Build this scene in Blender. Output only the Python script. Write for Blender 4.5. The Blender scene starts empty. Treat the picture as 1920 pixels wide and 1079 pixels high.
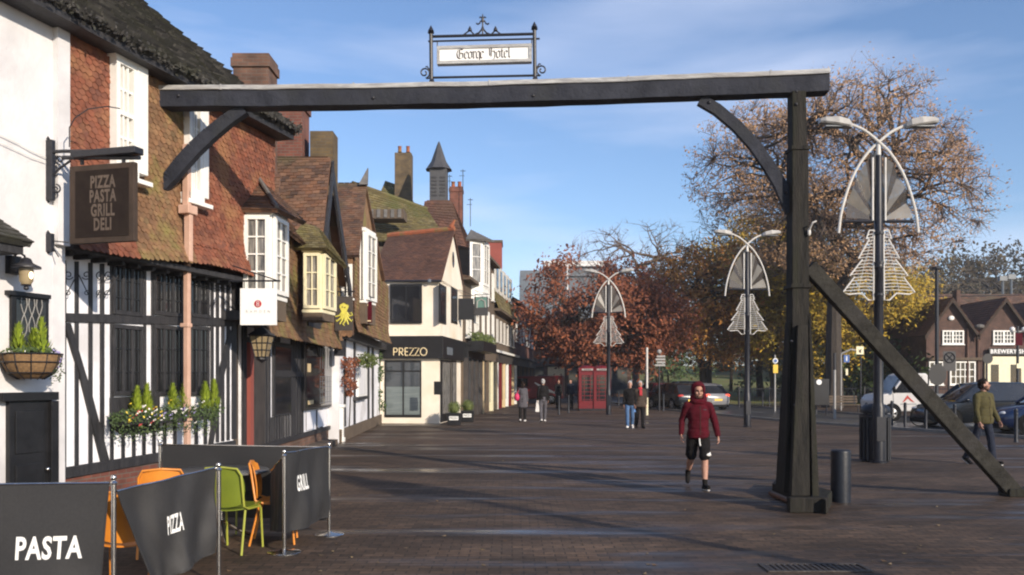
import bpy, bmesh, math, random
import numpy as np
from mathutils import Vector, Matrix, noise
R = math.radians
V = Vector
rng = random.Random(7)
scene = bpy.context.scene
COL = scene.collection
# ---------------- camera, sky, sun, exposure ----------------
FPX, CX, HY, CH = 1600.0, 960.0, 712.0, 1.72      # focal length and horizon in photo pixels, eye height
cam = bpy.data.cameras.new('camera'); camo = bpy.data.objects.new('camera', cam); COL.objects.link(camo)
camo.location = (0, 0, CH); camo.rotation_euler = (R(90), 0, 0)
cam.sensor_width = 36; cam.lens = 36*FPX/1920; cam.shift_y = (HY-539.5)/1920; cam.clip_end = 4000; cam.clip_start = .05
scene.camera = camo
SUN_A, SUN_E = R(51), R(21)
SUNL = V((-math.cos(SUN_A)*math.cos(SUN_E), math.sin(SUN_A)*math.cos(SUN_E), -math.sin(SUN_E)))
sl = bpy.data.lights.new('sun', 'SUN'); sl.energy = 5.0; sl.angle = R(.6); sl.color = (1, .87, .71)
so = bpy.data.objects.new('sun', sl); COL.objects.link(so); so.rotation_euler = SUNL.to_track_quat('-Z', 'Y').to_euler(); so.location = (20, -20, 30)
w = bpy.data.worlds.new('World'); scene.world = w; w.use_nodes = True
nt = w.node_tree; nd = nt.nodes; lk = nt.links
for n_ in list(nd): nd.remove(n_)
out = nd.new('ShaderNodeOutputWorld'); bg = nd.new('ShaderNodeBackground'); sky = nd.new('ShaderNodeTexSky')
sky.sky_type = 'NISHITA'; sky.sun_disc = False; sky.sun_elevation = SUN_E; sky.sun_rotation = R(90)+SUN_A
sky.air_density = 1.0; sky.dust_density = .25; sky.ozone_density = 2.2
bg.inputs[1].default_value = .138
# thin high cloud in the sky dome
tc = nd.new('ShaderNodeTexCoord'); mp = nd.new('ShaderNodeMapping'); mp.inputs['Rotation'].default_value = (0, R(-14), 0); mp.inputs['Scale'].default_value = (1.6, 1.2, 9)
nz = nd.new('ShaderNodeTexNoise'); nz.inputs['Scale'].default_value = 1.15; nz.inputs['Detail'].default_value = 5; nz.inputs['Roughness'].default_value = .5; nz.inputs['Distortion'].default_value = .25
cr = nd.new('ShaderNodeValToRGB'); cr.color_ramp.elements[0].position = .50; cr.color_ramp.elements[1].position = .80
cr.color_ramp.elements[0].color = (0, 0, 0, 1); cr.color_ramp.elements[1].color = (.62, .62, .62, 1)
mx = nd.new('ShaderNodeMixRGB'); mx.inputs[2].default_value = (5.6, 6.1, 7.6, 1)
tint = nd.new('ShaderNodeMixRGB'); tint.blend_type = 'MULTIPLY'; tint.inputs[0].default_value = 1; tint.inputs[2].default_value = (.94, .99, 1.12, 1)
lk.new(tc.outputs['Generated'], mp.inputs[0]); lk.new(mp.outputs[0], nz.inputs[0]); lk.new(nz.outputs[0], cr.inputs[0]); lk.new(cr.outputs[0], mx.inputs[0])
lk.new(sky.outputs[0], tint.inputs[1]); lk.new(tint.outputs[0], mx.inputs[1]); lk.new(mx.outputs[0], bg.inputs[0]); lk.new(bg.outputs[0], out.inputs[0])
vs = scene.view_settings; vs.view_transform = 'Standard'; vs.look = 'None'; vs.gamma = 1; vs.exposure = .2; vs.use_curve_mapping = False
scene.cycles.max_bounces = 6; scene.cycles.pixel_filter_type = 'BLACKMAN_HARRIS'; scene.cycles.filter_width = 2.1

# ---------------- materials ----------------
MATS = {}
def pm(name, c1, c2=None, scale=4, rough=.75, bump=0, bscale=None, metal=0, isl=None, spec=.5, stretch=(1, 1, 1), emit=None, ramp=(.35, .65), detail=5, c3=None, alpha=None, streak=None):
    """procedural Principled: noise mix of c1/c2 (and c3 by a coarser noise), per-tile colour list isl, noise bump"""
    m = bpy.data.materials.new(name); m.use_nodes = True; t = m.node_tree; N = t.nodes; L = t.links
    b = N['Principled BSDF']; b.inputs['Roughness'].default_value = rough; b.inputs['Metallic'].default_value = metal
    b.inputs['Specular IOR Level'].default_value = spec
    tc = N.new('ShaderNodeTexCoord'); mpn = N.new('ShaderNodeMapping'); mpn.inputs['Scale'].default_value = stretch; L.new(tc.outputs['Object'], mpn.inputs[0])
    def noi(s, d=detail, ro=.6):
        n = N.new('ShaderNodeTexNoise'); n.inputs['Scale'].default_value = s; n.inputs['Detail'].default_value = d; n.inputs['Roughness'].default_value = ro
        L.new(mpn.outputs[0], n.inputs[0]); return n
    def rgb(c): return (c[0], c[1], c[2], 1)
    c2 = c2 or tuple(x*.8 for x in c1)
    base = None
    if isl:
        g = N.new('ShaderNodeNewGeometry'); r = N.new('ShaderNodeValToRGB'); r.color_ramp.interpolation = 'LINEAR'
        el = r.color_ramp.elements
        while len(el) < len(isl): el.new(.5)
        for i, c in enumerate(isl): el[i].position = i/(len(isl)-1); el[i].color = rgb(c)
        L.new(g.outputs['Random Per Island'], r.inputs[0]); base = r.outputs[0]
        n = noi(scale); r2 = N.new('ShaderNodeMapRange'); r2.inputs[1].default_value = .3; r2.inputs[2].default_value = .7; r2.inputs[3].default_value = .62; r2.inputs[4].default_value = 1.15
        L.new(n.outputs[0], r2.inputs[0]); mm = N.new('ShaderNodeMixRGB'); mm.blend_type = 'MULTIPLY'; mm.inputs[0].default_value = 1
        L.new(base, mm.inputs[1]); L.new(r2.outputs[0], mm.inputs[2]); base = mm.outputs[0]
    else:
        n = noi(scale); r = N.new('ShaderNodeValToRGB'); el = r.color_ramp.elements
        el[0].position = ramp[0]; el[1].position = ramp[1]; el[0].color = rgb(c1); el[1].color = rgb(c2)
        L.new(n.outputs[0], r.inputs[0]); base = r.outputs[0]
    if c3:
        n = noi(scale*.3 if not streak else streak, 4); r = N.new('ShaderNodeValToRGB'); el = r.color_ramp.elements; el[0].position = .5; el[1].position = .64
        L.new(n.outputs[0], r.inputs[0]); mm = N.new('ShaderNodeMixRGB'); mm.inputs[2].default_value = rgb(c3)
        L.new(r.outputs[0], mm.inputs[0]); L.new(base, mm.inputs[1]); base = mm.outputs[0]
    L.new(base, b.inputs['Base Color'])
    if bump:
        n = noi(bscale or scale*3, 6); bm_ = N.new('ShaderNodeBump'); bm_.inputs['Strength'].default_value = bump; bm_.inputs['Distance'].default_value = .02
        L.new(n.outputs[0], bm_.inputs['Height']); L.new(bm_.outputs[0], b.inputs['Normal'])
    if emit:
        b.inputs['Emission Color'].default_value = rgb(emit[:3]); b.inputs['Emission Strength'].default_value = emit[3]
    if alpha is not None: b.inputs['Alpha'].default_value = alpha
    MATS[name] = m; return m
def brickmat(name, c1, c2, mortar, w=.22, h=.075, rough=.85, wallrot=True, msize=.008, bump=.5, mix3=None):
    m = bpy.data.materials.new(name); m.use_nodes = True; t = m.node_tree; N = t.nodes; L = t.links
    b = N['Principled BSDF']; b.inputs['Roughness'].default_value = rough
    tc = N.new('ShaderNodeTexCoord'); sx = N.new('ShaderNodeSeparateXYZ'); L.new(tc.outputs['Object'], sx.inputs[0])
    ad = N.new('ShaderNodeMath'); ad.operation = 'ADD'; L.new(sx.outputs[0], ad.inputs[0]); L.new(sx.outputs[1], ad.inputs[1])
    cb = N.new('ShaderNodeCombineXYZ'); L.new(ad.outputs[0], cb.inputs[0]); L.new(sx.outputs[2], cb.inputs[1])
    bt = N.new('ShaderNodeTexBrick'); bt.inputs['Scale'].default_value = 1; bt.inputs['Brick Width'].default_value = w; bt.inputs['Row Height'].default_value = h; bt.inputs['Mortar Size'].default_value = msize
    bt.inputs['Color1'].default_value = (*c1, 1); bt.inputs['Color2'].default_value = (*c2, 1); bt.inputs['Mortar'].default_value = (*mortar, 1); bt.inputs['Mortar Smooth'].default_value = .3
    L.new(cb.outputs[0], bt.inputs[0])
    n = N.new('ShaderNodeTexNoise'); n.inputs['Scale'].default_value = 2.2; n.inputs['Detail'].default_value = 7; L.new(tc.outputs['Object'], n.inputs[0])
    r2 = N.new('ShaderNodeMapRange'); r2.inputs[1].default_value = .3; r2.inputs[2].default_value = .7; r2.inputs[3].default_value = .6; r2.inputs[4].default_value = 1.2; L.new(n.outputs[0], r2.inputs[0])
    mm = N.new('ShaderNodeMixRGB'); mm.blend_type = 'MULTIPLY'; mm.inputs[0].default_value = 1; L.new(bt.outputs[0], mm.inputs[1]); L.new(r2.outputs[0], mm.inputs[2])
    L.new(mm.outputs[0], b.inputs['Base Color'])
    bp = N.new('ShaderNodeBump'); bp.inputs['Strength'].default_value = bump; bp.inputs['Distance'].default_value = .01; bp.invert = True; L.new(bt.outputs['Fac'], bp.inputs['Height']); L.new(bp.outputs[0], b.inputs['Normal'])
    MATS[name] = m; return m
M = MATS
pm('white_render', (.70, .69, .695), (.62, .61, .62), scale=2.5, rough=.9, bump=.35, bscale=14, c3=(.53, .52, .53))
pm('white_panel', (.82, .82, .85), (.70, .70, .74), scale=3, rough=.85, bump=.25, bscale=20, c3=(.58, .57, .58))
pm('white_paint', (.82, .81, .77), (.74, .73, .69), scale=6, rough=.5, bump=.1, bscale=30)
pm('cream_paint', (.78, .72, .5), (.7, .64, .43), scale=6, rough=.5, bump=.1, bscale=30)
pm('cream_render', (.80, .73, .62), (.72, .65, .54), scale=1.6, rough=.9, bump=.3, bscale=22, c3=(.68, .59, .45))
pm('black_timber', (.013, .013, .016), (.032, .031, .034), scale=5, rough=.6, bump=.7, bscale=18, stretch=(3, 3, .6))
pm('black_paint', (.009, .009, .010), (.015, .015, .017), scale=5, rough=.42, spec=.4, bump=.1)
pm('black_iron', (.012, .013, .018), (.02, .02, .026), scale=20, rough=.45, bump=.2)
pm('gantry_timber', (.014, .016, .024), (.030, .033, .045), scale=3, rough=.8, spec=.3, bump=.8, bscale=14, stretch=(1, 1, 1), c3=(.024, .026, .030))
pm('post_timber', (.009, .0085, .0075), (.027, .024, .020), scale=4, rough=.8, spec=.25, bump=1, bscale=16, stretch=(4, 4, .5), c3=(.020, .020, .013))
pm('strut_timber', (.014, .013, .011), (.032, .030, .025), scale=4, rough=.8, spec=.25, bump=1, bscale=12, stretch=(1, 4, 1), c3=(.03, .028, .026))
pm('lead', (.28, .28, .285), (.44, .44, .43), scale=7, rough=.6, bump=.5, bscale=30, stretch=(.5, 2, 3), c3=(.30, .29, .28), ramp=(.4, .6))
TR = [(.20, .064, .034), (.245, .080, .042), (.17, .058, .035), (.26, .10, .055), (.215, .072, .038), (.15, .058, .038)]
pm('hung_tile_red', None or TR[0], isl=TR, scale=5, rough=.85, bump=.3, bscale=40, c3=(.26, .12, .055))
pm('hung_tile_brown', TR[0], isl=[(.19, .10, .050), (.24, .125, .06), (.165, .09, .048), (.27, .155, .075), (.21, .11, .055), (.18, .115, .055)], scale=5, rough=.85, bump=.3, bscale=40, c3=(.20, .16, .05))
pm('roof_slate_mossy', (.1, .1, .1), isl=[(.025, .023, .022), (.050, .047, .044), (.03, .03, .025), (.085, .08, .072), (.022, .02, .02), (.042, .043, .032)], scale=3, rough=.9, bump=.6, bscale=20, c3=(.038, .038, .022))
pm('roof_tile_brown', (.1, .1, .1), isl=[(.11, .055, .035), (.18, .085, .045), (.08, .045, .032), (.14, .08, .05), (.21, .11, .065), (.10, .06, .045)], scale=1.5, rough=.88, bump=.3, bscale=30, c3=(.10, .075, .04))
pm('roof_tile_dark', (.1, .1, .1), isl=[(.13, .06, .038), (.10, .048, .034), (.085, .042, .03), (.12, .055, .036), (.15, .07, .042)], scale=1.0, rough=.85, bump=.3, bscale=30, c3=(.095, .052, .034))
pm('roof_tile_mossy', (.1, .1, .1), isl=[(.13, .10, .04), (.19, .15, .06), (.10, .08, .04), (.16, .13, .045), (.20, .17, .09)], scale=1.5, rough=.9, bump=.4, bscale=30, c3=(.10, .10, .03))
pm('ridge_red', (.36, .10, .04), (.24, .08, .04), scale=5, rough=.85, bump=.4, c3=(.18, .14, .05))
brickmat('brick_red', (.20, .065, .042), (.14, .048, .035), (.14, .11, .09), w=.2, h=.07)
brickmat('brick_brown', (.17, .085, .055), (.11, .06, .042), (.13, .10, .08))
brickmat('brick_yellow', (.14, .095, .045), (.10, .07, .04), (.11, .09, .06))
brickmat('brick_pub', (.105, .052, .038), (.08, .042, .032), (.09, .07, .058), bump=.3)
pm('turret_lead', (.045, .045, .05), (.065, .065, .068), scale=6, rough=.6, bump=.3)
pm('salmon_pipe', (.50, .31, .23), (.58, .38, .29), scale=5, rough=.6, bump=.2)
pm('lead_flash', (.16, .15, .14), (.09, .085, .08), scale=6, rough=.7, bump=.3)
pm('pane_dark', (.012, .013, .016), (.022, .023, .026), scale=2, rough=.06, bump=.03, bscale=2, spec=.7)
pm('pane_curtain', (.30, .28, .25), (.08, .08, .08), scale=9, rough=.12, stretch=(2, 2, .3), spec=.6)
pm('pane_shop', (.03, .035, .042), (.06, .07, .08), scale=1.2, rough=.05, bump=.02, spec=.8)
pm('pane_reflection', (.16, .19, .19), (.11, .135, .14), scale=2.5, rough=.12, stretch=(.4, .4, 6), spec=.7)  # pale teal reflection painted into the glass colour
pm('steel', (.62, .60, .57), (.5, .49, .47), scale=8, rough=.22, metal=1)
pm('banner_cloth', (.019, .019, .020), (.026, .025, .026), scale=60, rough=.65, bump=.15, bscale=200)
pm('lettering_white', (.82, .82, .80), (.76, .76, .74), scale=6, rough=.6)
pm('lettering_faded', (.115, .082, .062), (.075, .056, .044), scale=18, rough=.7)
pm('lettering_gold', (.75, .62, .38), (.7, .58, .36), scale=6, rough=.5)
pm('sign_board', (.015, .010, .009), (.022, .016, .013), scale=5, rough=.8, spec=.15, bump=.1)
pm('sign_edge', (.060, .042, .033), (.042, .031, .025), scale=5, rough=.8, spec=.2, bump=.1)
pm('plastic_orange', (.66, .24, .03), (.58, .20, .025), scale=5, rough=.4)
pm('plastic_green', (.17, .21, .02), (.14, .18, .02), scale=5, rough=.4)
pm('metal_lime', (.34, .36, .06), (.30, .32, .05), scale=5, rough=.35)
pm('table_top', (.12, .12, .12), (.09, .09, .09), scale=5, rough=.35)
pm('foliage_conifer', (.2, .3, .02), isl=[(.20, .28, .02), (.32, .42, .03), (.14, .20, .02), (.40, .48, .05)], scale=6, rough=.7)
pm('foliage_dark', (.05, .08, .02), isl=[(.03, .055, .015), (.06, .10, .025), (.04, .07, .02), (.09, .13, .03)], scale=6, rough=.7)
pm('foliage_box', (.05, .08, .02), isl=[(.05, .075, .02), (.10, .13, .03), (.07, .10, .02), (.13, .15, .04)], scale=6, rough=.7)
pm('flower_yellow', (.8, .62, .05), (.7, .5, .04), rough=.6)
pm('flower_white', (.8, .78, .74), (.7, .66, .65), rough=.6)
pm('flower_purple', (.22, .18, .42), (.3, .25, .5), rough=.6)
pm('flower_red', (.5, .07, .05), (.4, .05, .05), rough=.6)
pm('basket_coir', (.30, .18, .08), (.2, .12, .06), scale=25, rough=.9, bump=.8)
pm('bark', (.028, .022, .018), (.055, .044, .034), scale=6, rough=.9, bump=.8, bscale=10, stretch=(2, 2, .5))
pm('bark_twig', (.12, .088, .07), (.17, .125, .10), scale=3, rough=.9)
pm('bark_pale', (.10, .085, .072), (.17, .145, .12), scale=6, rough=.9, bump=.5)
pm('leaf_rust', (.1, .1, .1), isl=[(.14, .040, .020), (.23, .068, .028), (.095, .03, .018), (.30, .10, .04), (.18, .052, .023)], scale=1, rough=.7)
pm('leaf_rust_orange', (.1, .1, .1), isl=[(.38, .15, .032), (.52, .23, .045), (.27, .10, .025), (.58, .29, .06), (.36, .19, .04)], scale=1, rough=.7)
pm('leaf_gold', (.1, .1, .1), isl=[(.40, .25, .02), (.58, .38, .03), (.28, .19, .02), (.44, .33, .04), (.26, .20, .03)], scale=1, rough=.7)
pm('leaf_olive', (.1, .1, .1), isl=[(.36, .24, .045), (.50, .34, .05), (.26, .18, .04), (.46, .25, .045), (.30, .24, .05)], scale=1, rough=.7)
pm('leaf_brown', (.1, .1, .1), isl=[(.34, .20, .10), (.44, .27, .14), (.38, .22, .11), (.26, .15, .08)], scale=1, rough=.7)
pm('leaf_far', (.1, .1, .1), isl=[(.07, .055, .03), (.12, .085, .045), (.05, .05, .03), (.10, .075, .05)], scale=1, rough=.8)
pm('lamp_navy', (.008, .009, .014), (.013, .014, .021), scale=8, rough=.42, spec=.4, bump=.1)
pm('lamp_white', (.62, .60, .55), (.5, .48, .45), scale=8, rough=.45)
pm('lamp_head', (.36, .35, .33), (.28, .27, .26), scale=8, rough=.5)
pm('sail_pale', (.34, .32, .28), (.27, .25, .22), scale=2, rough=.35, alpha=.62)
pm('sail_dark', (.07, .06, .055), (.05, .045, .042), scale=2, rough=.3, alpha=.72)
pm('rope_light', (.70, .68, .64), (.60, .58, .54), scale=8, rough=.5)
pm('bollard_paint', (.007, .009, .015), (.012, .015, .023), scale=9, rough=.45, spec=.4, bump=.15)
pm('phone_red', (.15, .006, .010), (.12, .005, .008), scale=6, rough=.4)
pm('skin', (.44, .24, .17), (.38, .20, .145), scale=20, rough=.55)
pm('hair_dark', (.010, .006, .005), (.02, .013, .010), scale=40, rough=.8, bump=.5, spec=.15)
pm('hair_grey', (.3, .29, .28), (.4, .39, .38), scale=40, rough=.6, bump=.5)
pm('beard_ginger', (.11, .05, .028), (.07, .035, .022), scale=60, rough=.7, bump=.6)
pm('cloth_maroon', (.078, .007, .014), (.056, .006, .011), scale=14, rough=.95, spec=.12, bump=.3, bscale=60)
pm('cloth_black', (.010, .009, .010), (.016, .015, .015), scale=14, rough=.95, spec=.12, bump=.3, bscale=60)
pm('cloth_olive', (.085, .074, .034), (.065, .058, .028), scale=14, rough=.95, spec=.12, bump=.3, bscale=60)
pm('cloth_navy', (.018, .022, .035), (.028, .033, .05), scale=14, rough=.95, spec=.12, bump=.3, bscale=60)
pm('cloth_denim', (.06, .12, .24), (.09, .16, .30), scale=14, rough=.95, spec=.12, bump=.3, bscale=60)
pm('cloth_grey', (.075, .07, .08), (.10, .095, .105), scale=14, rough=.95, spec=.12, bump=.3)
pm('cloth_brown', (.05, .038, .03), (.07, .052, .042), scale=14, rough=.95, spec=.12, bump=.3)
pm('cloth_white', (.7, .68, .66), (.6, .58, .56), scale=14, rough=.8)
pm('cloth_red', (.42, .02, .03), (.34, .02, .03), scale=14, rough=.8)
pm('bag_pink', (.6, .03, .12), (.5, .03, .1), scale=14, rough=.6)
pm('bag_blue', (.10, .25, .55), (.08, .2, .5), scale=14, rough=.6)
pm('rubber', (.007, .007, .007), (.012, .012, .012), scale=14, rough=.9, spec=.15)
pm('car_navy', (.006, .014, .050), (.007, .016, .056), rough=.16, spec=.8)
pm('car_black', (.008, .010, .012), (.010, .012, .015), rough=.18, spec=.8)
pm('car_maroon', (.12, .012, .02), (.1, .01, .018), rough=.2, spec=.7)
pm('car_pale', (.20, .20, .21), (.17, .17, .18), rough=.25, spec=.6)
pm('car_white', (.60, .585, .57), (.54, .525, .51), scale=3, rough=.3)
pm('car_silver', (.5, .5, .5), (.45, .45, .45), rough=.25, metal=.4)
pm('lamp_red_lit', (.6, .03, .02), (.6, .03, .02), rough=.3, emit=(1, .10, .04, 1.5))
pm('headlight', (.6, .6, .6), (.5, .5, .5), rough=.1)
pm('logo_red', (.45, .03, .02), (.4, .03, .02), rough=.5)
pm('bulb_warm', (.8, .7, .5), (.8, .7, .5), rough=.3, emit=(1, .75, .45, 2.5))
pm('lantern_glass', (.34, .27, .16), (.26, .2, .12), scale=6, rough=.25)
pm('sign_green', (.07, .16, .13), (.10, .2, .17), scale=8, rough=.5)
pm('sign_blue', (.03, .10, .32), (.03, .09, .28), rough=.5)
pm('sign_yellow', (.75, .5, .05), (.7, .45, .05), rough=.5)
pm('sign_grey', (.035, .034, .036), (.028, .027, .029), rough=.6)
pm('octopus_yellow', (.62, .58, .10), (.55, .5, .08), scale=6, rough=.6)
pm('shop_yellow', (.65, .5, .28), (.55, .42, .24), scale=4, rough=.8)
pm('shop_dark', (.035, .03, .028), (.06, .05, .045), scale=3, rough=.6, bump=.3)
pm('stone_dark', (.12, .088, .06), (.085, .062, .044), scale=3, rough=.9, bump=.5)
pm('concrete_white', (.72, .71, .70), (.62, .61, .60), scale=2, rough=.7)
pm('far_grey', (.14, .16, .18), (.11, .125, .145), scale=2, rough=.4)
pm('tower_red', (.30, .075, .055), (.24, .06, .045), scale=1, rough=.9)
pm('step_stone', (.12, .085, .06), (.08, .06, .045), scale=4, rough=.85, bump=.5)
pm('drain_iron', (.03, .025, .022), (.05, .04, .035), scale=12, rough=.5, bump=.5)
pm('fallen_leaf', (.1, .1, .1), isl=[(.16, .10, .05), (.12, .07, .035), (.22, .16, .08), (.09, .06, .035)], rough=.7)

# ---------------- mesh builder ----------------
class MB:
    def __init__(s): s.v = []; s.f = []
    def add(s, vs, fs):
        o = len(s.v); s.v += [tuple(p) for p in vs]; s.f += [tuple(i+o for i in f) for f in fs]
    def hexa(s, p):      # 8 points: bottom 4 (ccw), top 4
        s.add(p, [(3, 2, 1, 0), (4, 5, 6, 7), (0, 1, 5, 4), (1, 2, 6, 5), (2, 3, 7, 6), (3, 0, 4, 7)])
    def box(s, x0, x1, y0, y1, z0, z1):
        s.hexa([(x0, y0, z0), (x1, y0, z0), (x1, y1, z0), (x0, y1, z0), (x0, y0, z1), (x1, y0, z1), (x1, y1, z1), (x0, y1, z1)])
    def prism(s, a, b):  # two matching loops
        n = len(a); s.add(list(a)+list(b), [tuple(range(n))[::-1], tuple(range(n, 2*n))]+[(i, (i+1) % n, (i+1) % n+n, i+n) for i in range(n)])
    def ext(s, pts, d):
        d = V(d); s.prism([V(p) for p in pts], [V(p)+d for p in pts])
    def tube(s, pts, r, k=8, caps=True, flat=None):
        pts = [V(p) for p in pts]; n = len(pts); rs = r if isinstance(r, (list, tuple)) else [r]*n
        t0 = (pts[1]-pts[0]).normalized(); a = V((0, 0, 1)) if abs(t0.z) < .9 else V((1, 0, 0)); x = t0.cross(a).normalized()
        o = len(s.v)
        for i, p in enumerate(pts):
            t = (pts[min(i+1, n-1)]-pts[max(i-1, 0)])
            t = t.normalized() if t.length > 1e-9 else t0
            x = (x-t*x.dot(t)); x = x.normalized() if x.length > 1e-6 else t.orthogonal().normalized(); y = t.cross(x)
            for j in range(k):
                an = 2*math.pi*j/k; s.v.append(tuple(p+(x*math.cos(an)+y*math.sin(an))*rs[i]))
        for i in range(n-1):
            for j in range(k):
                s.f.append((o+i*k+j, o+i*k+(j+1) % k, o+(i+1)*k+(j+1) % k, o+(i+1)*k+j))
        if caps: s.f.append(tuple(o+j for j in range(k))[::-1]); s.f.append(tuple(o+(n-1)*k+j for j in range(k)))
    def lathe(s, c, prof, k=16):  # prof: (r,z)
        c = V(c); o = len(s.v); n = len(prof)
        for r, z in prof:
            for j in range(k):
                an = 2*math.pi*j/k; s.v.append((c.x+r*math.cos(an), c.y+r*math.sin(an), c.z+z))
        for i in range(n-1):
            for j in range(k): s.f.append((o+i*k+j, o+i*k+(j+1) % k, o+(i+1)*k+(j+1) % k, o+(i+1)*k+j))
        s.f.append(tuple(o+j for j in range(k))[::-1]); s.f.append(tuple(o+(n-1)*k+j for j in range(k)))
    def sphere(s, c, r, k=10, m=7, sc=(1, 1, 1)):
        c = V(c); pr = []
        o = len(s.v)
        for i in range(1, m):
            th = math.pi*i/m
            for j in range(k):
                an = 2*math.pi*j/k; s.v.append((c.x+r*sc[0]*math.sin(th)*math.cos(an), c.y+r*sc[1]*math.sin(th)*math.sin(an), c.z-r*sc[2]*math.cos(th)))
        bot = len(s.v); s.v.append((c.x, c.y, c.z-r*sc[2])); s.v.append((c.x, c.y, c.z+r*sc[2]))
        for i in range(m-2):
            for j in range(k): s.f.append((o+i*k+j, o+i*k+(j+1) % k, o+(i+1)*k+(j+1) % k, o+(i+1)*k+j))
        for j in range(k):
            s.f.append((bot, o+(j+1) % k, o+j)); s.f.append((bot+1, o+(m-2)*k+j, o+(m-2)*k+(j+1) % k))
    def quad(s, a, b, c, d): s.add([a, b, c, d], [(0, 1, 2, 3)])
    def leaf(s, p, sz, rg):
        d = V((rg.gauss(0, 1), rg.gauss(0, 1), rg.gauss(0, 1))).normalized(); e = d.orthogonal().normalized()*sz*rg.uniform(.3, .6); d = d*sz*rg.uniform(.6, 1)
        s.add([p-d, p+e, p+d, p-e], [(0, 1, 2, 3)])
    def build(s, name, mat, parent=None, loc=None, smooth=False, bevel=0, solid=None):
        me = bpy.data.meshes.new(name); pl = V((0, 0, 0)); q = parent
        while q is not None: pl = pl+q.location; q = q.parent
        if loc is None:
            if parent is None:
                a = np.array(s.v); loc = V(((a[:, 0].min()+a[:, 0].max())/2, (a[:, 1].min()+a[:, 1].max())/2, a[:, 2].min()))
            else: loc = pl
        loc = V(loc)
        a = np.array(s.v, dtype=float)-np.array(loc)
        me.from_pydata(a.tolist(), [], s.f); me.update()
        if smooth: me.polygons.foreach_set('use_smooth', [True]*len(me.polygons))
        if mat: me.materials.append(M[mat] if isinstance(mat, str) else mat)
        o = bpy.data.objects.new(name, me); COL.objects.link(o)
        if parent is not None: o.parent = parent; o.location = loc-pl
        else: o.location = loc
        if smooth:
            try:
                me.polygons.foreach_set('use_smooth', [True]*len(me.polygons)); me.set_sharp_from_angle(angle=R(40))
            except Exception: pass
        if bevel:
            b = o.modifiers.new('bevel', 'BEVEL'); b.width = bevel; b.segments = 2; b.limit_method = 'ANGLE'
        if solid:
            b = o.modifiers.new('solid', 'SOLIDIFY'); b.thickness = solid
        return o
def thing(name, label, cat, loc=(0, 0, 0), group=None, rz=0, kind=None):
    o = bpy.data.objects.new(name, None); COL.objects.link(o); o.location = loc; o.rotation_euler = (0, 0, rz); o.empty_display_size = .2
    o['label'] = label; o['category'] = cat
    if group: o['group'] = group
    return o
def tag(o, label=None, cat=None, group=None, kind=None):
    if label: o['label'] = label
    if cat: o['category'] = cat
    if group: o['group'] = group
    if kind: o['kind'] = kind
    return o
def copy_tree(o, parent=None):
    c = o.copy(); COL.objects.link(c); c.parent = parent
    for ch in [x for x in CH_OF(o)]: copy_tree(ch, c)
    return c
def CH_OF(o): return list(o.children)
def S(x, y, Y):     # photo pixel at depth Y
    return V(((x-CX)/FPX*Y, Y, CH+(HY-y)/FPX*Y))
def G(x, y):        # photo pixel on the ground
    Y = FPX*CH/(y-HY); return V(((x-CX)/FPX*Y, Y, 0))
class Fr:           # a facade: runs from P to Q left to right, n points to the street
    def __init__(s, P, Q):
        s.P = V((P[0], P[1], 0)); d = V((Q[0]-P[0], Q[1]-P[1], 0)); s.L = d.length; s.u = d.normalized(); s.n = V((s.u.y, -s.u.x, 0))
    def w(s, u, z, n=0): p = s.P+s.u*u+s.n*n; return V((p.x, p.y, z))
    def px(s, x, y, n=0):
        d = V(((x-CX)/FPX, 1, 0)); P = s.P+s.n*n; t = P.dot(s.n)/d.dot(s.n)
        return (d*t-P).dot(s.u), CH+(HY-y)/FPX*t
    def box(s, mb, u0, u1, z0, z1, n0, n1):
        w = s.w; mb.hexa([w(u0, z0, n1), w(u1, z0, n1), w(u1, z0, n0), w(u0, z0, n0), w(u0, z1, n1), w(u1, z1, n1), w(u1, z1, n0), w(u0, z1, n0)])
    def poly(s, mb, uz, n0, n1): mb.prism([s.w(u, z, n1) for u, z in uz], [s.w(u, z, n0) for u, z in uz])
    def pxpoly(s, mb, xy, n0, n1): s.poly(mb, [s.px(x, y, n1) for x, y in xy], n0, n1)
    def pxbox(s, mb, x0, x1, y0, y1, n0, n1):   # y at the middle of the box
        xm = (x0+x1)/2; u0 = s.px(x0, y0, n1)[0]; u1 = s.px(x1, y0, n1)[0]; z1 = s.px(xm, y0, n1)[1]; z0 = s.px(xm, y1, n1)[1]
        s.box(mb, u0, u1, z0, z1, n0, n1); return u0, u1, z0, z1
def tiles(mb, f, ns, nt, thick=.02, lap=.25, jit=.15, clip=None, shape=0, rg=rng):
    """courses of separate overlapping tiles on the surface f(s,t), s along, t up"""
    for j in range(nt):
        off = .5*(j % 2)
        for i in range(-1, ns):
            s0 = (i+off+.03)/ns; s1 = (i+1+off-.03)/ns
            if s1 <= 0.001 or s0 >= .999: continue
            s0 = max(0, s0); s1 = min(1, s1); sm = (s0+s1)/2
            t0 = (j-jit*rg.random())/nt; t1 = (j+1+lap)/nt
            if clip and not clip(sm, (j+.5)/nt): continue
            a = f(s0, t0); b = f(s1, t0); c = f(s1, t1); d = f(s0, t1)
            n = (b-a).cross(d-a)
            if n.length < 1e-9: continue
            n.normalize(); h = thick*(1+jit*2*rg.random()); h2 = h*rg.uniform(.7, 1.3)
            a2 = a+n*h; b2 = b+n*h2
            if shape:
                m = f(sm, t0-.35/nt)+n*h
                mb.add([a2, m, b2, c+n*.004, d+n*.004, a, b], [(0, 1, 2, 3, 4), (5, 1, 0), (6, 2, 1)])
            else:
                mb.add([a2, b2, c+n*.004, d+n*.004, a, b], [(0, 1, 2, 3), (4, 5, 1, 0), (4, 0, 3), (1, 5, 2)])
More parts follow.
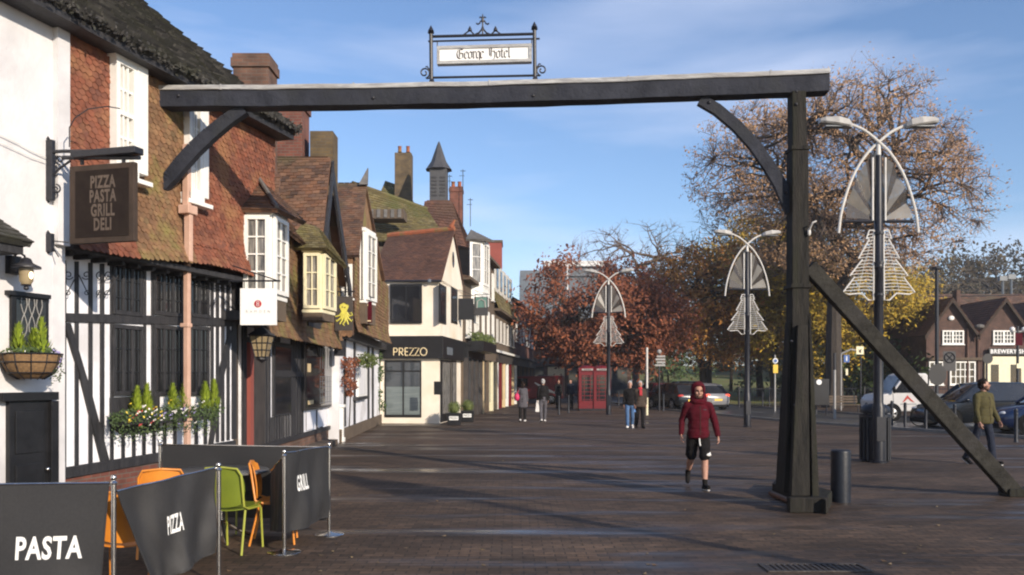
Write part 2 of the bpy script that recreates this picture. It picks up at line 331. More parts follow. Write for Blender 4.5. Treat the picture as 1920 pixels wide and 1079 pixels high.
def bil(a, b, c, d):
    a, b, c, d = map(V, (a, b, c, d))
    return lambda s, t: (a*(1-s)+b*s)*(1-t)+(d*(1-s)+c*s)*t
def roof(name, parent, mat, a, b, c, d, tw=.17, th=.11, thick=.018, body=.07, clip=None, sag=0, jit=.15):
    """roof slope: a,b eave, c,d ridge; tiles with a solid body beneath"""
    f0 = bil(a, b, c, d); n = (V(b)-V(a)).cross(V(d)-V(a)).normalized()
    def f(s, t):
        p = f0(s, t)
        if sag: p = p-V((0, 0, sag*math.sin(math.pi*s)))+V((0, 0, .03*noise.noise(p*.8)))
        return p
    mb = MB(); L = max((V(b)-V(a)).length, (V(c)-V(d)).length); H = max((V(d)-V(a)).length, (V(c)-V(b)).length)
    tiles(mb, f, max(2, int(L/tw)), max(2, int(H/th)), thick, clip=clip, jit=jit)
    if not clip:
        K = 8
        for i in range(K):
            for j in range(K): mb.prism([p-n*.006 for p in (f(i/K, j/K), f((i+1)/K, j/K), f((i+1)/K, (j+1)/K), f(i/K, (j+1)/K))], [p-n*body for p in (f(i/K, j/K), f((i+1)/K, j/K), f((i+1)/K, (j+1)/K), f(i/K, (j+1)/K))])
    return mb.build(name, mat, parent)
def window(fr, parent, u0, u1, z0, z1, n, cols=2, rows=3, fw=.05, bw=.025, fmat='white_paint', pmat='pane_dark', depth=.06, sill=True, mid=False, name='window', reveal=None):
    mb = MB(); b = lambda a0, a1, c0, c1, d0=n, d1=n+depth: fr.box(mb, a0, a1, c0, c1, d0, d1)
    b(u0, u0+fw, z0, z1); b(u1-fw, u1, z0, z1); b(u0+fw, u1-fw, z0, z0+fw); b(u0+fw, u1-fw, z1-fw, z1)
    a0, a1, c0, c1 = u0+fw, u1-fw, z0+fw, z1-fw
    for i in range(1, cols):
        x = a0+(a1-a0)*i/cols; b(x-bw/2, x+bw/2, c0, c1, n, n+depth*.8)
    for i in range(1, rows):
        z = c0+(c1-c0)*i/rows; ww = bw*(2 if mid and i == rows//2 else 1); b(a0, a1, z-ww/2, z+ww/2, n, n+depth*(.9 if mid and i == rows//2 else .72))
    o = mb.build(name, fmat, parent)
    p = MB(); fr.box(p, a0-.01, a1+.01, c0-.01, c1+.01, n-.02, n+depth*.25); p.build('pane', pmat, o)
    if sill:
        q = MB(); fr.box(q, u0-.05, u1+.05, z0-.055, z0-.003, n-.02, n+depth+.05); q.build('sill', fmat, o)
    return o
def pxwindow(fr, parent, x0, x1, y0, y1, n, **k):
    xm = (x0+x1)/2; u0 = fr.px(x0, y0, n)[0]; u1 = fr.px(x1, y0, n)[0]; z1 = fr.px(xm, y0, n)[1]; z0 = fr.px(xm, y1, n)[1]
    return window(fr, parent, u0, u1, z0, z1, n, **k)
def text_mb(body, size, xf, bold=0, sx=1.0, thick=.004, space=1.0, align='CENTER'):
    cu = bpy.data.curves.new('t', 'FONT'); cu.body = body; cu.size = 1; cu.offset = bold; cu.align_x = align; cu.align_y = 'CENTER'; cu.space_character = space; cu.resolution_u = 3
    ob = bpy.data.objects.new('t', cu); COL.objects.link(ob); bpy.context.view_layer.update()
    me = bpy.data.meshes.new_from_object(ob.evaluated_get(bpy.context.evaluated_depsgraph_get()))
    mb = MB(); mb.add([xf(v.co.x*size*sx, v.co.y*size) for v in me.vertices], [tuple(p.vertices) for p in me.polygons])
    bpy.data.objects.remove(ob); bpy.data.curves.remove(cu); bpy.data.meshes.remove(me)
    return mb
def strokes(mb, lines, nib, xf, d):
    """broad-nib lettering: every segment swept with a slanted nib"""
    for ln in lines:
        for (x0, y0), (x1, y1) in zip(ln[:-1], ln[1:]):
            p = [(x0-nib[0], y0-nib[1]), (x0+nib[0], y0+nib[1]), (x1+nib[0], y1+nib[1]), (x1-nib[0], y1-nib[1])]
            a = [xf(*q) for q in p]; mb.prism(a, [q+d for q in a])
# ================= setting: ground, road, park =================
def paver_mat():
    m = bpy.data.materials.new('paving'); m.use_nodes = True; t = m.node_tree; N = t.nodes; L = t.links; b = N['Principled BSDF']
    tc = N.new('ShaderNodeTexCoord')
    bt = N.new('ShaderNodeTexBrick'); bt.inputs['Scale'].default_value = 1; bt.inputs['Brick Width'].default_value = .21; bt.inputs['Row Height'].default_value = .105; bt.inputs['Mortar Size'].default_value = .006
    bt.inputs['Color1'].default_value = (.122, .080, .054, 1); bt.inputs['Color2'].default_value = (.066, .047, .034, 1); bt.inputs['Mortar'].default_value = (.030, .025, .021, 1)
    L.new(tc.outputs['Object'], bt.inputs[0])
    def noi(sx, sy, sc, d=5):
        mp = N.new('ShaderNodeMapping'); mp.inputs['Scale'].default_value = (sx, sy, 1); L.new(tc.outputs['Object'], mp.inputs[0])
        n = N.new('ShaderNodeTexNoise'); n.inputs['Scale'].default_value = sc; n.inputs['Detail'].default_value = d; n.inputs['Roughness'].default_value = .6; L.new(mp.outputs[0], n.inputs[0]); return n.outputs[0]
    def rng_(o, a, b_, c, d):
        r = N.new('ShaderNodeMapRange'); r.inputs[1].default_value = a; r.inputs[2].default_value = b_; r.inputs[3].default_value = c; r.inputs[4].default_value = d; L.new(o, r.inputs[0]); return r.outputs[0]
    def mul(a, b_):
        mm = N.new('ShaderNodeMixRGB'); mm.blend_type = 'MULTIPLY'; mm.inputs[0].default_value = 1; L.new(a, mm.inputs[1]); L.new(b_, mm.inputs[2]); return mm.outputs[0]
    c = mul(bt.outputs[0], rng_(noi(.5, 1, .9), .3, .7, .6, 1.3)); c = mul(c, rng_(noi(1, 1, 14, 3), .3, .7, .75, 1.25)); c = mul(c, rng_(noi(.35, .8, .35, 6), .35, .65, .72, 1.22))
    vo = N.new('ShaderNodeTexVoronoi'); vo.inputs['Scale'].default_value = 2.3; L.new(tc.outputs['Object'], vo.inputs[0]); c = mul(c, rng_(vo.outputs['Distance'], .02, .05, 1.7, 1.0))
    # bands of darker replaced courses running across the square
    c = mul(c, rng_(noi(.12, 1.2, .9, 4), .35, .65, .82, 1.12))
    wet = noi(.22, 1.3, .75, 4); wet2 = noi(.16, 1.6, .8, 3)
    ad = N.new('ShaderNodeMath'); ad.operation = 'ADD'; L.new(wet, ad.inputs[0]); L.new(wet2, ad.inputs[1])
    wf = rng_(ad.outputs[0], 1.02, 1.24, 0, 1)
    ro = rng_(wf, 0, 1, .75, .2); L.new(ro, b.inputs['Roughness'])
    c = mul(c, rng_(wf, 0, 1, 1.0, .62)); L.new(c, b.inputs['Base Color'])
    L.new(rng_(wf, 0, 1, .2, .5), b.inputs['Specular IOR Level'])
    hm = N.new('ShaderNodeMath'); hm.operation = 'MULTIPLY_ADD'; hm.inputs[1].default_value = -1.0; L.new(bt.outputs['Fac'], hm.inputs[0]); L.new(rng_(noi(1, 1, 30, 3), 0, 1, 0, .5), hm.inputs[2])
    bp = N.new('ShaderNodeBump'); bp.inputs['Distance'].default_value = .006; L.new(rng_(wf, 0, 1, .55, .10), bp.inputs['Strength']); L.new(hm.outputs[0], bp.inputs['Height']); L.new(bp.outputs[0], b.inputs['Normal'])
    return m
MATS['paving'] = paver_mat()
pm('asphalt', (.045, .045, .048), (.06, .06, .062), scale=1.5, rough=.35, bump=.3, bscale=60, stretch=(.3, 2, 1), c3=(.03, .031, .034))
pm('kerb_stone', (.22, .21, .19), (.16, .15, .14), scale=5, rough=.7, bump=.4)
pm('grass', (.11, .14, .025), (.16, .16, .04), scale=2, rough=.9, bump=.8, bscale=30, c3=(.16, .10, .03))
pm('earth', (.09, .08, .055), (.06, .06, .04), scale=.4, rough=.95)
pm('line_paint', (.6, .6, .57), (.4, .4, .38), scale=4, rough=.6)
# one big ground sheet to the horizon
mb = MB(); mb.quad((-900, -60, -.02), (1200, -60, -.02), (1200, 2500, -.02), (-900, 2500, -.02)); tag(mb.build('ground', 'earth', loc=(0, 0, 0)), kind='structure')
mb = MB(); mb.quad((-40, -20, 0), (60, -20, 0), (60, 110, 0), (-40, 110, 0)); tag(mb.build('pavement', 'paving', loc=(0, 0, 0)), kind='structure')
# road: near edge runs from the right foreground away to the left
RE = [(26, 8), (15.6, 23), (11.2, 35), (8.3, 50), (6.6, 70), (5.0, 108)]
def road_pt(i, off):
    a = V((*RE[max(0, i-1)], 0)); c = V((*RE[min(len(RE)-1, i+1)], 0)); d = (c-a).normalized(); n = V((d.y, -d.x, 0)); return V((*RE[i], 0))+n*off
mb = MB()
for i in range(len(RE)-1):
    a, b = road_pt(i, 0), road_pt(i+1, 0); c, d = road_pt(i+1, 7), road_pt(i, 7)
    mb.quad(*[p+V((0, 0, .004)) for p in (a, b, c, d)][::-1])
tag(mb.build('road', 'asphalt', loc=(0, 0, 0)), kind='structure')
for off, w_ in ((-.0, .14), (7.0, .14)):
    mb = MB()
    for i in range(len(RE)-1):
        a, b, c, d = road_pt(i, off-w_), road_pt(i+1, off-w_), road_pt(i+1, off), road_pt(i, off)
        mb.ext([a, d, c, b], (0, 0, .09))
    tag(mb.build('kerb', 'kerb_stone', loc=(0, 0, 0)), kind='structure')
mb = MB()
for i in range(len(RE)-1):
    a = road_pt(i, 3.5); b = road_pt(i+1, 3.5); L_ = (b-a).length; k = int(L_/4); d = (b-a).normalized(); n = V((d.y, -d.x, 0))*.05
    for j in range(k):
        p = a+d*(j*4); q = p+d*2; mb.quad(*[x+V((0, 0, .008)) for x in (p-n, p+n, q+n, q-n)])
tag(mb.build('road_marking', 'line_paint', loc=(0, 0, 0)), kind='structure')
# park grass rising gently behind the road
mb = MB(); nx, ny = 40, 24
for j in range(ny+1):
    for i in range(nx+1):
        y = 57+j*4; x = 13.5+i*3.0; z = .03+max(0, (y-60))*.045+.15*noise.noise(V((x*.1, y*.1, 0))); mb.v.append((x, y, z if j else .03))
for j in range(ny):
    for i in range(nx): a = j*(nx+1)+i; mb.f.append((a, a+1, a+nx+2, a+nx+1))
tag(mb.build('park_lawn', 'grass', loc=(0, 0, 0), smooth=True), kind='structure')
# fallen leaves
mb = MB(); lr = random.Random(3)
for i in range(380):
    Y = 5+lr.random()**1.6*34; X = lr.uniform(-.5, .62)*Y*.9+.5; s = lr.uniform(.015, .038); a = lr.random()*6.3; h = lr.uniform(.004, .018)
    c_, s_ = math.cos(a)*s, math.sin(a)*s
    mb.add([(X+c_, Y+s_, h), (X-s_*.6, Y+c_*.6, .004), (X-c_, Y-s_, h*.7), (X+s_*.6, Y-c_*.6, .005)], [(0, 1, 2, 3)])
tag(mb.build('fallen_leaves', 'fallen_leaf', loc=(0, 0, 0)), 'small brown leaves scattered over the damp paving', 'leaves', kind='stuff')
for (x, y, w_, d_, lab) in ((1528, 1066, .95, .34, 'dark iron drain grating in the paving below the bollard'),):
    g = G(x, y); root = thing('drain_cover', lab, 'drain cover', (g.x, g.y, 0))
    mb = MB(); x0, x1, y0, y1 = g.x-w_/2, g.x+w_/2, g.y-d_/2, g.y+d_/2
    mb.box(x0, x1, y0, y0+.04, .002, .014); mb.box(x0, x1, y1-.04, y1, .002, .014); mb.box(x0, x0+.04, y0+.04, y1-.04, .002, .014); mb.box(x1-.04, x1, y0+.04, y1-.04, .002, .014)
    mb.build('frame', 'drain_iron', root)
    mb = MB()
    for i in range(16): xx = x0+.05+i*(w_-.1)/16; mb.box(xx, xx+.03, y0+.042, y1-.042, .002, .011)
    mb.build('grating', 'drain_iron', root)

# ================= the timber gantry over the street =================
A = V((-5.0, 12.22, 0)); B = V((4.27, 11.55, 0)); bd = (B-A).normalized(); BF = Fr((A.x, A.y), (B.x, B.y)); BL = BF.L
gan = thing('timber_gantry', 'black timber gantry spanning the street from tile hung inn to its propped post', 'gantry', (3.95, 11.55, 0))
def beam_z(u): return 5.60-.05*math.sin(math.pi*u/BL)
def strip(name, mat, n0, n1, z0, z1, K=24, jag=0, bev=.008):
    mb = MB(); r_ = random.Random(5); ps = []
    for i in range(K+1):
        u = BL*i/K; z = beam_z(u); j = [r_.uniform(-jag, jag) for _ in range(4)]
        ps.append([BF.w(u, z+z0+j[0], n1+j[2]), BF.w(u, z+z0+j[1], n0), BF.w(u, z+z1+j[1], n0), BF.w(u, z+z1+j[0], n1+j[3])])
    for q in ps: mb.v += [tuple(p) for p in q]
    for i in range(K):
        for j in range(4): a = i*4+j; b = i*4+(j+1) % 4; mb.f.append((a, b, b+4, a+4))
    mb.f.append((3, 2, 1, 0)); mb.f.append(tuple(K*4+j for j in range(4)))
    return mb.build(name, mat, gan, bevel=bev)
strip('beam', 'gantry_timber', -.14, .12, -.01, .215, jag=.006)
strip('lead_capping', 'lead', -.165, .145, .218, .285, jag=.007, bev=.01)
mb = MB()
for i in range(5): u = .9+i*1.9; BF.box(mb, u, u+.02, beam_z(u)+.215, beam_z(u)+.292, -.171, .151)
mb.build('lead_joint', 'lead', gan)
# post: straight upper part, heavier lower part
def taperbox(mb, x0, x1, y0, y1, z0, X0, X1, Y0, Y1, z1):
    mb.hexa([(x0, y0, z0), (x1, y0, z0), (x1, y1, z0), (x0, y1, z0), (X0, Y0, z1), (X1, Y0, z1), (X1, Y1, z1), (X0, Y1, z1)])
PY = 11.55
def PXd(x, d): return (x-CX)/FPX*(PY-d)
def PX(x): return (x-CX)/FPX*PY
mb = MB(); taperbox(mb, PX(1482), PX(1509), PY-.1, PY+.12, 4.83, PX(1481), PX(1507), PY-.1, PY+.12, 5.6)
taperbox(mb, PX(1479), PX(1513), PY-.14, PY+.14, .25, PX(1480), PX(1510), PY-.13, PY+.13, 4.82); mb.build('post', 'post_timber', gan, bevel=.012)
mb = MB(); taperbox(mb, PX(1478), PX(1513), PY-.15, PY+.15, 4.8, PX(1478), PX(1513), PY-.15, PY+.15, 4.85)
mb.build('collar', 'post_timber', gan); mb = MB(); taperbox(mb, PX(1476), PX(1515), PY-.16, PY+.16, 2.95, PX(1477), PX(1514), PY-.16, PY+.16, 3.0); mb.build('collar', 'post_timber', gan)
# raking spur boards at the foot, front, sides
mb = MB(); taperbox(mb, PXd(1484, .42), PXd(1519, .42), PY-.42, PY-.30, .2, PX(1487), PX(1506), PY-.20, PY-.145, 2.45); mb.build('spur', 'post_timber', gan, bevel=.01)
mb = MB(); taperbox(mb, PXd(1520, .3), PXd(1534, .3), PY-.36, PY-.12, .16, PX(1510), PX(1514), PY-.14, PY+.02, 2.6); mb.build('spur', 'post_timber', gan, bevel=.01)
mb = MB(); taperbox(mb, PX(1464), PX(1476), PY-.15, PY+.25, .2, PX(1476), PX(1479), PY-.1, PY+.1, 2.5); mb.build('spur', 'post_timber', gan, bevel=.01)
# crossed ground sills
mb = MB(); p = [G(1448, 930), G(1462, 914), G(1560, 946), G(1549, 966)]
mb.hexa([V((q.x, q.y, .0)) for q in (p[0], p[3], p[2], p[1])]+[V((q.x, q.y, .19)) for q in (p[0], p[3], p[2], p[1])])
s1 = mb.build('ground_sill', 'post_timber', gan, bevel=.015)
mb = MB(); mb.box(PXd(1480, .55), PXd(1553, .55), PY-.57, PY-.43, .0, .20); mb.build('ground_sill', 'post_timber', gan, bevel=.015)
mb = MB(); mb.tube([G(1446, 930)+V((0, 0, .04)), G(1478, 945)+V((0, 0, .045)), G(1512, 962)+V((0, 0, .04))], [.042, .04, .042], 9); mb.build('kerb_roll', 'brick_brown', gan, smooth=True)
# curved brace at the post
def arc_brace(pts, wd, n0, n1, name='brace', mat='gantry_timber'):
    mb = MB(); q = []
    for i, (x, y) in enumerate(pts):
        a = V(pts[max(0, i-1)]); b = V(pts[min(len(pts)-1, i+1)]); t = (b-a).normalized(); nn = V((t.y, -t.x)); wi = wd[i]/2
        q.append(((x+nn.x*wi, y+nn.y*wi), (x-nn.x*wi, y-nn.y*wi)))
    for i in range(len(q)-1):
        xy = [q[i][0], q[i+1][0], q[i+1][1], q[i][1]]
        uz = [BF.px(x, y, n1) for x, y in xy]; o = len(mb.v)
        BF.poly(mb, uz, n0, n1)
    return mb.build(name, mat, gan)
arc_brace([(1313, 186), (1345, 204), (1382, 235), (1416, 272), (1444, 312), (1464, 345), (1478, 378), (1484, 398)], [20, 21, 21, 22, 23, 24, 24, 18], -.05, .05)
# wall-side brace: from the tile hanging up to the beam
a0 = V((-4.93, 12.3, 0)); 
mb = MB(); P0, P1 = (302, 355), (447, 203)
pts = [(304, 372), (318, 318), (345, 285), (385, 248), (428, 215), (450, 203), (478, 200), (455, 222), (410, 258), (372, 290), (340, 330), (322, 345)]
def brq(xa, ya, xb, yb, xc, yc, xd, yd):
    BF.poly(mb, [BF.px(x, y, .05) for x, y in ((xa, ya), (xb, yb), (xc, yc), (xd, yd))], -.08, .05)
cen = [(303, 353, 12), (316, 332, 24), (336, 307, 26), (362, 278, 26), (392, 250, 25), (424, 224, 23), (456, 203, 20)]
for (xa, ya, wa), (xb, yb, wb) in zip(cen[:-1], cen[1:]):
    t = V((xb-xa, yb-ya)).normalized(); n_ = V((-t.y, t.x))
    brq(xa+n_.x*wa/2, ya+n_.y*wa/2, xb+n_.x*wb/2, yb+n_.y*wb/2, xb-n_.x*wb/2, yb-n_.y*wb/2, xa-n_.x*wa/2, ya-n_.y*wa/2)
mb.build('brace', 'gantry_timber', gan)
# raking strut to the paving on the right
ft = G(1907, 930); ft = V((ft.x, ft.y, 0)); top = V((PX(1517), PY+.02, CH+(HY-500)/FPX*PY)); d = (ft-top).normalized(); side = d.cross(V((0, 1, 0))).normalized()
mb = MB(); hw, th = .105, .075
for k, (p, e) in enumerate(((top, 0), (ft+d*.02, 0))):
    for a_, b_ in ((-1, -1), (1, -1), (1, 1), (-1, 1)): mb.v.append(tuple(p+side*hw*a_*(.95 if k == 0 else 1.08)+V((0, 1, 0))*th*b_))
mb.f += [(0, 1, 2, 3), (7, 6, 5, 4)]+[(i, i+4, (i+1) % 4+4, (i+1) % 4) for i in range(4)]
mb.build('raking_strut', 'strut_timber', gan, bevel=.012)
mb = MB(); mb.box(ft.x-.2, ft.x+.22, ft.y-.16, ft.y+.16, 0, .12); mb.build('strut_foot', 'post_timber', gan, bevel=.015)
mb = MB(); mb.lathe((PX(1509), PY-.17, 3.64), [(.012, 0), (.022, .02), (.022, .07), (.012, .09)], 10); mb.tube([(PX(1509), PY-.19, 3.72), (PX(1512), PY-.24, 3.8), (PX(1519), PY-.24, 3.82)], .012, 6); mb.build('hook', 'lamp_white', gan, smooth=True)
# wire sagging under the beam
mb = MB(); mb.tube([BF.w(BF.px(720+i*9, 200)[0], 5.57-.05*math.sin(math.pi*i/6), .08) for i in range(7)], .006, 5); mb.build('cable', 'black_iron', gan)

for (x, y, n__) in ((1493, 172, .125), (1493, 196, .14), (1330, 192, .06), (1474, 360, .06), (335, 180, .125), (1000, 180, .125), (700, 184, .125)):
    p = BF.w(BF.px(x, y, n__)[0], BF.px(x, y, n__)[1], n__); mb = MB(); mb.sphere(p, .022, 8, 6); mb.build('bolt', 'black_iron', gan, smooth=True)
for (x, y) in ((1484, 640), (1500, 636), (1490, 760), (1497, 880)):
    p = S(x, y, PY-.2-.2*(y-640)/300); mb = MB(); mb.sphere(p, .02, 8, 6); mb.build('bolt', 'black_iron', gan, smooth=True)
# ---- iron sign frame standing on the beam ----
SF = BF
sg = thing('hotel_name_sign', 'black wrought iron frame with white board reading George Hotel above the beam', 'sign', tuple(BF.w(BF.px(907, 160)[0], 5.93, 0)))
def ip(x, y, n=0): u, z = BF.px(x, y, n); return BF.w(u, z, n)
mb = MB()
for x0, yb, yt in ((809, 160, 62), (1003, 154, 55)):
    mb.tube([ip(x0, yb), ip(x0-1, yt)], .026, 8)
    mb.tube([ip(x0-1, yt), ip(x0-1, yt-3), ip(x0-1, yt-7), ip(x0-1, yt-14)], [.012, .045, .03, .003], 8)
    mb.tube([ip(x0-1, yt+3), ip(x0-1, yt), ip(x0-1, yt-2)], [.02, .05, .02], 8)
    mb.build('upright', 'black_iron', sg, smooth=True); mb = MB()
mb = MB(); mb.tube([ip(809, 69), ip(1003, 64)], .021, 8); mb.tube([ip(803, 78), ip(1012, 73)], .014, 8); mb.tube([ip(811, 146), ip(1003, 142)], .017, 8)
for x, yy in ((820, 76), (997, 73)): mb.tube([ip(x, yy), ip(x, yy+16)], .008, 6)
mb.build('rail', 'black_iron', sg, smooth=True)
def spir(cx, cy, r0, turns, st, sg_=1, n=26): return [(cx+sg_*(r0*(1-.75*i/n))*math.cos(st+turns*6.283*i/n), cy+(r0*(1-.75*i/n))*math.sin(st+turns*6.283*i/n)) for i in range(n+1)]
for s_, bx, by in ((-1, 809, 146), (1, 1003, 141)):
    mb = MB(); sp = spir(bx+s_*13, by-9, 10.5, 1.4, 1.8, s_)
    mb.tube([ip(*q) for q in [(bx+s_*3, by+1), (bx+s_*9, by+1.5)]+sp], .011, 6)
    mb.tube([ip(*q) for q in [(bx+s_*2, by-4), (bx+s_*4, by-15), (bx+s_*8, by-21), (bx+s_*11, by-20)]], .010, 6)
    mb.build('scroll', 'black_iron', sg, smooth=True)
mb = MB(); cxp, cyp = 905, 66
mb.tube([ip(cxp, cyp), ip(cxp, 46), ip(cxp, 40)], .012, 6); mb.tube([ip(cxp, 44), ip(cxp, 40), ip(cxp, 34), ip(cxp, 26)], [.008, .024, .016, .002], 8)
for s_ in (-1, 1):
    mb.tube([ip(cxp+s_*q[0], q[1]) for q in ((0, 50), (2, 56), (7, 62), (14, 65))], .012, 6)
    mb.tube([ip(cxp+s_*q[0], q[1]) for q in ((1, 41), (4, 40), (5.5, 44), (9, 46), (12, 44))], .011, 6)
    mb.tube([ip(cxp+s_*q[0], q[1]) for q in ((0, 36), (4, 32), (6, 34))], .010, 6)
    mb.tube([ip(cxp+s_*q[0], q[1]) for q in ((16, 65), (21, 60), (24, 58), (28, 60), (36, 66))], .010, 6)
    mb.tube([ip(cxp+s_*24, 58), ip(cxp+s_*24, 55), ip(cxp+s_*24, 49)], [.03, .026, .002], 8)
mb.build('cresting', 'black_iron', sg, smooth=True)
mb = MB()
for (xa, ya, xb, yb) in ((803, 159, 816, 148), (997, 155, 1010, 143)):
    taper = [ip(xa, ya, .05), ip(xb, ya, .05), ip(xb, ya, -.05), ip(xa, ya, -.05), ip(xa+3, yb, .03), ip(xb-3, yb, .03), ip(xb-3, yb, -.03), ip(xa+3, yb, -.03)]; mb.hexa(taper)
mb.build('foot', 'black_iron', sg)
bu0, bz0 = BF.px(820, 123); bu1, bz1 = BF.px(997, 84)
mb = MB(); BF.box(mb, bu0, bu1, bz0, bz0+.045, -.05, .05); BF.box(mb, bu0, bu1, bz1-.045, bz1, -.05, .05); BF.box(mb, bu0, bu0+.04, bz0+.045, bz1-.045, -.05, .05); BF.box(mb, bu1-.04, bu1, bz0+.045, bz1-.045, -.05, .05)
fr_ = mb.build('board_frame', 'lead', sg, bevel=.004)
mb = MB(); BF.box(mb, bu0+.04, bu1-.04, bz0+.045, bz1-.045, -.035, .035); bo = mb.build('board', 'lettering_white', sg)
GL = {'e': (.56, [[(0, .15), (0, .85), (.25, 1), (.45, .8), (.05, .48)], [(0, .15), (.2, 0), (.45, .2)]]),
 'o': (.58, [[(0, .15), (0, .85), (.22, 1), (.45, .85), (.45, .15), (.22, 0), (0, .15)]]),
 'r': (.52, [[(0, 1), (.1, .9), (.1, .1), (.2, .02)], [(.1, .8), (.28, 1), (.42, .86)]]),
 'g': (.58, [[(.45, .9), (.2, 1), (0, .85), (0, .15), (.2, 0), (.45, .2)], [(.45, .95), (.45, -.2), (.2, -.42), (0, -.25)]]),
 't': (.5, [[(.15, 1.3), (.15, .15), (.28, 0), (.42, .12)], [(0, .95), (.36, .95)]]),
 'l': (.4, [[(.08, 1.5), (.08, .15), (.2, 0), (.3, .1)]]),
 'G': (1.08, [[(.8, 1.25), (.5, 1.5), (.15, 1.2), (0, .7), (.1, .2), (.45, 0), (.85, .2), (.85, .72), (.52, .82)], [(.38, 1.3), (.38, .25)], [(.55, 1.3), (.95, 1.42)]]),
 'H': (1.12, [[(.0, 1.3), (.25, 1.5), (.42, 1.4), (.36, .2), (.12, 0)], [(.14, 1.35), (.16, .35)], [(.42, .9), (.75, 1), (.92, .72), (.86, .1), (.66, -.35), (.55, -.2)], [(.6, 1.5), (.42, 1.3)]]), ' ': (.55, [])}
mb = MB(); word = 'George Hotel'; sc_ = .098; tot = sum(GL[c][0] for c in word)*sc_*1.02; uu = (bu0+bu1)/2-tot/2; zz = (bz0+bz1)/2-.058
for c in word:
    adv, ls = GL[c]; u_ = uu
    strokes(mb, ls, (.06, .05), lambda x, y: BF.w(u_+x*sc_, zz+y*sc_, .037), BF.n*.004); uu += adv*sc_*1.02
mb.build('lettering', 'sign_edge', bo)

# ================= left: white rendered house =================
def X1(Y): return -4.96+.275*(Y-12.3)
F1 = Fr((X1(5), 5), (X1(16.0), 16.0))
uA = F1.px(124, 400)[0]           # junction of white render and tile hanging
wb = thing('white_rendered_house', 'white rendered house front at the left edge with black door and wall brackets', 'house', tuple(F1.w(uA-2, 0, 0)))
mb = MB(); F1.box(mb, -6, uA-.13, 0, 9.5, -4, -.02); mb.build('wall', 'white_render', wb)
mb = MB(); u0, _ = F1.px(109, 400, .06); F1.box(mb, u0, uA+.0, 3.35, 9.5, -.3, .06); F1.box(mb, u0, uA, 0, 3.35, -.36, -.015); mb.build('corner_pier', 'white_render', wb)
# upper door panel and door
mb = MB(); F1.pxbox(mb, 22, 92, 551, 700, -.02, .02); k = mb.build('door_frame', 'black_paint', wb, bevel=.006)
mb = MB(); F1.pxbox(mb, 19, 96, 549, 557, -.02, .06); mb.build('door_hood', 'black_paint', wb)
u0, z1 = F1.px(30, 562, .02); u1, z0 = F1.px(85, 655, .02)
mb = MB(); F1.box(mb, u0, u1, z0, z1, .021, .027); mb.build('fanlight', 'pane_dark', wb)
mb = MB()
for k_ in range(3):
    for s_ in (-1, 1):
        cu = (u0+u1)/2+(k_-1)*.11; cz = (z0+z1)/2+.05
        mb.tube([F1.w(cu+s_*.045*math.sin(t*.9), cz-.2+t*.075, .032) for t in range(7)], .005, 5)
mb.build('fanlight_scroll', 'lamp_head', wb)
mb = MB(); F1.pxbox(mb, 6, 111, 736, 752, -.02, .10); F1.pxbox(mb, 18, 98, 752, 1000, -.02, .04); F1.pxbox(mb, 97, 111, 752, 1000, -.02, .09); dd = mb.build('door', 'black_paint', wb, bevel=.006)
mb = MB(); F1.pxbox(mb, 30, 84, 770, 850, .04, .055); F1.pxbox(mb, 30, 84, 870, 960, .04, .055); mb.build('door_panel', 'black_paint', dd, bevel=.01)
mb = MB(); p = F1.w(F1.px(88, 880, .06)[0], F1.px(88, 880, .06)[1], .07); mb.sphere(p, .03); mb.build('handle', 'steel', dd, smooth=True)
mb = MB(); mb.tube([F1.w(F1.px(x, y, .01)[0], F1.px(x, y, .01)[1], .01) for x, y in ((0, 253), (35, 270), (60, 284), (86, 296))], .006, 5); mb.tube([F1.w(F1.px(x, y, .01)[0], F1.px(x, y, .01)[1], .01) for x, y in ((0, 268), (35, 284), (60, 296), (86, 305))], .005, 5); mb.build('cable', 'white_paint', wb)
# tiled porch at the far left edge
po = thing('tiled_porch', 'small dark tiled porch canopy at the far left edge of the white wall', 'porch', tuple(F1.w(F1.px(0, 600, .2)[0], 0, .2)))
ua = F1.px(10, 455, .3)[0]; zc = F1.px(20, 455, .3)[1]; zt = F1.px(0, 410, 0)[1]+.12
roof('roof', po, 'roof_slate_mossy', F1.w(ua-1.4, zc, .55), F1.w(ua+.12, zc, .55), F1.w(ua-.15, zt, .0), F1.w(ua-1.4, zt, .0), tw=.15, th=.09, thick=.015)
roof('roof', po, 'roof_slate_mossy', F1.w(ua+.125, zc, .55), F1.w(ua+.32, zc, -.02), F1.w(ua-.14, zt, -.02), F1.w(ua-.146, zt, .0), tw=.15, th=.09, thick=.015)
mb = MB(); F1.box(mb, ua-1.4, ua+.06, zc-.14, zc-.01, 0, .48); mb.build('canopy', 'black_timber', po)
mb = MB(); F1.box(mb, ua-.25, ua-.05, 0, zc-.14, -.015, .18); mb.build('post', 'black_timber', po, bevel=.01)
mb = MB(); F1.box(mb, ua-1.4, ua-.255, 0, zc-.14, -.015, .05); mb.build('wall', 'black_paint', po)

# ================= the timber framed inn =================
inn = thing('timber_framed_inn', 'tile hung inn with black timbers on white panels beneath a mossy overhanging roof', 'inn', tuple(F1.w(F1.px(300, 600, -.3)[0], 0, -.3)))
GN = -.30
uR = F1.px(446, 500)[0]; uEnd = F1.px(515, 300)[0]; uE = F1.px(557, 268, .35)[0]
zJ = 3.40
# masonry body
mb = MB(); F1.box(mb, uA+.001, uR-.02, 0, 6.0, -6, GN-.062); mb.build('wall', 'brick_brown', inn)
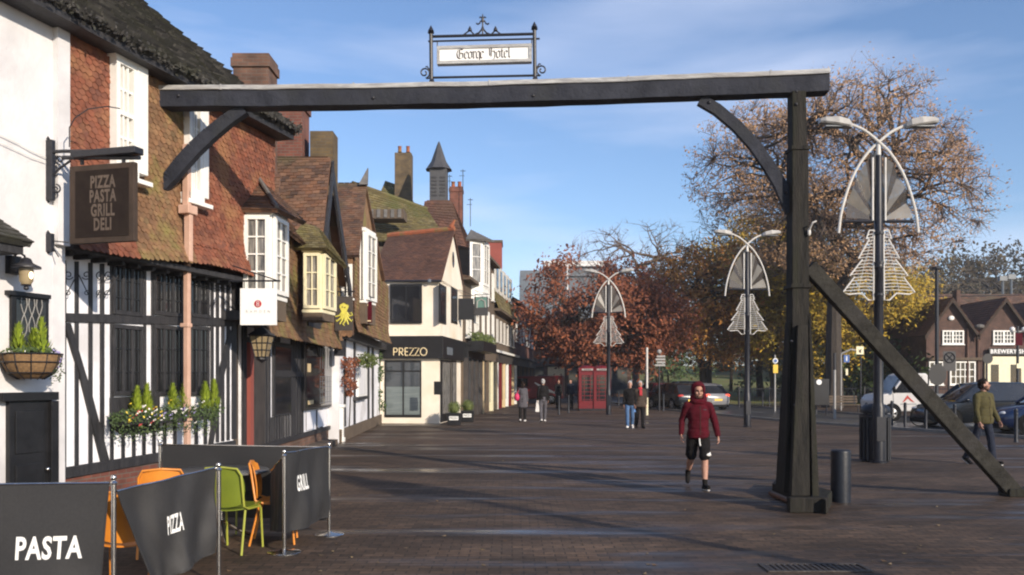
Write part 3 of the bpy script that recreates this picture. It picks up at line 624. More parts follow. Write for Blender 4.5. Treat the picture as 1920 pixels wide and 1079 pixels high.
# upper wall: tile hanging, bell-cast at the foot
def upf(u0, u1, za=zJ, zb=6.25):
    def f(s, t):
        u = u0+(u1-u0)*s; z = za+(zb-za)*t; h = z-za
        n = .015+.16*max(0, 1-h/.75)**2+.035*noise.noise(V((u*.9, z*.9, 3)))+.012*noise.noise(V((u*4, z*4, 1)))
        if h < .3: z -= .05*math.sin(u*1.3)
        return F1.w(u, z+.05*(u-uA)*.35-.02, n)
    return f
uW = F1.px(256, 300)[0]; uP = F1.px(349, 300)[0]
for (a_, b_, m_, lab) in ((uA+.02, uW-.15, 'hung_tile_red', None), (uW-.15, uP, 'hung_tile_brown', None), (uP, uEnd, 'hung_tile_red', None)):
    mb = MB(); f = upf(a_, b_); L_ = b_-a_; tiles(mb, f, max(2, round(L_/.105)), 40, .014, lap=.3, jit=.28, shape=1)
    K = 10
    for i in range(K):
        for j in range(K): mb.quad(f(i/K, j/K), f((i+1)/K, j/K), f((i+1)/K, (j+1)/K), f(i/K, (j+1)/K))
    mb.build('tile_hanging', m_, inn)
mb = MB(); F1.box(mb, uA+.02, uEnd-.01, 3.5, 6.3, -.27, -.02); mb.build('upper_wall', 'brick_brown', inn)
# jetty underside
mb = MB(); F1.box(mb, uA+.02, uR, 3.32, 3.40, GN-.02, .08); jb = mb.build('jetty_beam', 'black_timber', inn, bevel=.01)
for i in range(12): u = uA+.15+i*(uR-uA-.3)/11; mb = MB(); F1.box(mb, u-.035, u+.035, 3.26, 3.318, GN-.02, -.05); mb.build('joist_end', 'black_timber', inn, bevel=.008)
# ground floor timber frame on white infill
gx = lambda x: F1.px(x, 700, GN+.05)[0]
def gz(x, y): return F1.px(x, y, GN+.05)[1]
def sillz(x): return 885-(x-118)*(55/322)
mb = MB(); F1.poly(mb, [(gx(119), gz(119, 885)), (gx(441), gz(441, 831)), (gx(441), 3.318), (gx(119), 3.318)], GN-.06, GN+.012); mb.build('infill_panel', 'white_panel', inn)
mb = MB(); F1.poly(mb, [(gx(119), 0), (gx(444), 0), (gx(444), gz(444, 834)), (gx(119), gz(119, 889))], GN-.04, GN+.03); mb.build('brick_plinth', 'brick_red', inn)
def stud(x, y0, y1, w_=7, n1=GN+.032, x2=None):
    x2 = x if x2 is None else x2; mb = MB()
    F1.poly(mb, [F1.px(x2-w_/2, y1, n1), F1.px(x2+w_/2, y1, n1), F1.px(x+w_/2, y0, n1), F1.px(x-w_/2, y0, n1)], GN-.03, n1); return mb
rail = lambda x: 590+(x-118)*.045
for x, w_ in ((121, 8), (145, 7), (171, 7), (193, 7), (211, 6), (273, 4), (287, 4), (399, 5), (409, 5), (419, 5), (429, 5), (440, 9)):
    lo = x in (273, 287); y1 = 745 if lo else sillz(x)-6
    m_ = stud(x, 488+(x-118)*.09, y1, w_, n1=GN+.030+.0015*(x % 5)); m_.build('stud', 'black_timber', inn, bevel=.006)
for x in (232, 252, 271, 290, 310, 329, 352, 369, 386):
    stud(x, 770, sillz(x)-6, 6, n1=GN+.031).build('stud', 'black_timber', inn, bevel=.006)
mb = MB(); F1.pxpoly(mb, [(118, 604), (441, 613), (441, 597), (118, 587)], GN-.03, GN+.044); mb.build('mid_rail', 'black_timber', inn, bevel=.01)
mb = MB(); F1.pxpoly(mb, [(118, 900), (443, 841), (443, 826), (118, 878)], GN-.03, GN+.06); mb.build('sill_beam', 'black_timber', inn, bevel=.012)
mb = MB(); F1.pxpoly(mb, [(194, 876), (209, 876), (173, 740), (133, 606), (121, 606), (150, 700)], GN-.03, GN+.050); mb.build('brace', 'black_timber', inn)
mb = MB(); F1.pxpoly(mb, [(393, 836), (400, 836), (420, 710), (437, 626), (432, 618), (414, 690)], GN-.03, GN+.047); mb.build('brace', 'black_timber', inn)
# window banks: dark mullioned windows
def bank(x0, x1, y0, y1, k, n1=GN+.058):
    u0, u1 = gx(x0), gx(x1); z1 = gz((x0+x1)/2, y0); z0 = gz((x0+x1)/2, y1); mb = MB()
    F1.box(mb, u0, u1, z0, z0+.06, GN, n1); F1.box(mb, u0, u1, z1-.06, z1, GN, n1)
    for i in range(k+1): u = u0+(u1-u0-.055)*i/k; F1.box(mb, u, u+.055, z0+.06, z1-.06, GN, n1-.01)
    o = mb.build('window', 'black_timber', inn, bevel=.005)
    for i in range(k):
        a_ = u0+(u1-u0-.055)*i/k+.056; b_ = u0+(u1-u0-.055)*(i+1)/k-.001; mb = MB(); F1.box(mb, a_, b_, z0+.061, z1-.061, GN+.012, GN+.03); mb.build('pane', 'pane_dark', o)
        mb = MB(); m_ = (a_+b_)/2; F1.box(mb, m_-.008, m_+.008, z0+.061, z1-.061, GN+.031, GN+.05)
        for q in (.33, .66): z = z0+(z1-z0)*q; F1.box(mb, a_, m_-.0085, z-.008, z+.008, GN+.031, GN+.046); F1.box(mb, m_+.0085, b_, z-.008, z+.008, GN+.031, GN+.046)
        mb.build('glazing_bar', 'black_paint', o)
bank(213, 269, 495, 592, 3); bank(290, 345, 502, 593, 3); bank(356, 394, 506, 596, 2)
bank(213, 269, 610, 742, 3); bank(290, 345, 611, 742, 3); bank(356, 394, 612, 742, 2)
mb = MB(); F1.pxpoly(mb, [(211, 800), (232, 815), (300, 808), (300, 742), (211, 746)], GN-.03, GN+.066); mb.build('window_apron', 'black_timber', inn)
# iron scrolls below the jetty
for x, dx in ((122, 22), (168, -20), (181, 22), (196, 26), (400, 16), (420, 14)):
    mb = MB(); y = 512 if x < 300 else 530
    def fp(x_, y_): u, z = F1.px(x_, y_, GN+.1); return F1.w(u, z, GN+.1)
    mb.tube([fp(x, y+46), fp(x+dx, y+4)], .007, 5); mb.tube([fp(*q) for q in spir(x+dx*.3, y+4, 9, 1.3, .5, 1 if dx > 0 else -1)], .007, 5); mb.tube([fp(*q) for q in spir(x+dx*.25, y+38, 6, 1.3, 2.5, 1 if dx > 0 else -1)], .006, 5)
    mb.build('scroll_bracket', 'black_iron', inn)
# upper windows: boxed sashes standing proud of the tiles
def upwin(x0, x1, xj, y0, y1, sy, rows):
    u0 = F1.px(x0, 300, .14)[0]; u1 = F1.px(x1, 300, .14)[0]; uj = F1.px(xj, 300, .14)[0]; z1 = F1.px((x0+x1)/2, y0, .14)[1]; z0 = F1.px((x0+x1)/2, y1, .14)[1]
    o = window(F1, inn, u0, uj, z0, z1, .03, cols=3, rows=rows, fw=.07, bw=.028, depth=.11, sill=False, mid=True, pmat='pane_curtain')
    mb = MB(); F1.box(mb, uj+.001, u1, z0-.02, z1+.06, -.1, .15); F1.box(mb, u0-.04, uj, z1+.001, z1+.10, -.1, .15); F1.box(mb, u0-.06, uj, z0-.10, z0-.001, -.1, .17); mb.build('surround', 'white_paint', o, bevel=.006)
    mb = MB(); F1.box(mb, u0-.07, u1+.05, z0-.17, z0-.105, -.1, .19); mb.build('sill', 'lead_flash' if rows == 5 else 'white_paint', o, bevel=.008)
upwin(219, 277, 258, 120, 318, 0, 4)
upwin(356, 391, 381, 196, 366, 0, 4)
# roof: hipped, moss grown
eN = .38
def eav(u): return F1.w(u, 6.22-.022*(u-uA)+.03*math.sin(u*2), eN)
uC = uE
sl_ = .95; D = 3.1
a = F1.w(uA-3.5, 6.28, eN); b = F1.w(uC, 6.13, eN); c = F1.w(uC-D, 6.13+sl_*D, eN-D); d = F1.w(uA-3.5, 6.28+sl_*D, eN-D)
roof('roof', inn, 'roof_slate_mossy', a, b, c, d, tw=.24, th=.13, thick=.038, body=.12, sag=.10, jit=.4)
b2 = F1.w(uC+.002, 6.13, eN-2*D)
roof('roof', inn, 'roof_tile_brown', b+F1.u*.003, b2, c+F1.u*.003, c+F1.u*.002, tw=.2, th=.12, thick=.03, body=.1)
# ragged mossy eave edge and dark soffit
mb = MB(); r_ = random.Random(11)
for i in range(1100):
    s = r_.random(); p = F1.w(uA-1.5+(uC-uA+1.5)*s, 6.21-.016*(uC-uA)*s-.1*math.sin(math.pi*(1.5*.2+s*.75))+r_.gauss(0, .035), eN+r_.gauss(.01, .05)); mb.leaf(p, r_.uniform(.02, .06), r_)
mb.build('moss', 'roof_slate_mossy', inn)
mb = MB(); F1.box(mb, uA-3.4, uC-.06, 5.96, 6.04, -.06, eN-.06); mb.build('soffit', 'black_timber', inn)
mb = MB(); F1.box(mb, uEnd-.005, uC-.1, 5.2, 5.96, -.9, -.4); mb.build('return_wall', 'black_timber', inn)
# salmon downpipe with hopper
mb = MB(); u = F1.px(348, 400, .1)[0]; u2 = F1.px(352, 700, 0)[0]
F1.box(mb, u-.042, u+.042, F1.px(348, 386, .2)[1], F1.px(348, 266, .2)[1], .07, .17)
mb.build('downpipe', 'salmon_pipe', inn, bevel=.01)
mb = MB(); zz = F1.px(348, 386, .2)[1]
F1.box(mb, u-.042, u+.042, 3.45, zz-.002, .10, .2); mb.build('downpipe', 'salmon_pipe', inn, bevel=.01)
mb = MB(); F1.box(mb, u2-.04, u2+.04, .62, 3.46, -.05, .03); mb.build('downpipe', 'salmon_pipe', inn, bevel=.01)
for nm_, q in (('hopper', (u-.11, u+.11, zz-.1, zz+.03, .05, .23)), ('pipe_clip', (u2-.055, u2+.055, 2.5, 2.56, -.1, .045)), ('pipe_clip', (u2-.055, u2+.055, 1.1, 1.16, -.1, .045))):
    mb = MB(); F1.box(mb, *q); mb.build(nm_, 'salmon_pipe', inn, bevel=.012)
# chimneys
def chimney(parent, x0, x1, ytop, Y, zb, dep, mat='brick_red', cap='step', pots=0, name='chimney', seed=0):
    a_ = (x0-CX)/FPX*Y; b_ = (x1-CX)/FPX*Y; zt = CH+(HY-ytop)/FPX*Y; w_ = (b_-a_); mb = MB(); e = .045*max(1, w_)
    sl = .14 if cap == 'slab' else .30
    mb.box(a_, b_, Y, Y+dep, zb, zt-sl)
    o = mb.build(name, mat, parent)
    mb = MB(); mb.box(a_-e, b_+e, Y-e, Y+dep+e, zt-sl+.002, zt-.10 if sl > .2 else zt)
    if sl > .2: mb.box(a_-e*.4, b_+e*.4, Y-e*.4, Y+dep+e*.4, zt-.098, zt); mb.build('chimney_cap', mat if cap == 'step' else 'lead_flash', o, bevel=.01)
    for i in range(pots):
        mb = MB(); mb.lathe((a_+w_*(i+.5)/pots, Y+dep/2, zt), [(.13, 0), (.11, .05), (.10, .3), (.13, .34), (.09, .34)], 12); mb.build('chimney_pot', 'ridge_red', o, smooth=True)
    return o
chimney(inn, 437, 503, 100, 18.4, 5, .7, 'brick_brown')

# ---- things fixed to the two fronts ----
# hanging menu board on iron bracket
NV = F1.n
ub = F1.px(92, 320)[0]
hs = thing('hanging_menu_sign', 'brown hanging board lettered PIZZA PASTA GRILL DELI on iron bracket', 'sign', tuple(F1.w(ub, F1.px(92, 455)[1], .8)))
SB = Fr(tuple(F1.w(ub, 0, 0))[:2], tuple(F1.w(ub, 0, 2))[:2])   # frame running out from the wall, facing us
def sb(x, y, n=0): u, z = SB.px(x, y, n); return SB.w(u, z, n)
mb = MB(); SB.pxbox(mb, 84, 97, 262, 376, -.03, .03); o = mb.build('wall_plate', 'black_iron', hs, bevel=.008)
mb = MB(); mb.tube([sb(90, 262), sb(90, 256)], [.03, .004], 6); mb.tube([sb(90, 376), sb(90, 381)], [.03, .004], 6); mb.build('finial', 'black_iron', hs)
mb = MB(); mb.tube([sb(97, 285), sb(120, 284), sb(258, 284)], .022, 8); mb.tube([sb(118, 296), sb(262, 296)], .026, 8)
mb.tube([sb(97, 332), sb(112, 316), sb(132, 302)], .014, 6); mb.tube([sb(*q) for q in spir(105, 355, 9, 1.3, -1.5, 1)], .010, 6); mb.tube([sb(*q) for q in spir(112, 300, 9, 1.3, 1.5, 1)], .010, 6)
mb.build('bracket', 'black_iron', hs, smooth=True)
mb = MB(); SB.pxbox(mb, 131, 252, 278, 291, -.06, .10); mb.build('sign_lamp', 'black_iron', hs, bevel=.01)
mb = MB(); SB.pxbox(mb, 150, 155, 297, 309, -.012, .012); SB.pxbox(mb, 228, 233, 297, 309, -.012, .012); mb.build('hanger', 'black_iron', hs)
mb = MB(); w0 = SB.pxbox(mb, 130, 251, 308, 455, -.04, .03); bo = mb.build('board', 'sign_edge', hs, bevel=.006)
mb = MB(); SB.pxbox(mb, 141, 241, 318, 444, .031, .036); mb.build('board_face', 'sign_board', bo)
for i, wd in enumerate(('PIZZA', 'PASTA', 'GRILL', 'DELI')):
    u_, z_ = SB.px(192, 342+i*26.5, .04); mb = text_mb(wd, .18, lambda x, y: SB.w(u_+x, z_+y*1.1, .0385), bold=.035, sx=.66, space=1.1); mb.build('lettering', 'lettering_faded', bo)
mb = MB(); mb.tube([sb(140, 222), sb(165, 205), sb(200, 200), sb(225, 204)], .007, 5); mb.tube([sb(130, 276), sb(130, 240), sb(140, 222)], .007, 5); mb.build('stay', 'black_iron', hs)
lb = thing('sign_stay_bracket', 'small black iron bracket on white wall under the menu board', 'bracket', tuple(F1.w(ub, F1.px(92, 475)[1], .1)))
mb = MB(); SB.pxbox(mb, 84, 96, 438, 472, -.02, .03); mb.tube([sb(90, 438), sb(90, 432)], [.03, .004], 6); mb.tube([sb(90, 472), sb(90, 477)], [.03, .004], 6); mb.tube([sb(96, 452), sb(128, 455)], .008, 6); mb.tube([sb(96, 460), sb(110, 482)], .007, 6); mb.build('plate', 'black_iron', lb)
# wall lantern
ll = thing('wall_lantern', 'lit bell shaped lantern on a swan neck beside the porch', 'lantern', tuple(sb(48, 530)))
LF = lambda x, y, dn=.3: F1.w(F1.px(x, y, dn)[0], F1.px(x, y, dn)[1], dn)
mb = MB(); mb.tube([LF(24, 492, 0), LF(27, 480, .05), LF(36, 474, .15), LF(46, 480, .28), LF(48, 490, .3)], .012, 7); mb.lathe(LF(24, 498, .0), [(.09, -.1), (.09, .1)], 10); mb.build('arm', 'black_iron', ll, smooth=True)
c_ = LF(49, 500); mb = MB(); mb.lathe(c_, [(.155, -.02), (.15, .0), (.07, .04), (.05, .085), (.02, .1)], 18); mb.build('shade', 'black_iron', ll, smooth=True)
mb = MB(); mb.lathe(c_, [(.05, -.2), (.072, -.16), (.075, -.03)], 14); mb.build('glass', 'lantern_glass', ll, smooth=True)
mb = MB(); mb.sphere(c_+V((0, 0, -.24+.0)), .0001+.028); mb.lathe(c_+V((0, 0, -.215)), [(.05, 0), (.055, .012)], 12); mb.build('cage', 'black_iron', ll)
mb = MB(); mb.sphere(c_+NV*.055+V((0, 0, -.1)), .032, sc=(1, 1, 1.6)); mb.build('bulb', 'bulb_warm', ll, smooth=True)
# hanging basket
def conifer(root, p, h, r, k=260, rg=rng, mat='foliage_conifer'):
    mb = MB()
    for i in range(k):
        t = rg.random()**.8; rr = r*(1-t)**.7*min(1, .35+t*4); a = rg.random()*6.283; q = rr*math.sqrt(rg.random()); c = V(p)+V((q*math.cos(a), q*math.sin(a), t*h))
        d = V((math.cos(a)*.6, math.sin(a)*.6, 1)).normalized()*rg.uniform(.025, .065); e = V((-math.sin(a), math.cos(a), 0))*rg.uniform(.006, .014); mb.add([c-d, c+e, c+d, c-e], [(0, 1, 2, 3)])
    return mb.build('conifer', mat, root)
def clump(mb, c, rad, k, sz, rg=rng):
    for i in range(k):
        a = V((rg.gauss(0, 1), rg.gauss(0, 1), rg.gauss(0, 1))).normalized()*rg.random()**.4; mb.leaf(V(c)+V((a.x*rad[0], a.y*rad[1], a.z*rad[2])), sz, rg)
hb = thing('hanging_basket', 'coir wall basket of lime conifers and trailing flowers over the door', 'hanging basket', tuple(F1.w(F1.px(62, 710, .25)[0], F1.px(62, 712, .25)[1], .25)))
bc = F1.w(F1.px(62, 660, .25)[0], F1.px(62, 668, .25)[1], .22)
mb = MB(); mb.lathe(bc, [(.12, -.26), (.23, -.19), (.29, -.08), (.31, .02), (.27, .02)], 20); mb.build('coir_bowl', 'basket_coir', hb, smooth=True)
mb = MB()
for i in range(12):
    a = i*6.283/12; mb.tube([bc+V((r_*math.cos(a), r_*math.sin(a), z)) for r_, z in ((.13, -.265), (.24, -.195), (.30, -.085), (.32, .025))], .006, 4)
for r_, z in ((.24, -.19), (.305, -.07), (.325, .025)): mb.tube([bc+V((r_*math.cos(i*.3927), r_*math.sin(i*.3927), z)) for i in range(17)], .007, 4)
mb.build('wire_cage', 'black_iron', hb)
for dx, dy, h in ((-.14, 0, .36), (.10, .04, .42), (-.02, .1, .3)): conifer(hb, bc+V((dx, dy, 0)), h, .13)
mb = MB(); clump(mb, bc+V((0, 0, .03)), (.3, .28, .08), 420, .03); clump(mb, bc+V((.22, .1, -.12)), (.1, .1, .22), 160, .022); clump(mb, bc+V((-.27, 0, 0)), (.1, .1, .1), 100, .022); mb.build('trailing_plant', 'foliage_dark', hb)
mb = MB(); clump(mb, bc+V((.27, .05, -.02)), (.08, .1, .12), 34, .02); mb.build('flower', 'flower_purple', hb)
mb = MB(); clump(mb, bc+V((-.1, -.2, .02)), (.2, .1, .06), 14, .018); mb.build('flower', 'flower_white', hb)
mb = MB(); mb.tube([F1.w(F1.px(62, 660, 0)[0], bc.z+.1, -.02), bc+V((0, 0, .05))], .012, 6); mb.build('bracket', 'black_iron', hb)
# window trough
wt = thing('window_box', 'long window trough with six upright lime conifers and trailing pansies', 'window box', tuple(F1.w(F1.px(320, 790, 0)[0], F1.px(320, 790, 0)[1], 0)))
mb = MB(); tu0, tz = F1.px(240, 775, .12)[0], 0; tu1 = F1.px(405, 775, .12)[0]; tz = F1.px(320, 792, 0)[1]
F1.box(mb, tu0, tu1, tz, tz+.17, GN+.12, .03); mb.build('trough', 'black_timber', wt, bevel=.01)
for x, h in ((257, .36), (276, .40), (324, .40), (346, .42), (385, .42), (401, .46)):
    u_ = F1.px(x, 740, -.06)[0]; conifer(wt, F1.w(u_, tz+.14, -.06), h, .125 if x < 380 else .14, 520)
mb = MB(); r_ = random.Random(9)
for i in range(26):
    u_ = tu0-.12+(tu1-tu0+.28)*i/25; c = F1.w(u_, tz+.12+r_.gauss(0, .03), .02); clump(mb, c, (.12, .12, .11), 60, .028, r_); clump(mb, c+V((0, 0, -.14-.1*r_.random())), (.07, .06, .14), 26, .022, r_)
mb.build('trailing_plant', 'foliage_dark', wt)
for m_, k, rg_ in (('flower_yellow', 16, (0, .55)), ('flower_white', 22, (.1, .8)), ('flower_red', 7, (0, .3)), ('flower_purple', 12, (.2, .7))):
    mb = MB()
    for i in range(k):
        u_ = tu0-.1+(tu1-tu0+.2)*r_.uniform(*rg_); p = F1.w(u_, tz+.16+r_.gauss(0, .07), .12+r_.random()*.05)
        for q in range(3): mb.leaf(p+V((r_.gauss(0, .012),)*3), .022, r_)
    mb.build('flower', m_, wt)
# ================= the old timber house next to the inn =================
OW = (-4.85, 14.3)
F2 = Fr((-4.86, 14.3), (-5.02, 23.2))
oh = thing('timber_framed_restaurant', 'crooked old timber framed restaurant with two bay windows and steep brown tiled cross gable', 'restaurant building', (-4.9, 18, 0))
mb = MB(); F2.box(mb, .1, F2.L, .0, 4.4, -5, -.06); mb.build('wall', 'stone_dark', oh)
def p2(x, y, n): return F2.px(x, y, n)
mb = MB(); F2.poly(mb, [(p2(452, 840, 0)[0], .42), (p2(632, 800, 0)[0], .42), (p2(632, 800, 0)[0], 2.75), (p2(452, 840, 0)[0], 2.75)], -.05, .0); mb.build('infill_panel', 'white_panel', oh)
mb = MB(); F2.box(mb, .05, F2.L, 0, .42, -.05, .03); mb.build('brick_plinth', 'brick_brown', oh)
mb = MB(); u0 = p2(540, 830, .3)[0]; F2.box(mb, u0, F2.L-.6, 0, .14, .031, .4); mb.build('step', 'step_stone', oh, bevel=.015)
def b2(name, mat, x0, x1, z0, z1, n0, n1, yref=700, bev=0, par=None):
    mb = MB(); F2.box(mb, p2(x0, yref, n1)[0], p2(x1, yref, n1)[0], z0, z1, n0, n1); return mb.build(name, mat, par or oh, bevel=bev)
for i, x in enumerate((457, 462, 500, 506, 519, 524, 549, 553, 558, 563, 568, 631)): b2('stud', 'black_timber', x-1.6, x+1.6, .42, 2.75, -.01, .03+.001*i)
for i, x in enumerate((510, 514, 519.3, 523, 528.5, 533, 538, 543, 596, 604)): b2('stud', 'black_timber', x-1, x+1, .42, .95, -.01, .026+.001*i)
b2('sill_beam', 'black_timber', 452, 632, .36, .46, -.02, .07)
b2('mid_rail', 'black_timber', 516, 631, 1.78, 1.9, -.02, .068)
d_ = b2('door', 'shop_dark', 466, 497, .3, 2.5, -.01, .05)
b2('door_post', 'tower_red', 470, 476, .2, 2.4, .0, .10)
k_ = b2('window', 'black_timber', 514, 549, .96, 2.5, -.01, .05); b2('pane', 'pane_dark', 517, 546, 1.0, 1.76, .05, .058, par=k_); b2('pane', 'pane_dark', 517, 546, 1.92, 2.4, .05, .058, par=k_)
k_ = b2('shop_door', 'black_paint', 571, 628, .98, 2.7, -.01, .10, bev=.01); b2('glass', 'pane_dark', 575, 624, 1.05, 2.6, .10, .106, par=k_)
mb = MB()
for i in range(5):
    u = p2(601+i*4.6, 700, .115)[0]; F2.box(mb, u-.01, u+.01, 1.1, 1.8, .107, .113); F2.box(mb, u-.01, u+.01, 2.0, 2.55, .107, .113)
for i in range(6): F2.box(mb, p2(600, 700, .115)[0], p2(622, 700, .115)[0], 1.12+i*.135, 1.132+i*.135, .1135, .118)
mb.build('lead_glazing', 'far_grey', k_)
for x0, x1 in ((576, 589), (596, 608)): b2('white_panel', 'white_panel', x0, x1, .50, .93, .031, .045)
b2('notice', 'shop_yellow', 577, 583, 1.9, 2.1, .107, .112); b2('notice', 'shop_yellow', 578, 588, 1.12, 1.22, .107, .112)
b2('jetty_beam', 'black_timber', 452, 640, 2.70, 2.86, -.05, .40, bev=.01)
# upper tile-hung wall and its end facing us
U2 = Fr((-4.46, 15.25), (-4.6, 23.0))
def hang(fr, u0, u1, z0, z1, n, mat, parent, tw=.14, th=.105, bell=.1, name='tile_hanging', clip=None):
    def f(s, t):
        z = z0+(z1-z0)*t; h = z-z0; nn = n+.012+bell*max(0, 1-h/.5)**2+.015*noise.noise(V((u0+s*(u1-u0), z, 2)))
        return fr.w(u0+(u1-u0)*s, z, nn)
    mb = MB(); tiles(mb, f, max(2, int(abs(u1-u0)/tw)), max(2, int((z1-z0)/th)), .015, jit=.25, shape=1, clip=clip); o = mb.build(name, mat, parent)
    if not clip: mb = MB(); fr.box(mb, u0, u1, z0+.02, z1, n-.15, n); mb.build('upper_wall', 'brick_brown', parent)
    return o
hang(U2, 0, 7.6, 2.55, 4.75, 0, 'hung_tile_brown', oh)
# bay A: canted oriel beside the inn
def bay(parent, pts, z0, z1, fmat, cols, rows, apron, roofpts=None, pm_='pane_curtain', fw=.06, zap=None):
    """pts: plan polygon corners left to right as seen; a window in every outward face"""
    n = len(pts); cx = sum(p[0] for p in pts)/n; cy = sum(p[1] for p in pts)/n
    mb = MB(); mb.ext([(p[0], p[1], z0-.001) for p in pts][::-1], (0, 0, -(z0-zap if zap else .35))); mb.build('bay_apron', apron, parent)
    mb = MB(); mb.ext([(cx+(p[0]-cx)*.97, cy+(p[1]-cy)*.97, z0) for p in pts][::-1], (0, 0, z1-z0)); mb.build('bay_core', fmat, parent)
    mb = MB(); mb.ext([(cx+(p[0]-cx)*1.06, cy+(p[1]-cy)*1.06, z0-.07) for p in pts][::-1], (0, 0, .069)); mb.ext([(cx+(p[0]-cx)*1.07, cy+(p[1]-cy)*1.07, z1+.001) for p in pts][::-1], (0, 0, .10)); mb.build('bay_cornice', fmat, parent, bevel=.008)
    for i in range(len(cols)):
        f_ = Fr(pts[i], pts[i+1]); window(f_, parent, .03, f_.L-.03, z0+.02, z1-.02, .0, cols=cols[i], rows=rows, fmat=fmat, pmat=pm_, fw=fw, bw=.024, sill=False)
bay(oh, [(-4.47, 14.15), (-3.98, 14.15), (-3.93, 14.85), (-4.47, 14.9)], 3.13, 4.46, 'white_paint', (2, 2), 4, 'stone_dark', zap=2.72, fw=.07)
# hipped roof of bay A
ap = V((-4.42, 14.75, 5.22)); e0 = V((-4.56, 14.0, 4.52)); e1 = V((-3.86, 14.0, 4.52)); e2 = V((-3.72, 15.4, 4.55)); e3 = V((-4.5, 15.5, 5.0))
ap2 = ap+V((.04, .04, 0))
roof('bay_roof', oh, 'roof_tile_brown', e0, e1, ap2, ap, tw=.13, th=.1); roof('bay_roof', oh, 'roof_tile_brown', e1+V((.002, .002, 0)), e2, ap2+V((.0, .3, .0)), ap2+V((.002, 0, 0)), tw=.13, th=.1)
mb = MB(); mb.tube([ap+V((0, -.02, .05)), (e1+ap)/2+V((0, 0, .05)), e1+V((0, 0, .03))], .035, 7); mb.build('hip_tile', 'lead_flash', oh, smooth=True)
# bay B: cream bay
bay(oh, [(-4.33, 17.65), (-3.93, 17.65), (-3.84, 18.45), (-4.33, 18.5)], 3.17, 4.35, 'cream_paint', (2, 2), 3, 'stone_dark', zap=2.95)
e0 = V((-4.7, 17.5, 4.42)); e1 = V((-3.8, 17.5, 4.42)); e2 = V((-3.64, 18.85, 4.2)); ap = V((-4.4, 17.9, 5.0)); ap2 = V((-4.2, 18.4, 5.0))
roof('bay_roof', oh, 'roof_tile_mossy', e0, e1, ap2, ap, tw=.13, th=.1); roof('bay_roof', oh, 'roof_tile_mossy', e1+V((.002, .002, 0)), e2, ap2+V((0, .4, 0)), ap2+V((.002, 0, 0)), tw=.13, th=.1)
# gabled cross wing
W = [(-9.5, 18.45, 4.5), (-4.12, 18.45, 4.5), (-4.36, 20.5, 7.05), (-9.5, 20.5, 7.05)]
roof('roof', oh, 'roof_tile_brown', *W, tw=.17, th=.12, sag=.08, jit=.3)
roof('roof', oh, 'roof_tile_brown', (-4.38, 22.6, 4.2), (-9.5, 22.6, 4.2), (-9.5, 20.505, 7.05), (-4.42, 20.505, 7.05), tw=.17, th=.12)
mb = MB(); mb.ext([(-4.45, 18.7, 2.9), (-4.62, 22.4, 2.9), (-4.6, 22.4, 4.2), (-4.55, 20.5, 6.8), (-4.45, 18.6, 4.5)], (-3, 0, 0)); mb.build('gable_wall', 'black_timber', oh)
for (q0, q1) in (((-4.10, 18.4, 4.42), (-4.32, 20.5, 6.98)), ((-4.30, 22.65, 4.1), (-4.36, 20.55, 6.98))):
    mb = MB(); a_, b_ = V(q0), V(q1); mb.prism([a_, b_, b_+V((0, 0, -.42)), a_+V((0, 0, -.42))], [p+V((.05, .01, 0)) for p in (a_, b_, b_+V((0, 0, -.42)), a_+V((0, 0, -.42)))]); mb.build('barge_board', 'black_timber', oh)
chimney(oh, 510, 567, 180, 20.7, 4, .7, 'brick_red', name='chimney')
chimney(oh, 581, 624, 235, 20.7, 6.2, .6, 'brick_yellow', cap='slab')
roof('roof', oh, 'roof_tile_brown', (-9, 15.4, 4.6), (-4.25, 15.4, 4.6), (-4.5, 16.6, 5.7), (-9, 16.6, 5.7), tw=.17, th=.12)
roof('roof', oh, 'roof_tile_brown', (-4.2, 15.6, 4.55), (-4.3, 19.0, 4.5), (-5.2, 19.0, 5.5), (-5.2, 15.6, 5.6), tw=.17, th=.12)
# ================= second old house with the octopus sign =================
ow = thing('tile_hung_tavern', 'old tile hung house with white lower wall and climbing plants before the cream corner restaurant', 'tavern building', (-4.9, 27, 0))
F3 = Fr((-4.72, 23.3), (-5.2, 34.2))
mb = MB(); F3.box(mb, 0, F3.L, 0, 5, -5, 0); mb.build('wall', 'white_panel', ow)
def b3(name, mat, x0, x1, y0, y1, n0, n1, bev=0, par=None):
    mb = MB(); F3.pxbox(mb, x0, x1, y0, y1, n0, n1); return mb.build(name, mat, par or ow, bevel=bev)
mb = MB(); F3.box(mb, .0, F3.L, 0, .35, .0, .06); mb.build('plinth', 'stone_dark', ow)
for x in (648, 666, 692, 700): b3('stud', 'black_timber', x-1.2, x+1.2, 636, 800, 0, .04)
k_ = b3('window', 'white_paint', 672, 688, 678, 748, .0, .05); b3('pane', 'white_render', 674, 686, 682, 740, .05, .055, par=k_); b3('sill', 'black_timber', 670, 690, 744, 750, .0, .14, par=k_)
mb = MB(); F3.box(mb, -.1, F3.L, 2.86, 3.1, -.1, .28); mb.build('jetty_beam', 'black_timber', ow)
U3 = Fr((-4.28, 23.0), (-4.5, 31))
hang(U3, 0, 8, 3.05, 5.1, 0, 'hung_tile_brown', ow)
S3 = Fr((-6.0, 22.98), (-4.28, 22.98)); hang(S3, 0, S3.L, 2.9, 5.1, 0, 'hung_tile_brown', ow)
bay(ow, [(-4.3, 24.0), (-4.12, 24.0), (-4.0, 25.0), (-4.3, 25.1)], 3.95, 5.9, 'white_paint', (1, 2), 4, 'stone_dark', fw=.08, zap=3.3)
pxwindow(S3, ow, 641, 661, 496, 560, .02, cols=2, rows=3, fw=.07, fmat='white_paint')
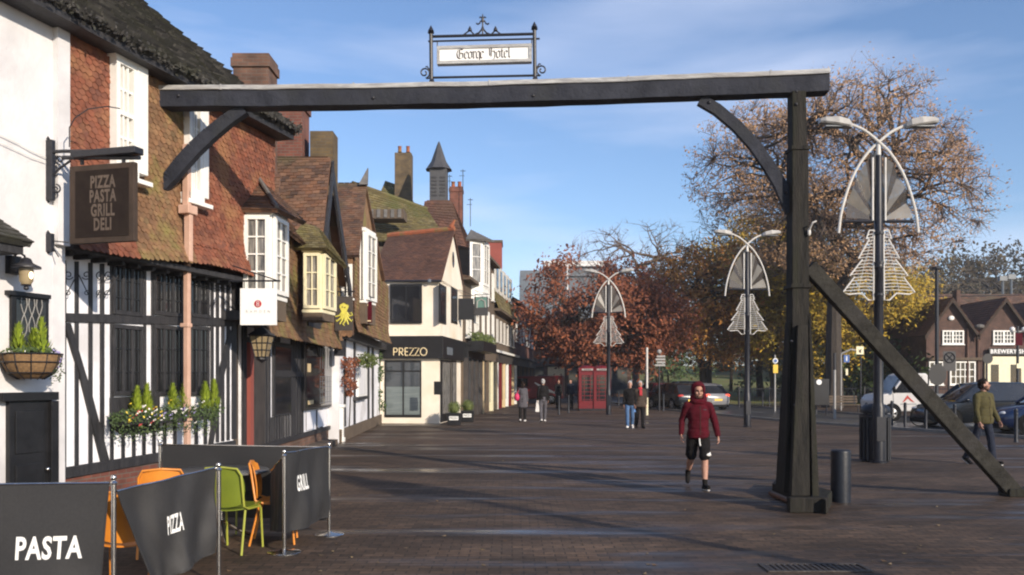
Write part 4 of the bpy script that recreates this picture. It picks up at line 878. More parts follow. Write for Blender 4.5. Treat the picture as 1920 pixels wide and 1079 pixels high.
roof('roof', ow, 'roof_tile_brown', (-8, 22.85, 5.05), (-4.1, 22.85, 5.05), (-4.42, 26, 7.7), (-8, 26, 7.7), tw=.17, th=.12, sag=.06)
roof('roof', ow, 'roof_tile_brown', (-4.3, 29, 5.1), (-8, 29, 5.1), (-8, 26.01, 7.7), (-4.44, 26.01, 7.7), tw=.17, th=.12)
mb = MB(); mb.ext([(-4.4, 23.1, 5.0), (-4.4, 28.8, 5.0), (-4.5, 26, 7.6)], (-2, 0, 0)); mb.build('gable_wall', 'hung_tile_brown', ow)
mb = MB(); mb.ext([(-4.62, 25.7, 7.6), (-4.36, 25.7, 7.6), (-4.38, 25.9, 8.15)], (0, .15, 0)); mb.build('finial', 'lead_flash', ow)
b3('lamp_bracket', 'black_iron', 644, 648, 640, 668, .0, .25)
for i, (x, y, c) in enumerate(((652, 680, 'leaf_rust'), (657, 715, 'leaf_rust'), (648, 700, 'leaf_rust'))):
    pass
pl = thing('climbing_plant', 'dark red leaved climber on the white lower wall below the octopus sign', 'climber', tuple(F3.w(1.2, .4, .1)))
mb = MB(); r_ = random.Random(21)
for x, y, rr in ((650, 682, .28), (661, 680, .25), (655, 700, .2), (650, 716, .3), (660, 722, .22), (655, 738, .15)):
    u, z = F3.px(x, y, .15); clump(mb, F3.w(u, z, .15), (rr*.9, rr*1.2, rr*.7), 110, .06, r_)
mb.build('foliage', 'leaf_rust', pl); mb = MB(); u, z = F3.px(656, 700, .1); mb.tube([F3.w(u, .35, .08), F3.w(u+.1, 1.2, .1), F3.w(u-.05, z+.2, .12)], .02, 5); mb.build('stem', 'bark', pl)
pl = thing('wall_shrub', 'green leafy basket plant high on the white wall left of the cream restaurant', 'plant', tuple(F3.w(4, 2, .2)))
mb = MB(); u, z = F3.px(688, 676, .4); clump(mb, F3.w(u, z, .4), (.35, .5, .25), 420, .06, r_); mb.build('foliage', 'foliage_box', pl); mb = MB(); mb.tube([F3.w(u, z, 0), F3.w(u, z-.1, .4)], .015, 5); mb.build('bracket', 'black_iron', pl)
pl = thing('corner_shrub', 'tall thin green shrub in the corner beside the cream restaurant', 'shrub', (-5.3, 32.9, 0))
mb = MB()
for i in range(9): clump(mb, V((-5.2+r_.gauss(0, .12), 32.8+r_.gauss(0, .15), .4+i*.28)), (.22, .22, .2), 60, .07, r_)
mb.build('foliage', 'foliage_dark', pl); mb = MB(); mb.tube([(-5.2, 33.2, 0), (-5.22, 33.2, 1.4), (-5.2, 33.2, 2.7)], .025, 5); mb.build('stem', 'bark', pl)
pier = thing('white_gate_pier', 'short white painted pier with flat cap at the corner of the old house', 'pier', (-4.62, 23.0, 0))
g = G(637, 829); mb = MB(); mb.box(g.x-.1, g.x+.1, g.y-.1, g.y+.1, 0, .95); mb.build('shaft', 'white_paint', pier, bevel=.01); mb = MB(); mb.box(g.x-.14, g.x+.14, g.y-.14, g.y+.14, .951, 1.03); mb.box(g.x-.13, g.x+.13, g.y-.13, g.y+.13, 0, .12); mb.build('cap', 'white_paint', pier, bevel=.01)
# ================= cream corner restaurant =================
cr_ = thing('cream_restaurant', 'cream rendered corner restaurant with black fascia lettered PREZZO and steep tiled roof', 'restaurant building', (-4, 33.5, 0))
FP = Fr((-5.22, 33.5), (-2.84, 33.3)); FQ = Fr((-2.84, 33.3), (-2.26, 38.4))
def bp(fr, name, mat, x0, x1, y0, y1, n0, n1, par=None, bev=0):
    mb = MB(); fr.pxbox(mb, x0, x1, y0, y1, n0, n1); return mb.build(name, mat, par or cr_, bevel=bev)
zE = 5.62; C0, C1, C2 = V((-5.22, 33.5, 0)), V((-2.84, 33.3, 0)), V((-2.26, 38.4, 0)); C3 = C0+(C2-C1)
def fp_(f, z0, z1): return 
mb = MB(); mb.ext([C0, C1, C2, C3][::1], (0, 0, 2.53)); mb.build('ground_floor_wall', 'cream_render', cr_)
mb = MB(); e = .12; mb.ext([V((p.x, p.y, 3.42)) for p in (C0+V((-.1, -e, 0)), C1+V((.05, -e, 0)), C2+V((.1, .1, 0)), C3)], (0, 0, zE-3.42)); mb.build('upper_wall', 'cream_render', cr_)
mb = MB(); mb.ext([V((p.x, p.y, 2.531)) for p in (C0+V((-.12, -.2, 0)), C1+V((.16, -.2, 0)), C2+V((.16, .1, 0)), C3)], (0, 0, .885)); mb.build('fascia', 'black_paint', cr_, bevel=.01)
GE = .17
# fascia lettering in thin lines
u0, z0 = FP.px(738, 667, .22); u1, z1 = FP.px(800, 653, .22); h = z1-z0; w_ = (u1-u0)
PL = [('P', .0, [[(0, 0), (0, 1)], [(0, 1), (.5, .95), (.58, .72), (.5, .5), (.02, .45)]]), ('R', .17, [[(0, 0), (0, 1)], [(0, 1), (.5, .95), (.58, .72), (.5, .5), (.02, .45)], [(.2, .45), (.62, 0)]]),
      ('E', .345, [[(.05, 0), (.0, .2), (.0, 1)], [(0, 1), (.5, 1)], [(0, .5), (.45, .5)], [(.05, 0), (.5, 0)]]), ('Z', .48, [[(0, 1), (.7, 1), (0, 0), (.75, 0)]]), ('Z', .64, [[(0, 1), (.7, 1), (0, 0), (.75, 0)]]),
      ('O', .80, [[(.55+.52*math.cos(a*.5236), .5+.52*math.sin(a*.5236)) for a in range(13)]])]
mb = MB(); n_ = FP.n
fu = C1-C0; fu.normalize()
for ch, ox, ls in PL:
    for ln in ls:
        pts = [FP.w(u0+ox*w_+x*w_*.19, z0+y*h, .232) for x, y in ln]; mb.tube(pts, .022, 4)
fa = cr_.children[-1]
mb.build('lettering', 'lettering_gold', fa)
bp(FP, 'window', 'black_paint', 721, 790, 676, 783, -.02, .03); k_ = cr_.children[-1]
for q in ((724, 754.5, 680, 695), (757.5, 787, 680, 695), (724, 754.5, 698, 725), (757.5, 787, 698, 725)): bp(FP, 'pane', 'pane_shop', *q, .03, .04, par=k_)
for q in ((724, 754.5, 725.4, 778), (757.5, 787, 725.4, 778)): bp(FP, 'pane', 'pane_reflection', *q, .03, .04, par=k_)  # lower half of the shop window, reflected light painted as lighter teal
k_ = bp(FP, 'window', 'black_paint', 731, 791, 533, 607, .15, .20)
for q in ((735, 760, 537, 603), (763, 787, 537, 603)): bp(FP, 'pane', 'pane_dark', *q, .20, .207, par=k_)
k_ = bp(FQ, 'window', 'black_paint', 825, 837, 535, 607, .06, .11); bp(FQ, 'pane', 'pane_dark', 826.5, 836, 539, 603, .11, .115, par=k_)
k_ = bp(FQ, 'window', 'black_paint', 847, 858, 541, 607, .06, .11); bp(FQ, 'pane', 'pane_dark', 848, 857, 545, 603, .11, .115, par=k_)
k_ = bp(FQ, 'door', 'black_paint', 827, 846, 676, 790, -.02, .04); bp(FQ, 'glass', 'pane_curtain', 830, 844, 680, 775, .04, .045, par=k_)
k_ = bp(FQ, 'window', 'black_paint', 848, 856, 676, 778, -.02, .04); bp(FQ, 'pane', 'pane_curtain', 849, 855, 680, 770, .04, .045, par=k_)
mb = MB(); p = FQ.w(.25, 2.1, .2); q_ = FQ.px(826, 728, .3); FQ.box(mb, q_[0]-.02, q_[0]+.02, q_[1]-.25, q_[1]+.25, .05, .35); mb.build('menu_case', 'black_paint', cr_)
k_ = bp(FQ, 'sign_panel', 'far_grey', 839, 849, 652, 666, .10, .19, par=fa)
# gable and roof
RZ = 7.95; G0 = C1+V((.05, -e, 0)); G1 = C2+V((.1, .1, 0)); gm = (G0+G1)/2
mb = MB(); mb.ext([V((G0.x, G0.y, zE-.1)), V((G1.x, G1.y, zE-.1)), V((gm.x, gm.y, RZ-.2))], (-.06, 0, 0)); mb.build('gable_wall', 'cream_render', cr_)
mb = MB(); FQ2 = Fr(tuple(G0)[:2], tuple(G1)[:2]); L2 = FQ2.L
FQ2.poly(mb, [(L2/2+.22*math.cos(i*.6283), 6.75+.34*math.sin(i*.6283)) for i in range(10)], -.01, .02); mb.build('oval_window', 'pane_dark', cr_)
Ex = -5.6
a_ = V((Ex, 33.4, zE-.02)); b_ = V((G0.x+.06, G0.y-.15, zE-.06)); c_ = V((gm.x+.06, gm.y, RZ+.06)); d_ = V((Ex+.25, 36.8, RZ-.05))
roof('roof', cr_, 'roof_tile_dark', a_, b_, c_, d_, tw=.17, th=.12)
roof('roof', cr_, 'roof_tile_dark', V((G1.x+.06, G1.y+.15, zE-.06)), V((Ex, 39.8, zE)), d_+V((0, .01, 0)), c_+V((0, .01, 0)), tw=.2, th=.14)
mb = MB(); mb.tube([d_+V((0, 0, .04)), (c_+d_)/2+V((0, 0, .04)), c_+V((0, 0, .05))], .11, 8); mb.tube([c_+V((-.15, 0, .1)), c_+V((.02, 0, .42))], [.1, .05], 6); mb.build('ridge_tile', 'ridge_red', cr_, smooth=True)
mb = MB(); mb.tube([V((-5.15, 33.25, 5.5)), V((-5.15, 33.25, 3.5)), V((-5.2, 33.2, .1))], .055, 7); mb.box(-5.5, -5.05, 33.1, 33.35, 5.25, 5.5); mb.build('downpipe', 'black_iron', cr_)
mb = MB(); mb.tube([a_+V((0, -.06, -.03)), b_+V((0, -.06, -.03))], .05, 7); mb.build('gutter', 'black_iron', cr_)
q_ = FP.px(806, 528, .2); mb = MB(); mb.sphere(FP.w(q_[0], q_[1], .3), .09); mb.tube([FP.w(q_[0], q_[1]+.05, .12), FP.w(q_[0], q_[1], .3)], .02, 5); mb.build('floodlight', 'far_grey', cr_)
for i, (x, y, s) in enumerate(((851, 798, 1), (876, 792, 1))):
    g = G(x, y); pt = thing('box_planter', ('black square planter with clipped box ball nearest the PREZZO door', 'black square planter with clipped box ball farther from the PREZZO door')[i], 'planter', (g.x, g.y+.25, 0), group='planters outside the cream restaurant')
    mb = MB(); taperbox(mb, g.x-.24, g.x+.24, g.y, g.y+.48, 0, g.x-.27, g.x+.27, g.y-.03, g.y+.51, .46); mb.build('tub', 'black_paint', pt, bevel=.01)
    mb = MB(); mb.box(g.x-.17, g.x+.17, g.y-.04, g.y-.025, .2, .34); mb.build('name_plate', 'lettering_white', pt)
    t_ = text_mb('PREZZO', .10, lambda x_, y_: V((g.x+x_, g.y-.043, .27+y_)), bold=.02, sx=.8); t_.build('lettering', 'black_paint', pt)
    mb = MB(); clump(mb, V((g.x, g.y+.24, .66)), (.27, .27, .25), 900, .03); mb.sphere((g.x, g.y+.24, .64), .2); mb.build('box_ball', 'foliage_box', pt)
# ---- projecting signs along the street ----
def board_sign(name, label, x0, x1, y0, y1, Y, mat, edge='black_iron', wallx=-4.7, group=None, arm=True):
    a_, b_ = S(x0, y1, Y), S(x1, y0, Y); t = thing(name, label, 'sign', ((a_.x+b_.x)/2, Y, a_.z), group=group)
    mb = MB(); mb.box(a_.x, b_.x, Y, Y+.05, a_.z, b_.z); bo = mb.build('board', mat, t, bevel=.004)
    if arm:
        mb = MB(); mb.tube([(wallx, Y+.02, b_.z+.12), (b_.x+.06, Y+.02, b_.z+.12)], .016, 6); mb.tube([(wallx, Y+.02, b_.z+.38), (b_.x, Y+.02, b_.z+.13)], .010, 5)
        for x in (a_.x+.06, b_.x-.06): mb.tube([(x, Y+.02, b_.z), (x, Y+.02, b_.z+.12)], .008, 5)
        mb.build('bracket', 'black_iron', t)
    return t, bo, a_, b_
t, bo, a_, b_ = board_sign('square_hanging_sign', 'square white hanging sign with round crimson emblem beside the white bay window', 450, 518, 541, 610, 13.55, 'lettering_white', wallx=-4.5)
mb = MB(); c = S(483.5, 570, 13.545); mb.lathe((0, 0, 0), [(.058, 0), (.058, .006)], 24); mb.v = [(c.x+x, 13.548-z, c.z+y) for x, y, z in mb.v]; em = mb.build('emblem', 'cloth_red', bo)
mb = MB()
for dz in (.02, -.02): mb.tube([V((c.x+.02*math.cos(k), 13.538, c.z+dz+.018*math.sin(k))) for k in [i*.6283 for i in range(11)]], .004, 4)
mb.build('emblem_line', 'lettering_white', bo)
text_mb('RAMDEN', .062, lambda x, y: V(((a_.x+b_.x)/2+x, 13.545, a_.z+.215+y)), bold=0, sx=1.0, space=1.9).build('lettering', 'lead', bo)
t, bo, a_, b_ = board_sign('octopus_sign', 'dark hanging sign painted with a yellow green octopus', 628, 661, 556, 620, 21.8, 'shop_dark', wallx=-4.8)
mb = MB(); ox = (a_.x+b_.x)/2-.0; oz = a_.z+.28; sc_ = .88/44*.45
def oc(x, y): p = S(x, y, 21.79); return V((p.x, 21.785, p.z))
mb.prism([oc(645+8.5*math.cos(i*.3927)*(1 if math.sin(i*.3927) > -.3 else .8), 576-8.5*math.sin(i*.3927)*(1 if math.sin(i*.3927) > 0 else 1.5)) for i in range(16)], [oc(645+8.5*math.cos(i*.3927)*(1 if math.sin(i*.3927) > -.3 else .8), 576-8.5*math.sin(i*.3927)*(1 if math.sin(i*.3927) > 0 else 1.5))+V((0, .015, 0)) for i in range(16)])
for q in (((641, 586), (637, 592), (629, 594)), ((642, 588), (639, 597), (631, 603), (630, 600)), ((644, 588), (642, 600), (637, 608)), ((646, 588), (647, 602), (643, 609), (646, 611)), ((648, 588), (650, 600), (653, 609)), ((649, 587), (653, 597), (659, 603), (661, 599)), ((650, 586), (655, 593), (661, 591), (659, 586), (656, 588))):
    mb.tube([oc(*p) for p in q], [.03, .024, .018, .012, .01][:len(q)], 5)
mb.build('octopus', 'octopus_yellow', bo)
mb = MB(); mb.sphere(oc(642, 576)+V((0, -.01, 0)), .015); mb.sphere(oc(647, 577)+V((0, -.01, 0)), .015); mb.tube([oc(638, 570), oc(645, 567), oc(652, 571)], .018, 5); mb.build('eye', 'shop_dark', bo)
t, bo, a_, b_ = board_sign('red_hanging_sign', 'dark red hanging sign with gold base line next to the octopus sign', 662, 697, 566, 605, 24.2, 'cloth_maroon', wallx=-4.6)
mb = MB(); mb.box(a_.x+.02, b_.x-.02, 24.19, 24.199, a_.z+.03, a_.z+.06); mb.tube([S(672, 575, 24.19), S(678, 578, 24.19), S(690, 572, 24.19)], .02, 5); mb.build('emblem', 'lettering_gold', bo)
t, bo, a_, b_ = board_sign('black_projecting_sign', 'plain black projecting board on the flank of the cream restaurant', 852, 888, 560, 600, 37.0, 'sign_edge', wallx=-2.3)
MATS['sign_edge2'] = None; bo.data.materials[0] = M['black_paint']
t, bo, a_, b_ = board_sign('green_emblem_sign', 'grey projecting sign with pale green emblem beyond the black board', 889, 915, 557, 592, 40.5, 'sign_grey', wallx=-2.0)
mb = MB(); mb.box(a_.x+.08, b_.x-.06, 40.49, 40.499, a_.z+.38, b_.z-.03); mb.build('emblem', 'sign_green', bo); mb = MB(); mb.tube([S(894, 578, 40.48), S(895, 565, 40.48), S(902, 561, 40.48), S(909, 565, 40.48), S(910, 577, 40.48)], .035, 5); mb.build('emblem_border', 'lamp_head', bo)
# porch lantern over the door of the timber restaurant
pl = thing('porch_lantern', 'large black framed lantern with amber panes above the old restaurant door', 'lantern', (-4.5, 15.2, 2.1))
c = S(491, 670, 15.0); Yl = 15.0
mb = MB(); taperbox(mb, c.x-.09, c.x+.09, Yl-.09, Yl+.09, c.z, c.x-.16, c.x+.16, Yl-.16, Yl+.16, c.z+.37); o = mb.build('glass', 'lantern_glass', pl)
mb = MB()
for s_ in (-1, -.33, .33, 1):
    mb.tube([(c.x+.09*s_, Yl-.10, c.z), (c.x+.165*s_, Yl-.17, c.z+.37)], .008, 4)
for t_ in (0, .33, .66, 1): r_2 = .095+.075*t_; z = c.z+.37*t_; mb.tube([(c.x-r_2, Yl-r_2, z), (c.x+r_2, Yl-r_2, z), (c.x+r_2, Yl+r_2, z), (c.x-r_2, Yl+r_2, z), (c.x-r_2, Yl-r_2, z)], .009, 4)
mb.build('frame', 'black_iron', pl)
mb = MB(); taperbox(mb, c.x-.2, c.x+.2, Yl-.2, Yl+.2, c.z+.38, c.x-.04, c.x+.04, Yl-.04, Yl+.04, c.z+.52); mb.tube([(c.x, Yl, c.z+.5), (c.x, Yl, c.z+.62)], .02, 5); mb.build('cap', 'black_iron', pl)
mb = MB(); mb.lathe((c.x, Yl, c.z-.1), [(.01, 0), (.1, .06), (.1, .1)], 8); mb.build('base', 'black_iron', pl)
# ================= the street beyond =================
def far_house(name, label, cat, P, Q, dep, ze, zr, wallm, roofm, floors, wins, shop=None, group=None, wmat='white_paint', rmode='long', pm_='pane_dark'):
    """terrace house: wall, gutter line, roof, rows of windows, shopfront"""
    f_ = Fr(P, Q); t = thing(name, label, cat, ((P[0]+Q[0])/2, (P[1]+Q[1])/2, 0), group=group)
    mb = MB(); f_.box(mb, 0, f_.L, 0, ze, -dep, 0); mb.build('wall', wallm, t)
    w_ = f_.w
    if rmode == 'long':
        roof('roof', t, roofm, w_(-.1, ze-.1, .3), w_(f_.L+.1, ze-.1, .3), w_(f_.L+.1, zr, -dep/2), w_(-.1, zr, -dep/2), tw=.3, th=.2, thick=.03)
        roof('roof', t, roofm, w_(f_.L+.1, ze-.1, -dep-.2), w_(-.1, ze-.1, -dep-.2), w_(-.1, zr, -dep/2-.01), w_(f_.L+.1, zr, -dep/2-.01), tw=.3, th=.2, thick=.03)
        mb = MB(); mb.prism([w_(0, ze, 0), w_(0, zr-.12, -dep/2), w_(0, ze, -dep)], [w_(f_.L, ze, 0), w_(f_.L, zr-.12, -dep/2), w_(f_.L, ze, -dep)]); mb.build('gable_wall', wallm, t)
    mb = MB(); f_.box(mb, -.1, f_.L+.1, ze-.22, ze-.08, .0, .36); mb.build('gutter', 'stone_dark', t)
    for zc, hh, k, ww in floors:
        for i in range(k):
            uc = f_.L*(i+.5)/k; window(f_, t, uc-ww/2, uc+ww/2, zc-hh/2, zc+hh/2, .02, cols=2, rows=wins, fw=.1, bw=.05, fmat=wmat, pmat=pm_, depth=.08)
    if shop:
        mb = MB(); f_.box(mb, .05, f_.L-.05, 2.7, 3.25, .0, .22); fo = mb.build('fascia', shop[0], t, bevel=.01)
        mb = MB(); f_.box(mb, .0, f_.L, 3.251, 3.38, .0, .4); mb.build('cornice', shop[1], t)
        k = max(2, int(f_.L/1.6))
        for i in range(k+1): u = .05+(f_.L-.35)*i/k; mb = MB(); f_.box(mb, u, u+.25, 0, 2.699, .0, .2); mb.build('pilaster', shop[2+i % (len(shop)-2)], t)
        for i in range(k): u = .05+(f_.L-.35)*i/k; mb = MB(); f_.box(mb, u+.251, u+(f_.L-.35)/k-.001, .5, 2.69, .0, .08); mb.build('shop_window', 'pane_shop', t)
    return t, f_
def wl(Y): return -2.2+.106*(Y-37.9)
def fh(name, label, Y0, Y1, **k): return far_house(name, label, k.pop('cat', 'shop building'), (wl(Y0), Y0), (wl(Y1), Y1), **k)
t, f_ = fh('dark_pub_front', 'dark shopfront with planted balcony and white oriel window next to the cream restaurant', 38.1, 43.0, dep=7, ze=6.4, zr=7.3, wallm='stone_dark', roofm='roof_tile_brown', floors=[(4.3, 1.3, 2, 1.2)], wins=3, shop=('black_paint', 'black_paint', 'shop_dark', 'shop_dark'))
bay(t, [(wl(40.4)-.1, 40.4), (wl(40.4)+.55, 40.7), (wl(42.2)+.6, 42.0), (wl(42.4)-.1, 42.4)], 6.2, 8.3, 'white_paint', (1, 2), 3, 'white_paint', zap=5.3, fw=.12)
mb = MB(); r_ = random.Random(4)
for i in range(14): clump(mb, V((wl(38.5+i*.35)+.5, 38.5+i*.35, 3.65)), (.35, .3, .28), 50, .09, r_)
mb.build('balcony_plants', 'foliage_box', t)
mb = MB(); f_.box(mb, .1, f_.L-.1, 3.0, 3.45, .2, .9); mb.build('canopy', 'black_paint', t)
roof('dormer_roof', t, 'lead_flash', (wl(40)-.2, 40.2, 8.35), (wl(40)+.9, 40.4, 8.35), (wl(42)+.9, 42.4, 8.6), (wl(42)-.3, 42.6, 9.2), tw=.5, th=.3)
t, f_ = fh('stucco_shop', 'narrow stucco shop with tall pale pilasters beyond the dark pub front', 43.1, 49, dep=8, ze=8.3, zr=9.1, wallm='stone_dark', roofm='roof_tile_brown', floors=[(4.6, 1.5, 3, .6), (6.9, 1.5, 3, .7)], wins=2, shop=('stone_dark', 'white_paint', 'shop_yellow', 'stone_dark', 'cream_paint'))
t, f_ = fh('mansard_shop', 'brown shop terrace with mansard roof and row of white dormer windows', 49.1, 60, dep=8, ze=5.9, zr=6.0, wallm='stone_dark', roofm='roof_tile_mossy', floors=[(4.6, 1.3, 6, .55)], wins=2, wmat='lamp_white', shop=('shop_dark', 'white_paint', 'white_paint', 'phone_red', 'shop_yellow'), rmode='flat')
roof('mansard_roof', t, 'roof_tile_mossy', f_.w(-.1, 5.8, .35), f_.w(f_.L, 5.8, .35), f_.w(f_.L, 9.0, -.9), f_.w(-.1, 9.0, -.9), tw=.35, th=.25, thick=.03)
mb = MB(); f_.box(mb, -.1, f_.L, 5.95, 8.9, -8, -1.0); mb.build('upper_wall', 'stone_dark', t)
roof('roof', t, 'roof_tile_brown', f_.w(-.1, 9.0, -.88), f_.w(f_.L, 9.0, -.88), f_.w(f_.L, 10.2, -4), f_.w(-.1, 10.2, -4), tw=.35, th=.25, thick=.03)
for i in range(5):
    uc = f_.L*(i+.9)/5.6; mb = MB(); f_.box(mb, uc-.6, uc+.6, 6.9, 8.6, -1, -.05); d_o = mb.build('dormer', 'lamp_white', t)
    mb = MB(); f_.box(mb, uc-.42, uc+.42, 7.15, 8.35, -.049, -.02); mb.build('pane', 'pane_dark', d_o)
fh('brick_shop', 'dark red brick shop terrace farthest down the left side of the street', 60.1, 76, dep=9, ze=7.4, zr=10.2, wallm='brick_red', roofm='roof_tile_brown', floors=[(5.2, 1.5, 6, 1)], wins=2, shop=('shop_dark', 'shop_dark', 'stone_dark', 'shop_dark'))
# mossy long roof, chimney and belfry behind the cream restaurant
mr = thing('mossy_roof_house', 'house with long mossy tiled roof and stair dormer showing above the cream restaurant', 'house', (-7, 42, 0))
mb = MB(); mb.box(-14, -4.6, 40.3, 46, 0, 8); mb.build('wall', 'stone_dark', mr)
a_, b_ = S(686, 425, 40), S(822, 425, 42.5); c_, d_ = S(800, 392, 46), S(686, 352, 43.5)
roof('roof', mr, 'roof_tile_mossy', V((a_.x-2, 40, 8.2)), V((S(838, 420, 42).x, 42, 8.6)), S(800, 394, 46), S(660, 345, 43.5), tw=.28, th=.24, thick=.05)
mb = MB(); mb.tube([S(660, 344, 43.4), S(800, 393, 45.9)], .13, 6); mb.build('ridge_tile', 'roof_tile_mossy', mr)
mb = MB(); p = S(722, 395, 40.5); mb.box(p.x-.75, p.x+.9, 40.4, 41.6, p.z-.4, p.z+.05); do = mb.build('dormer', 'stone_dark', mr)
mb = MB()
for i in range(5): mb.box(p.x-.7+i*.33, p.x-.54+i*.33, 40.36, 40.4, p.z-.35, p.z+.03)
mb.build('dormer_window', 'lead_flash', do)
sb_ = thing('tall_chimney_house', 'hipped mossy roof with a tall yellow brick chimney and two red pots', 'house', (-6.5, 50, 0))
mb = MB(); mb.box(-11, -3.2, 49, 56, 0, 8.5); mb.build('wall', 'stone_dark', sb_)
roof('roof', sb_, 'roof_tile_mossy', S(690, 420, 48.5), S(815, 425, 48.5), S(746, 348, 52), S(722, 340, 52), tw=.35, th=.26, thick=.04)
roof('roof', sb_, 'roof_tile_mossy', S(815, 426, 48.6), S(810, 420, 56), S(748, 348, 52.2), S(746, 348, 52.1), tw=.35, th=.26, thick=.04)
chimney(sb_, 740, 771, 282, 50.5, 8, .9, 'brick_yellow', cap='slab', pots=2)
bf = thing('belfry_house', 'brown tiled roof crowned by a small louvred belfry with flared spire', 'house', (-4, 50, 0))
mb = MB(); mb.box(-8, -2.2, 47.5, 55, 0, 9.2); mb.build('wall', 'stone_dark', bf)
Yb = 48.0; c = S(823, 400, Yb); zb = S(0, 385, Yb).z; zt = S(0, 318, Yb).z; zp = S(0, 264, Yb).z
f0, f1 = S(792, 425, Yb-2.6), S(878, 460, Yb-2.6)
roof('roof', bf, 'roof_tile_dark', V((f0.x-.2, Yb-2.6, 9.0)), V((f1.x, Yb-2.6, 8.4)), V((c.x+.75, Yb-.6, 11.6)), V((c.x-.75, Yb-.6, 11.6)), tw=.3, th=.22, thick=.04)
roof('roof', bf, 'roof_tile_dark', V((f1.x, Yb-2.6, 8.4)), V((f1.x+.6, Yb+5, 8.4)), V((c.x+.76, Yb+.6, 11.6)), V((c.x+.76, Yb-.6, 11.6)), tw=.3, th=.22, thick=.04)
mb = MB(); mb.box(c.x-.62, c.x+.62, Yb-.62, Yb+.62, 10.8, zb+.15); mb.build('belfry_base', 'roof_tile_dark', bf)
mb = MB(); mb.box(c.x-.48, c.x+.48, Yb-.48, Yb+.48, zb+.15, zt); bl = mb.build('belfry', 'turret_lead', bf)
mb = MB()
for s_ in (-.3, .3):
    for i in range(6): mb.box(c.x+s_*.8-.15, c.x+s_*.8+.15, Yb-.51, Yb-.481, zb+.4+i*.2, zb+.5+i*.2)
mb.build('louvre', 'black_timber', bl)
mb = MB(); prof = [(.78, 0), (.72, .06), (.46, .45), (.28, .95), (.1, 1.45), (.02, zp-zt)]; o = 0
for r_3, z in prof:
    for i in range(8): a = (i+.5)*.7854; mb.v.append((c.x+r_3*math.cos(a), Yb+r_3*math.sin(a), zt-.05+z))
for j in range(len(prof)-1):
    for i in range(8): mb.f.append((j*8+i, j*8+(i+1) % 8, (j+1)*8+(i+1) % 8, (j+1)*8+i))
mb.f.append(tuple(range(8))[::-1]); mb.build('spire', 'turret_lead', bf)
chimney(bf, 843, 867, 350, 49.2, 8.4, .7, 'brick_red', pots=2)
mb = MB()
for (x, y0, y1, Y) in ((868, 318, 430, 48.9), (843, 328, 395, 48.9), (882, 372, 425, 48.9)):
    mb.tube([S(x, y1, Y), S(x, y0, Y)], .02, 4)
    mb.tube([S(x-5, y0+3, Y), S(x+5, y0+3, Y)], .018, 4); mb.tube([S(x-7, y0+12, Y), S(x+3, y0+12, Y)], .014, 4)
mb.build('aerial', 'sign_grey', bf)
tr = thing('red_brick_tower', 'plain red brick tower block rising above the far shop roofs', 'tower', (-3, 80, 0))
a_, b_ = S(906, 455, 80), S(941, 455, 80); mb = MB(); mb.box(a_.x, b_.x, 80, 83, 0, a_.z); mb.build('wall', 'tower_red', tr); mb = MB(); mb.box(a_.x-.08, b_.x+.08, 79.92, 83.08, a_.z+.001, a_.z+.22); mb.build('parapet', 'stone_dark', tr)
# far white office block across the end of the street
ob = thing('white_office_block', 'low white concrete office block with flat roof across the far end of the street', 'office block', (6, 128, 0))
a_, b_ = S(975, 505, 128), S(1150, 505, 128)
mb = MB(); mb.box(a_.x, b_.x-2, 128, 140, 0, a_.z-.2); mb.build('wall', 'far_grey', ob)
q1, q2 = S(1020, 493, 127), S(1146, 493, 127); mb = MB(); mb.box(q1.x, q2.x, 127, 139, q1.z-.5, q1.z+.3); mb.build('roof_slab', 'concrete_white', ob)
mb = MB(); mb.box(q1.x+.6, q2.x-.3, 127.6, 138, q1.z-1.9, q1.z-.501); mb.build('glazed_storey', 'far_grey', ob)
for zc in (4, 7.5, 11, 14.2):
    for i in range(9):
        x = a_.x+.6+i*1.3; mb = MB(); mb.box(x, x+.9, 127.93, 128.05, zc-.8, zc+.8); mb.build('window', 'far_grey', ob)
mb = MB(); p = S(1064, 520, 126); mb.tube([V((p.x, 126, 0)), S(1064, 478, 126)], .12, 5)
for k in (500, 486, 515): mb.tube([S(1061, k, 126), S(1067, k, 126)], .14, 5)
mt = tag(mb.build('roof_mast', 'concrete_white'), 'white mast standing before the flat roofed office block', 'mast')
cs = thing('corner_shop', 'grey and brick shop parade seen beneath the rust coloured tree at the street end', 'shop building', (3, 84, 0))
mb = MB(); mb.box(-1, 12, 86, 96, 0, 7.5); mb.build('wall', 'brick_brown', cs)
mb = MB(); mb.box(-1, 12, 85.7, 85.99, 3.1, 4.0); mb.build('fascia', 'shop_dark', cs)
for i in range(6): mb = MB(); mb.box(-.6+i*2.1, 1.1+i*2.1, 85.9, 85.99, .3, 3.0); mb.build('shop_window', 'pane_shop' if i % 2 else 'shop_yellow', cs)
for i in range(5): mb = MB(); mb.box(-.2+i*2.5, .9+i*2.5, 85.92, 85.99, 4.7, 6.4); mb.build('window', 'pane_dark', cs)
mb = MB(); mb.box(-1.3, 12.3, 85.5, 96.3, 7.5, 7.9); mb.build('parapet', 'stone_dark', cs)
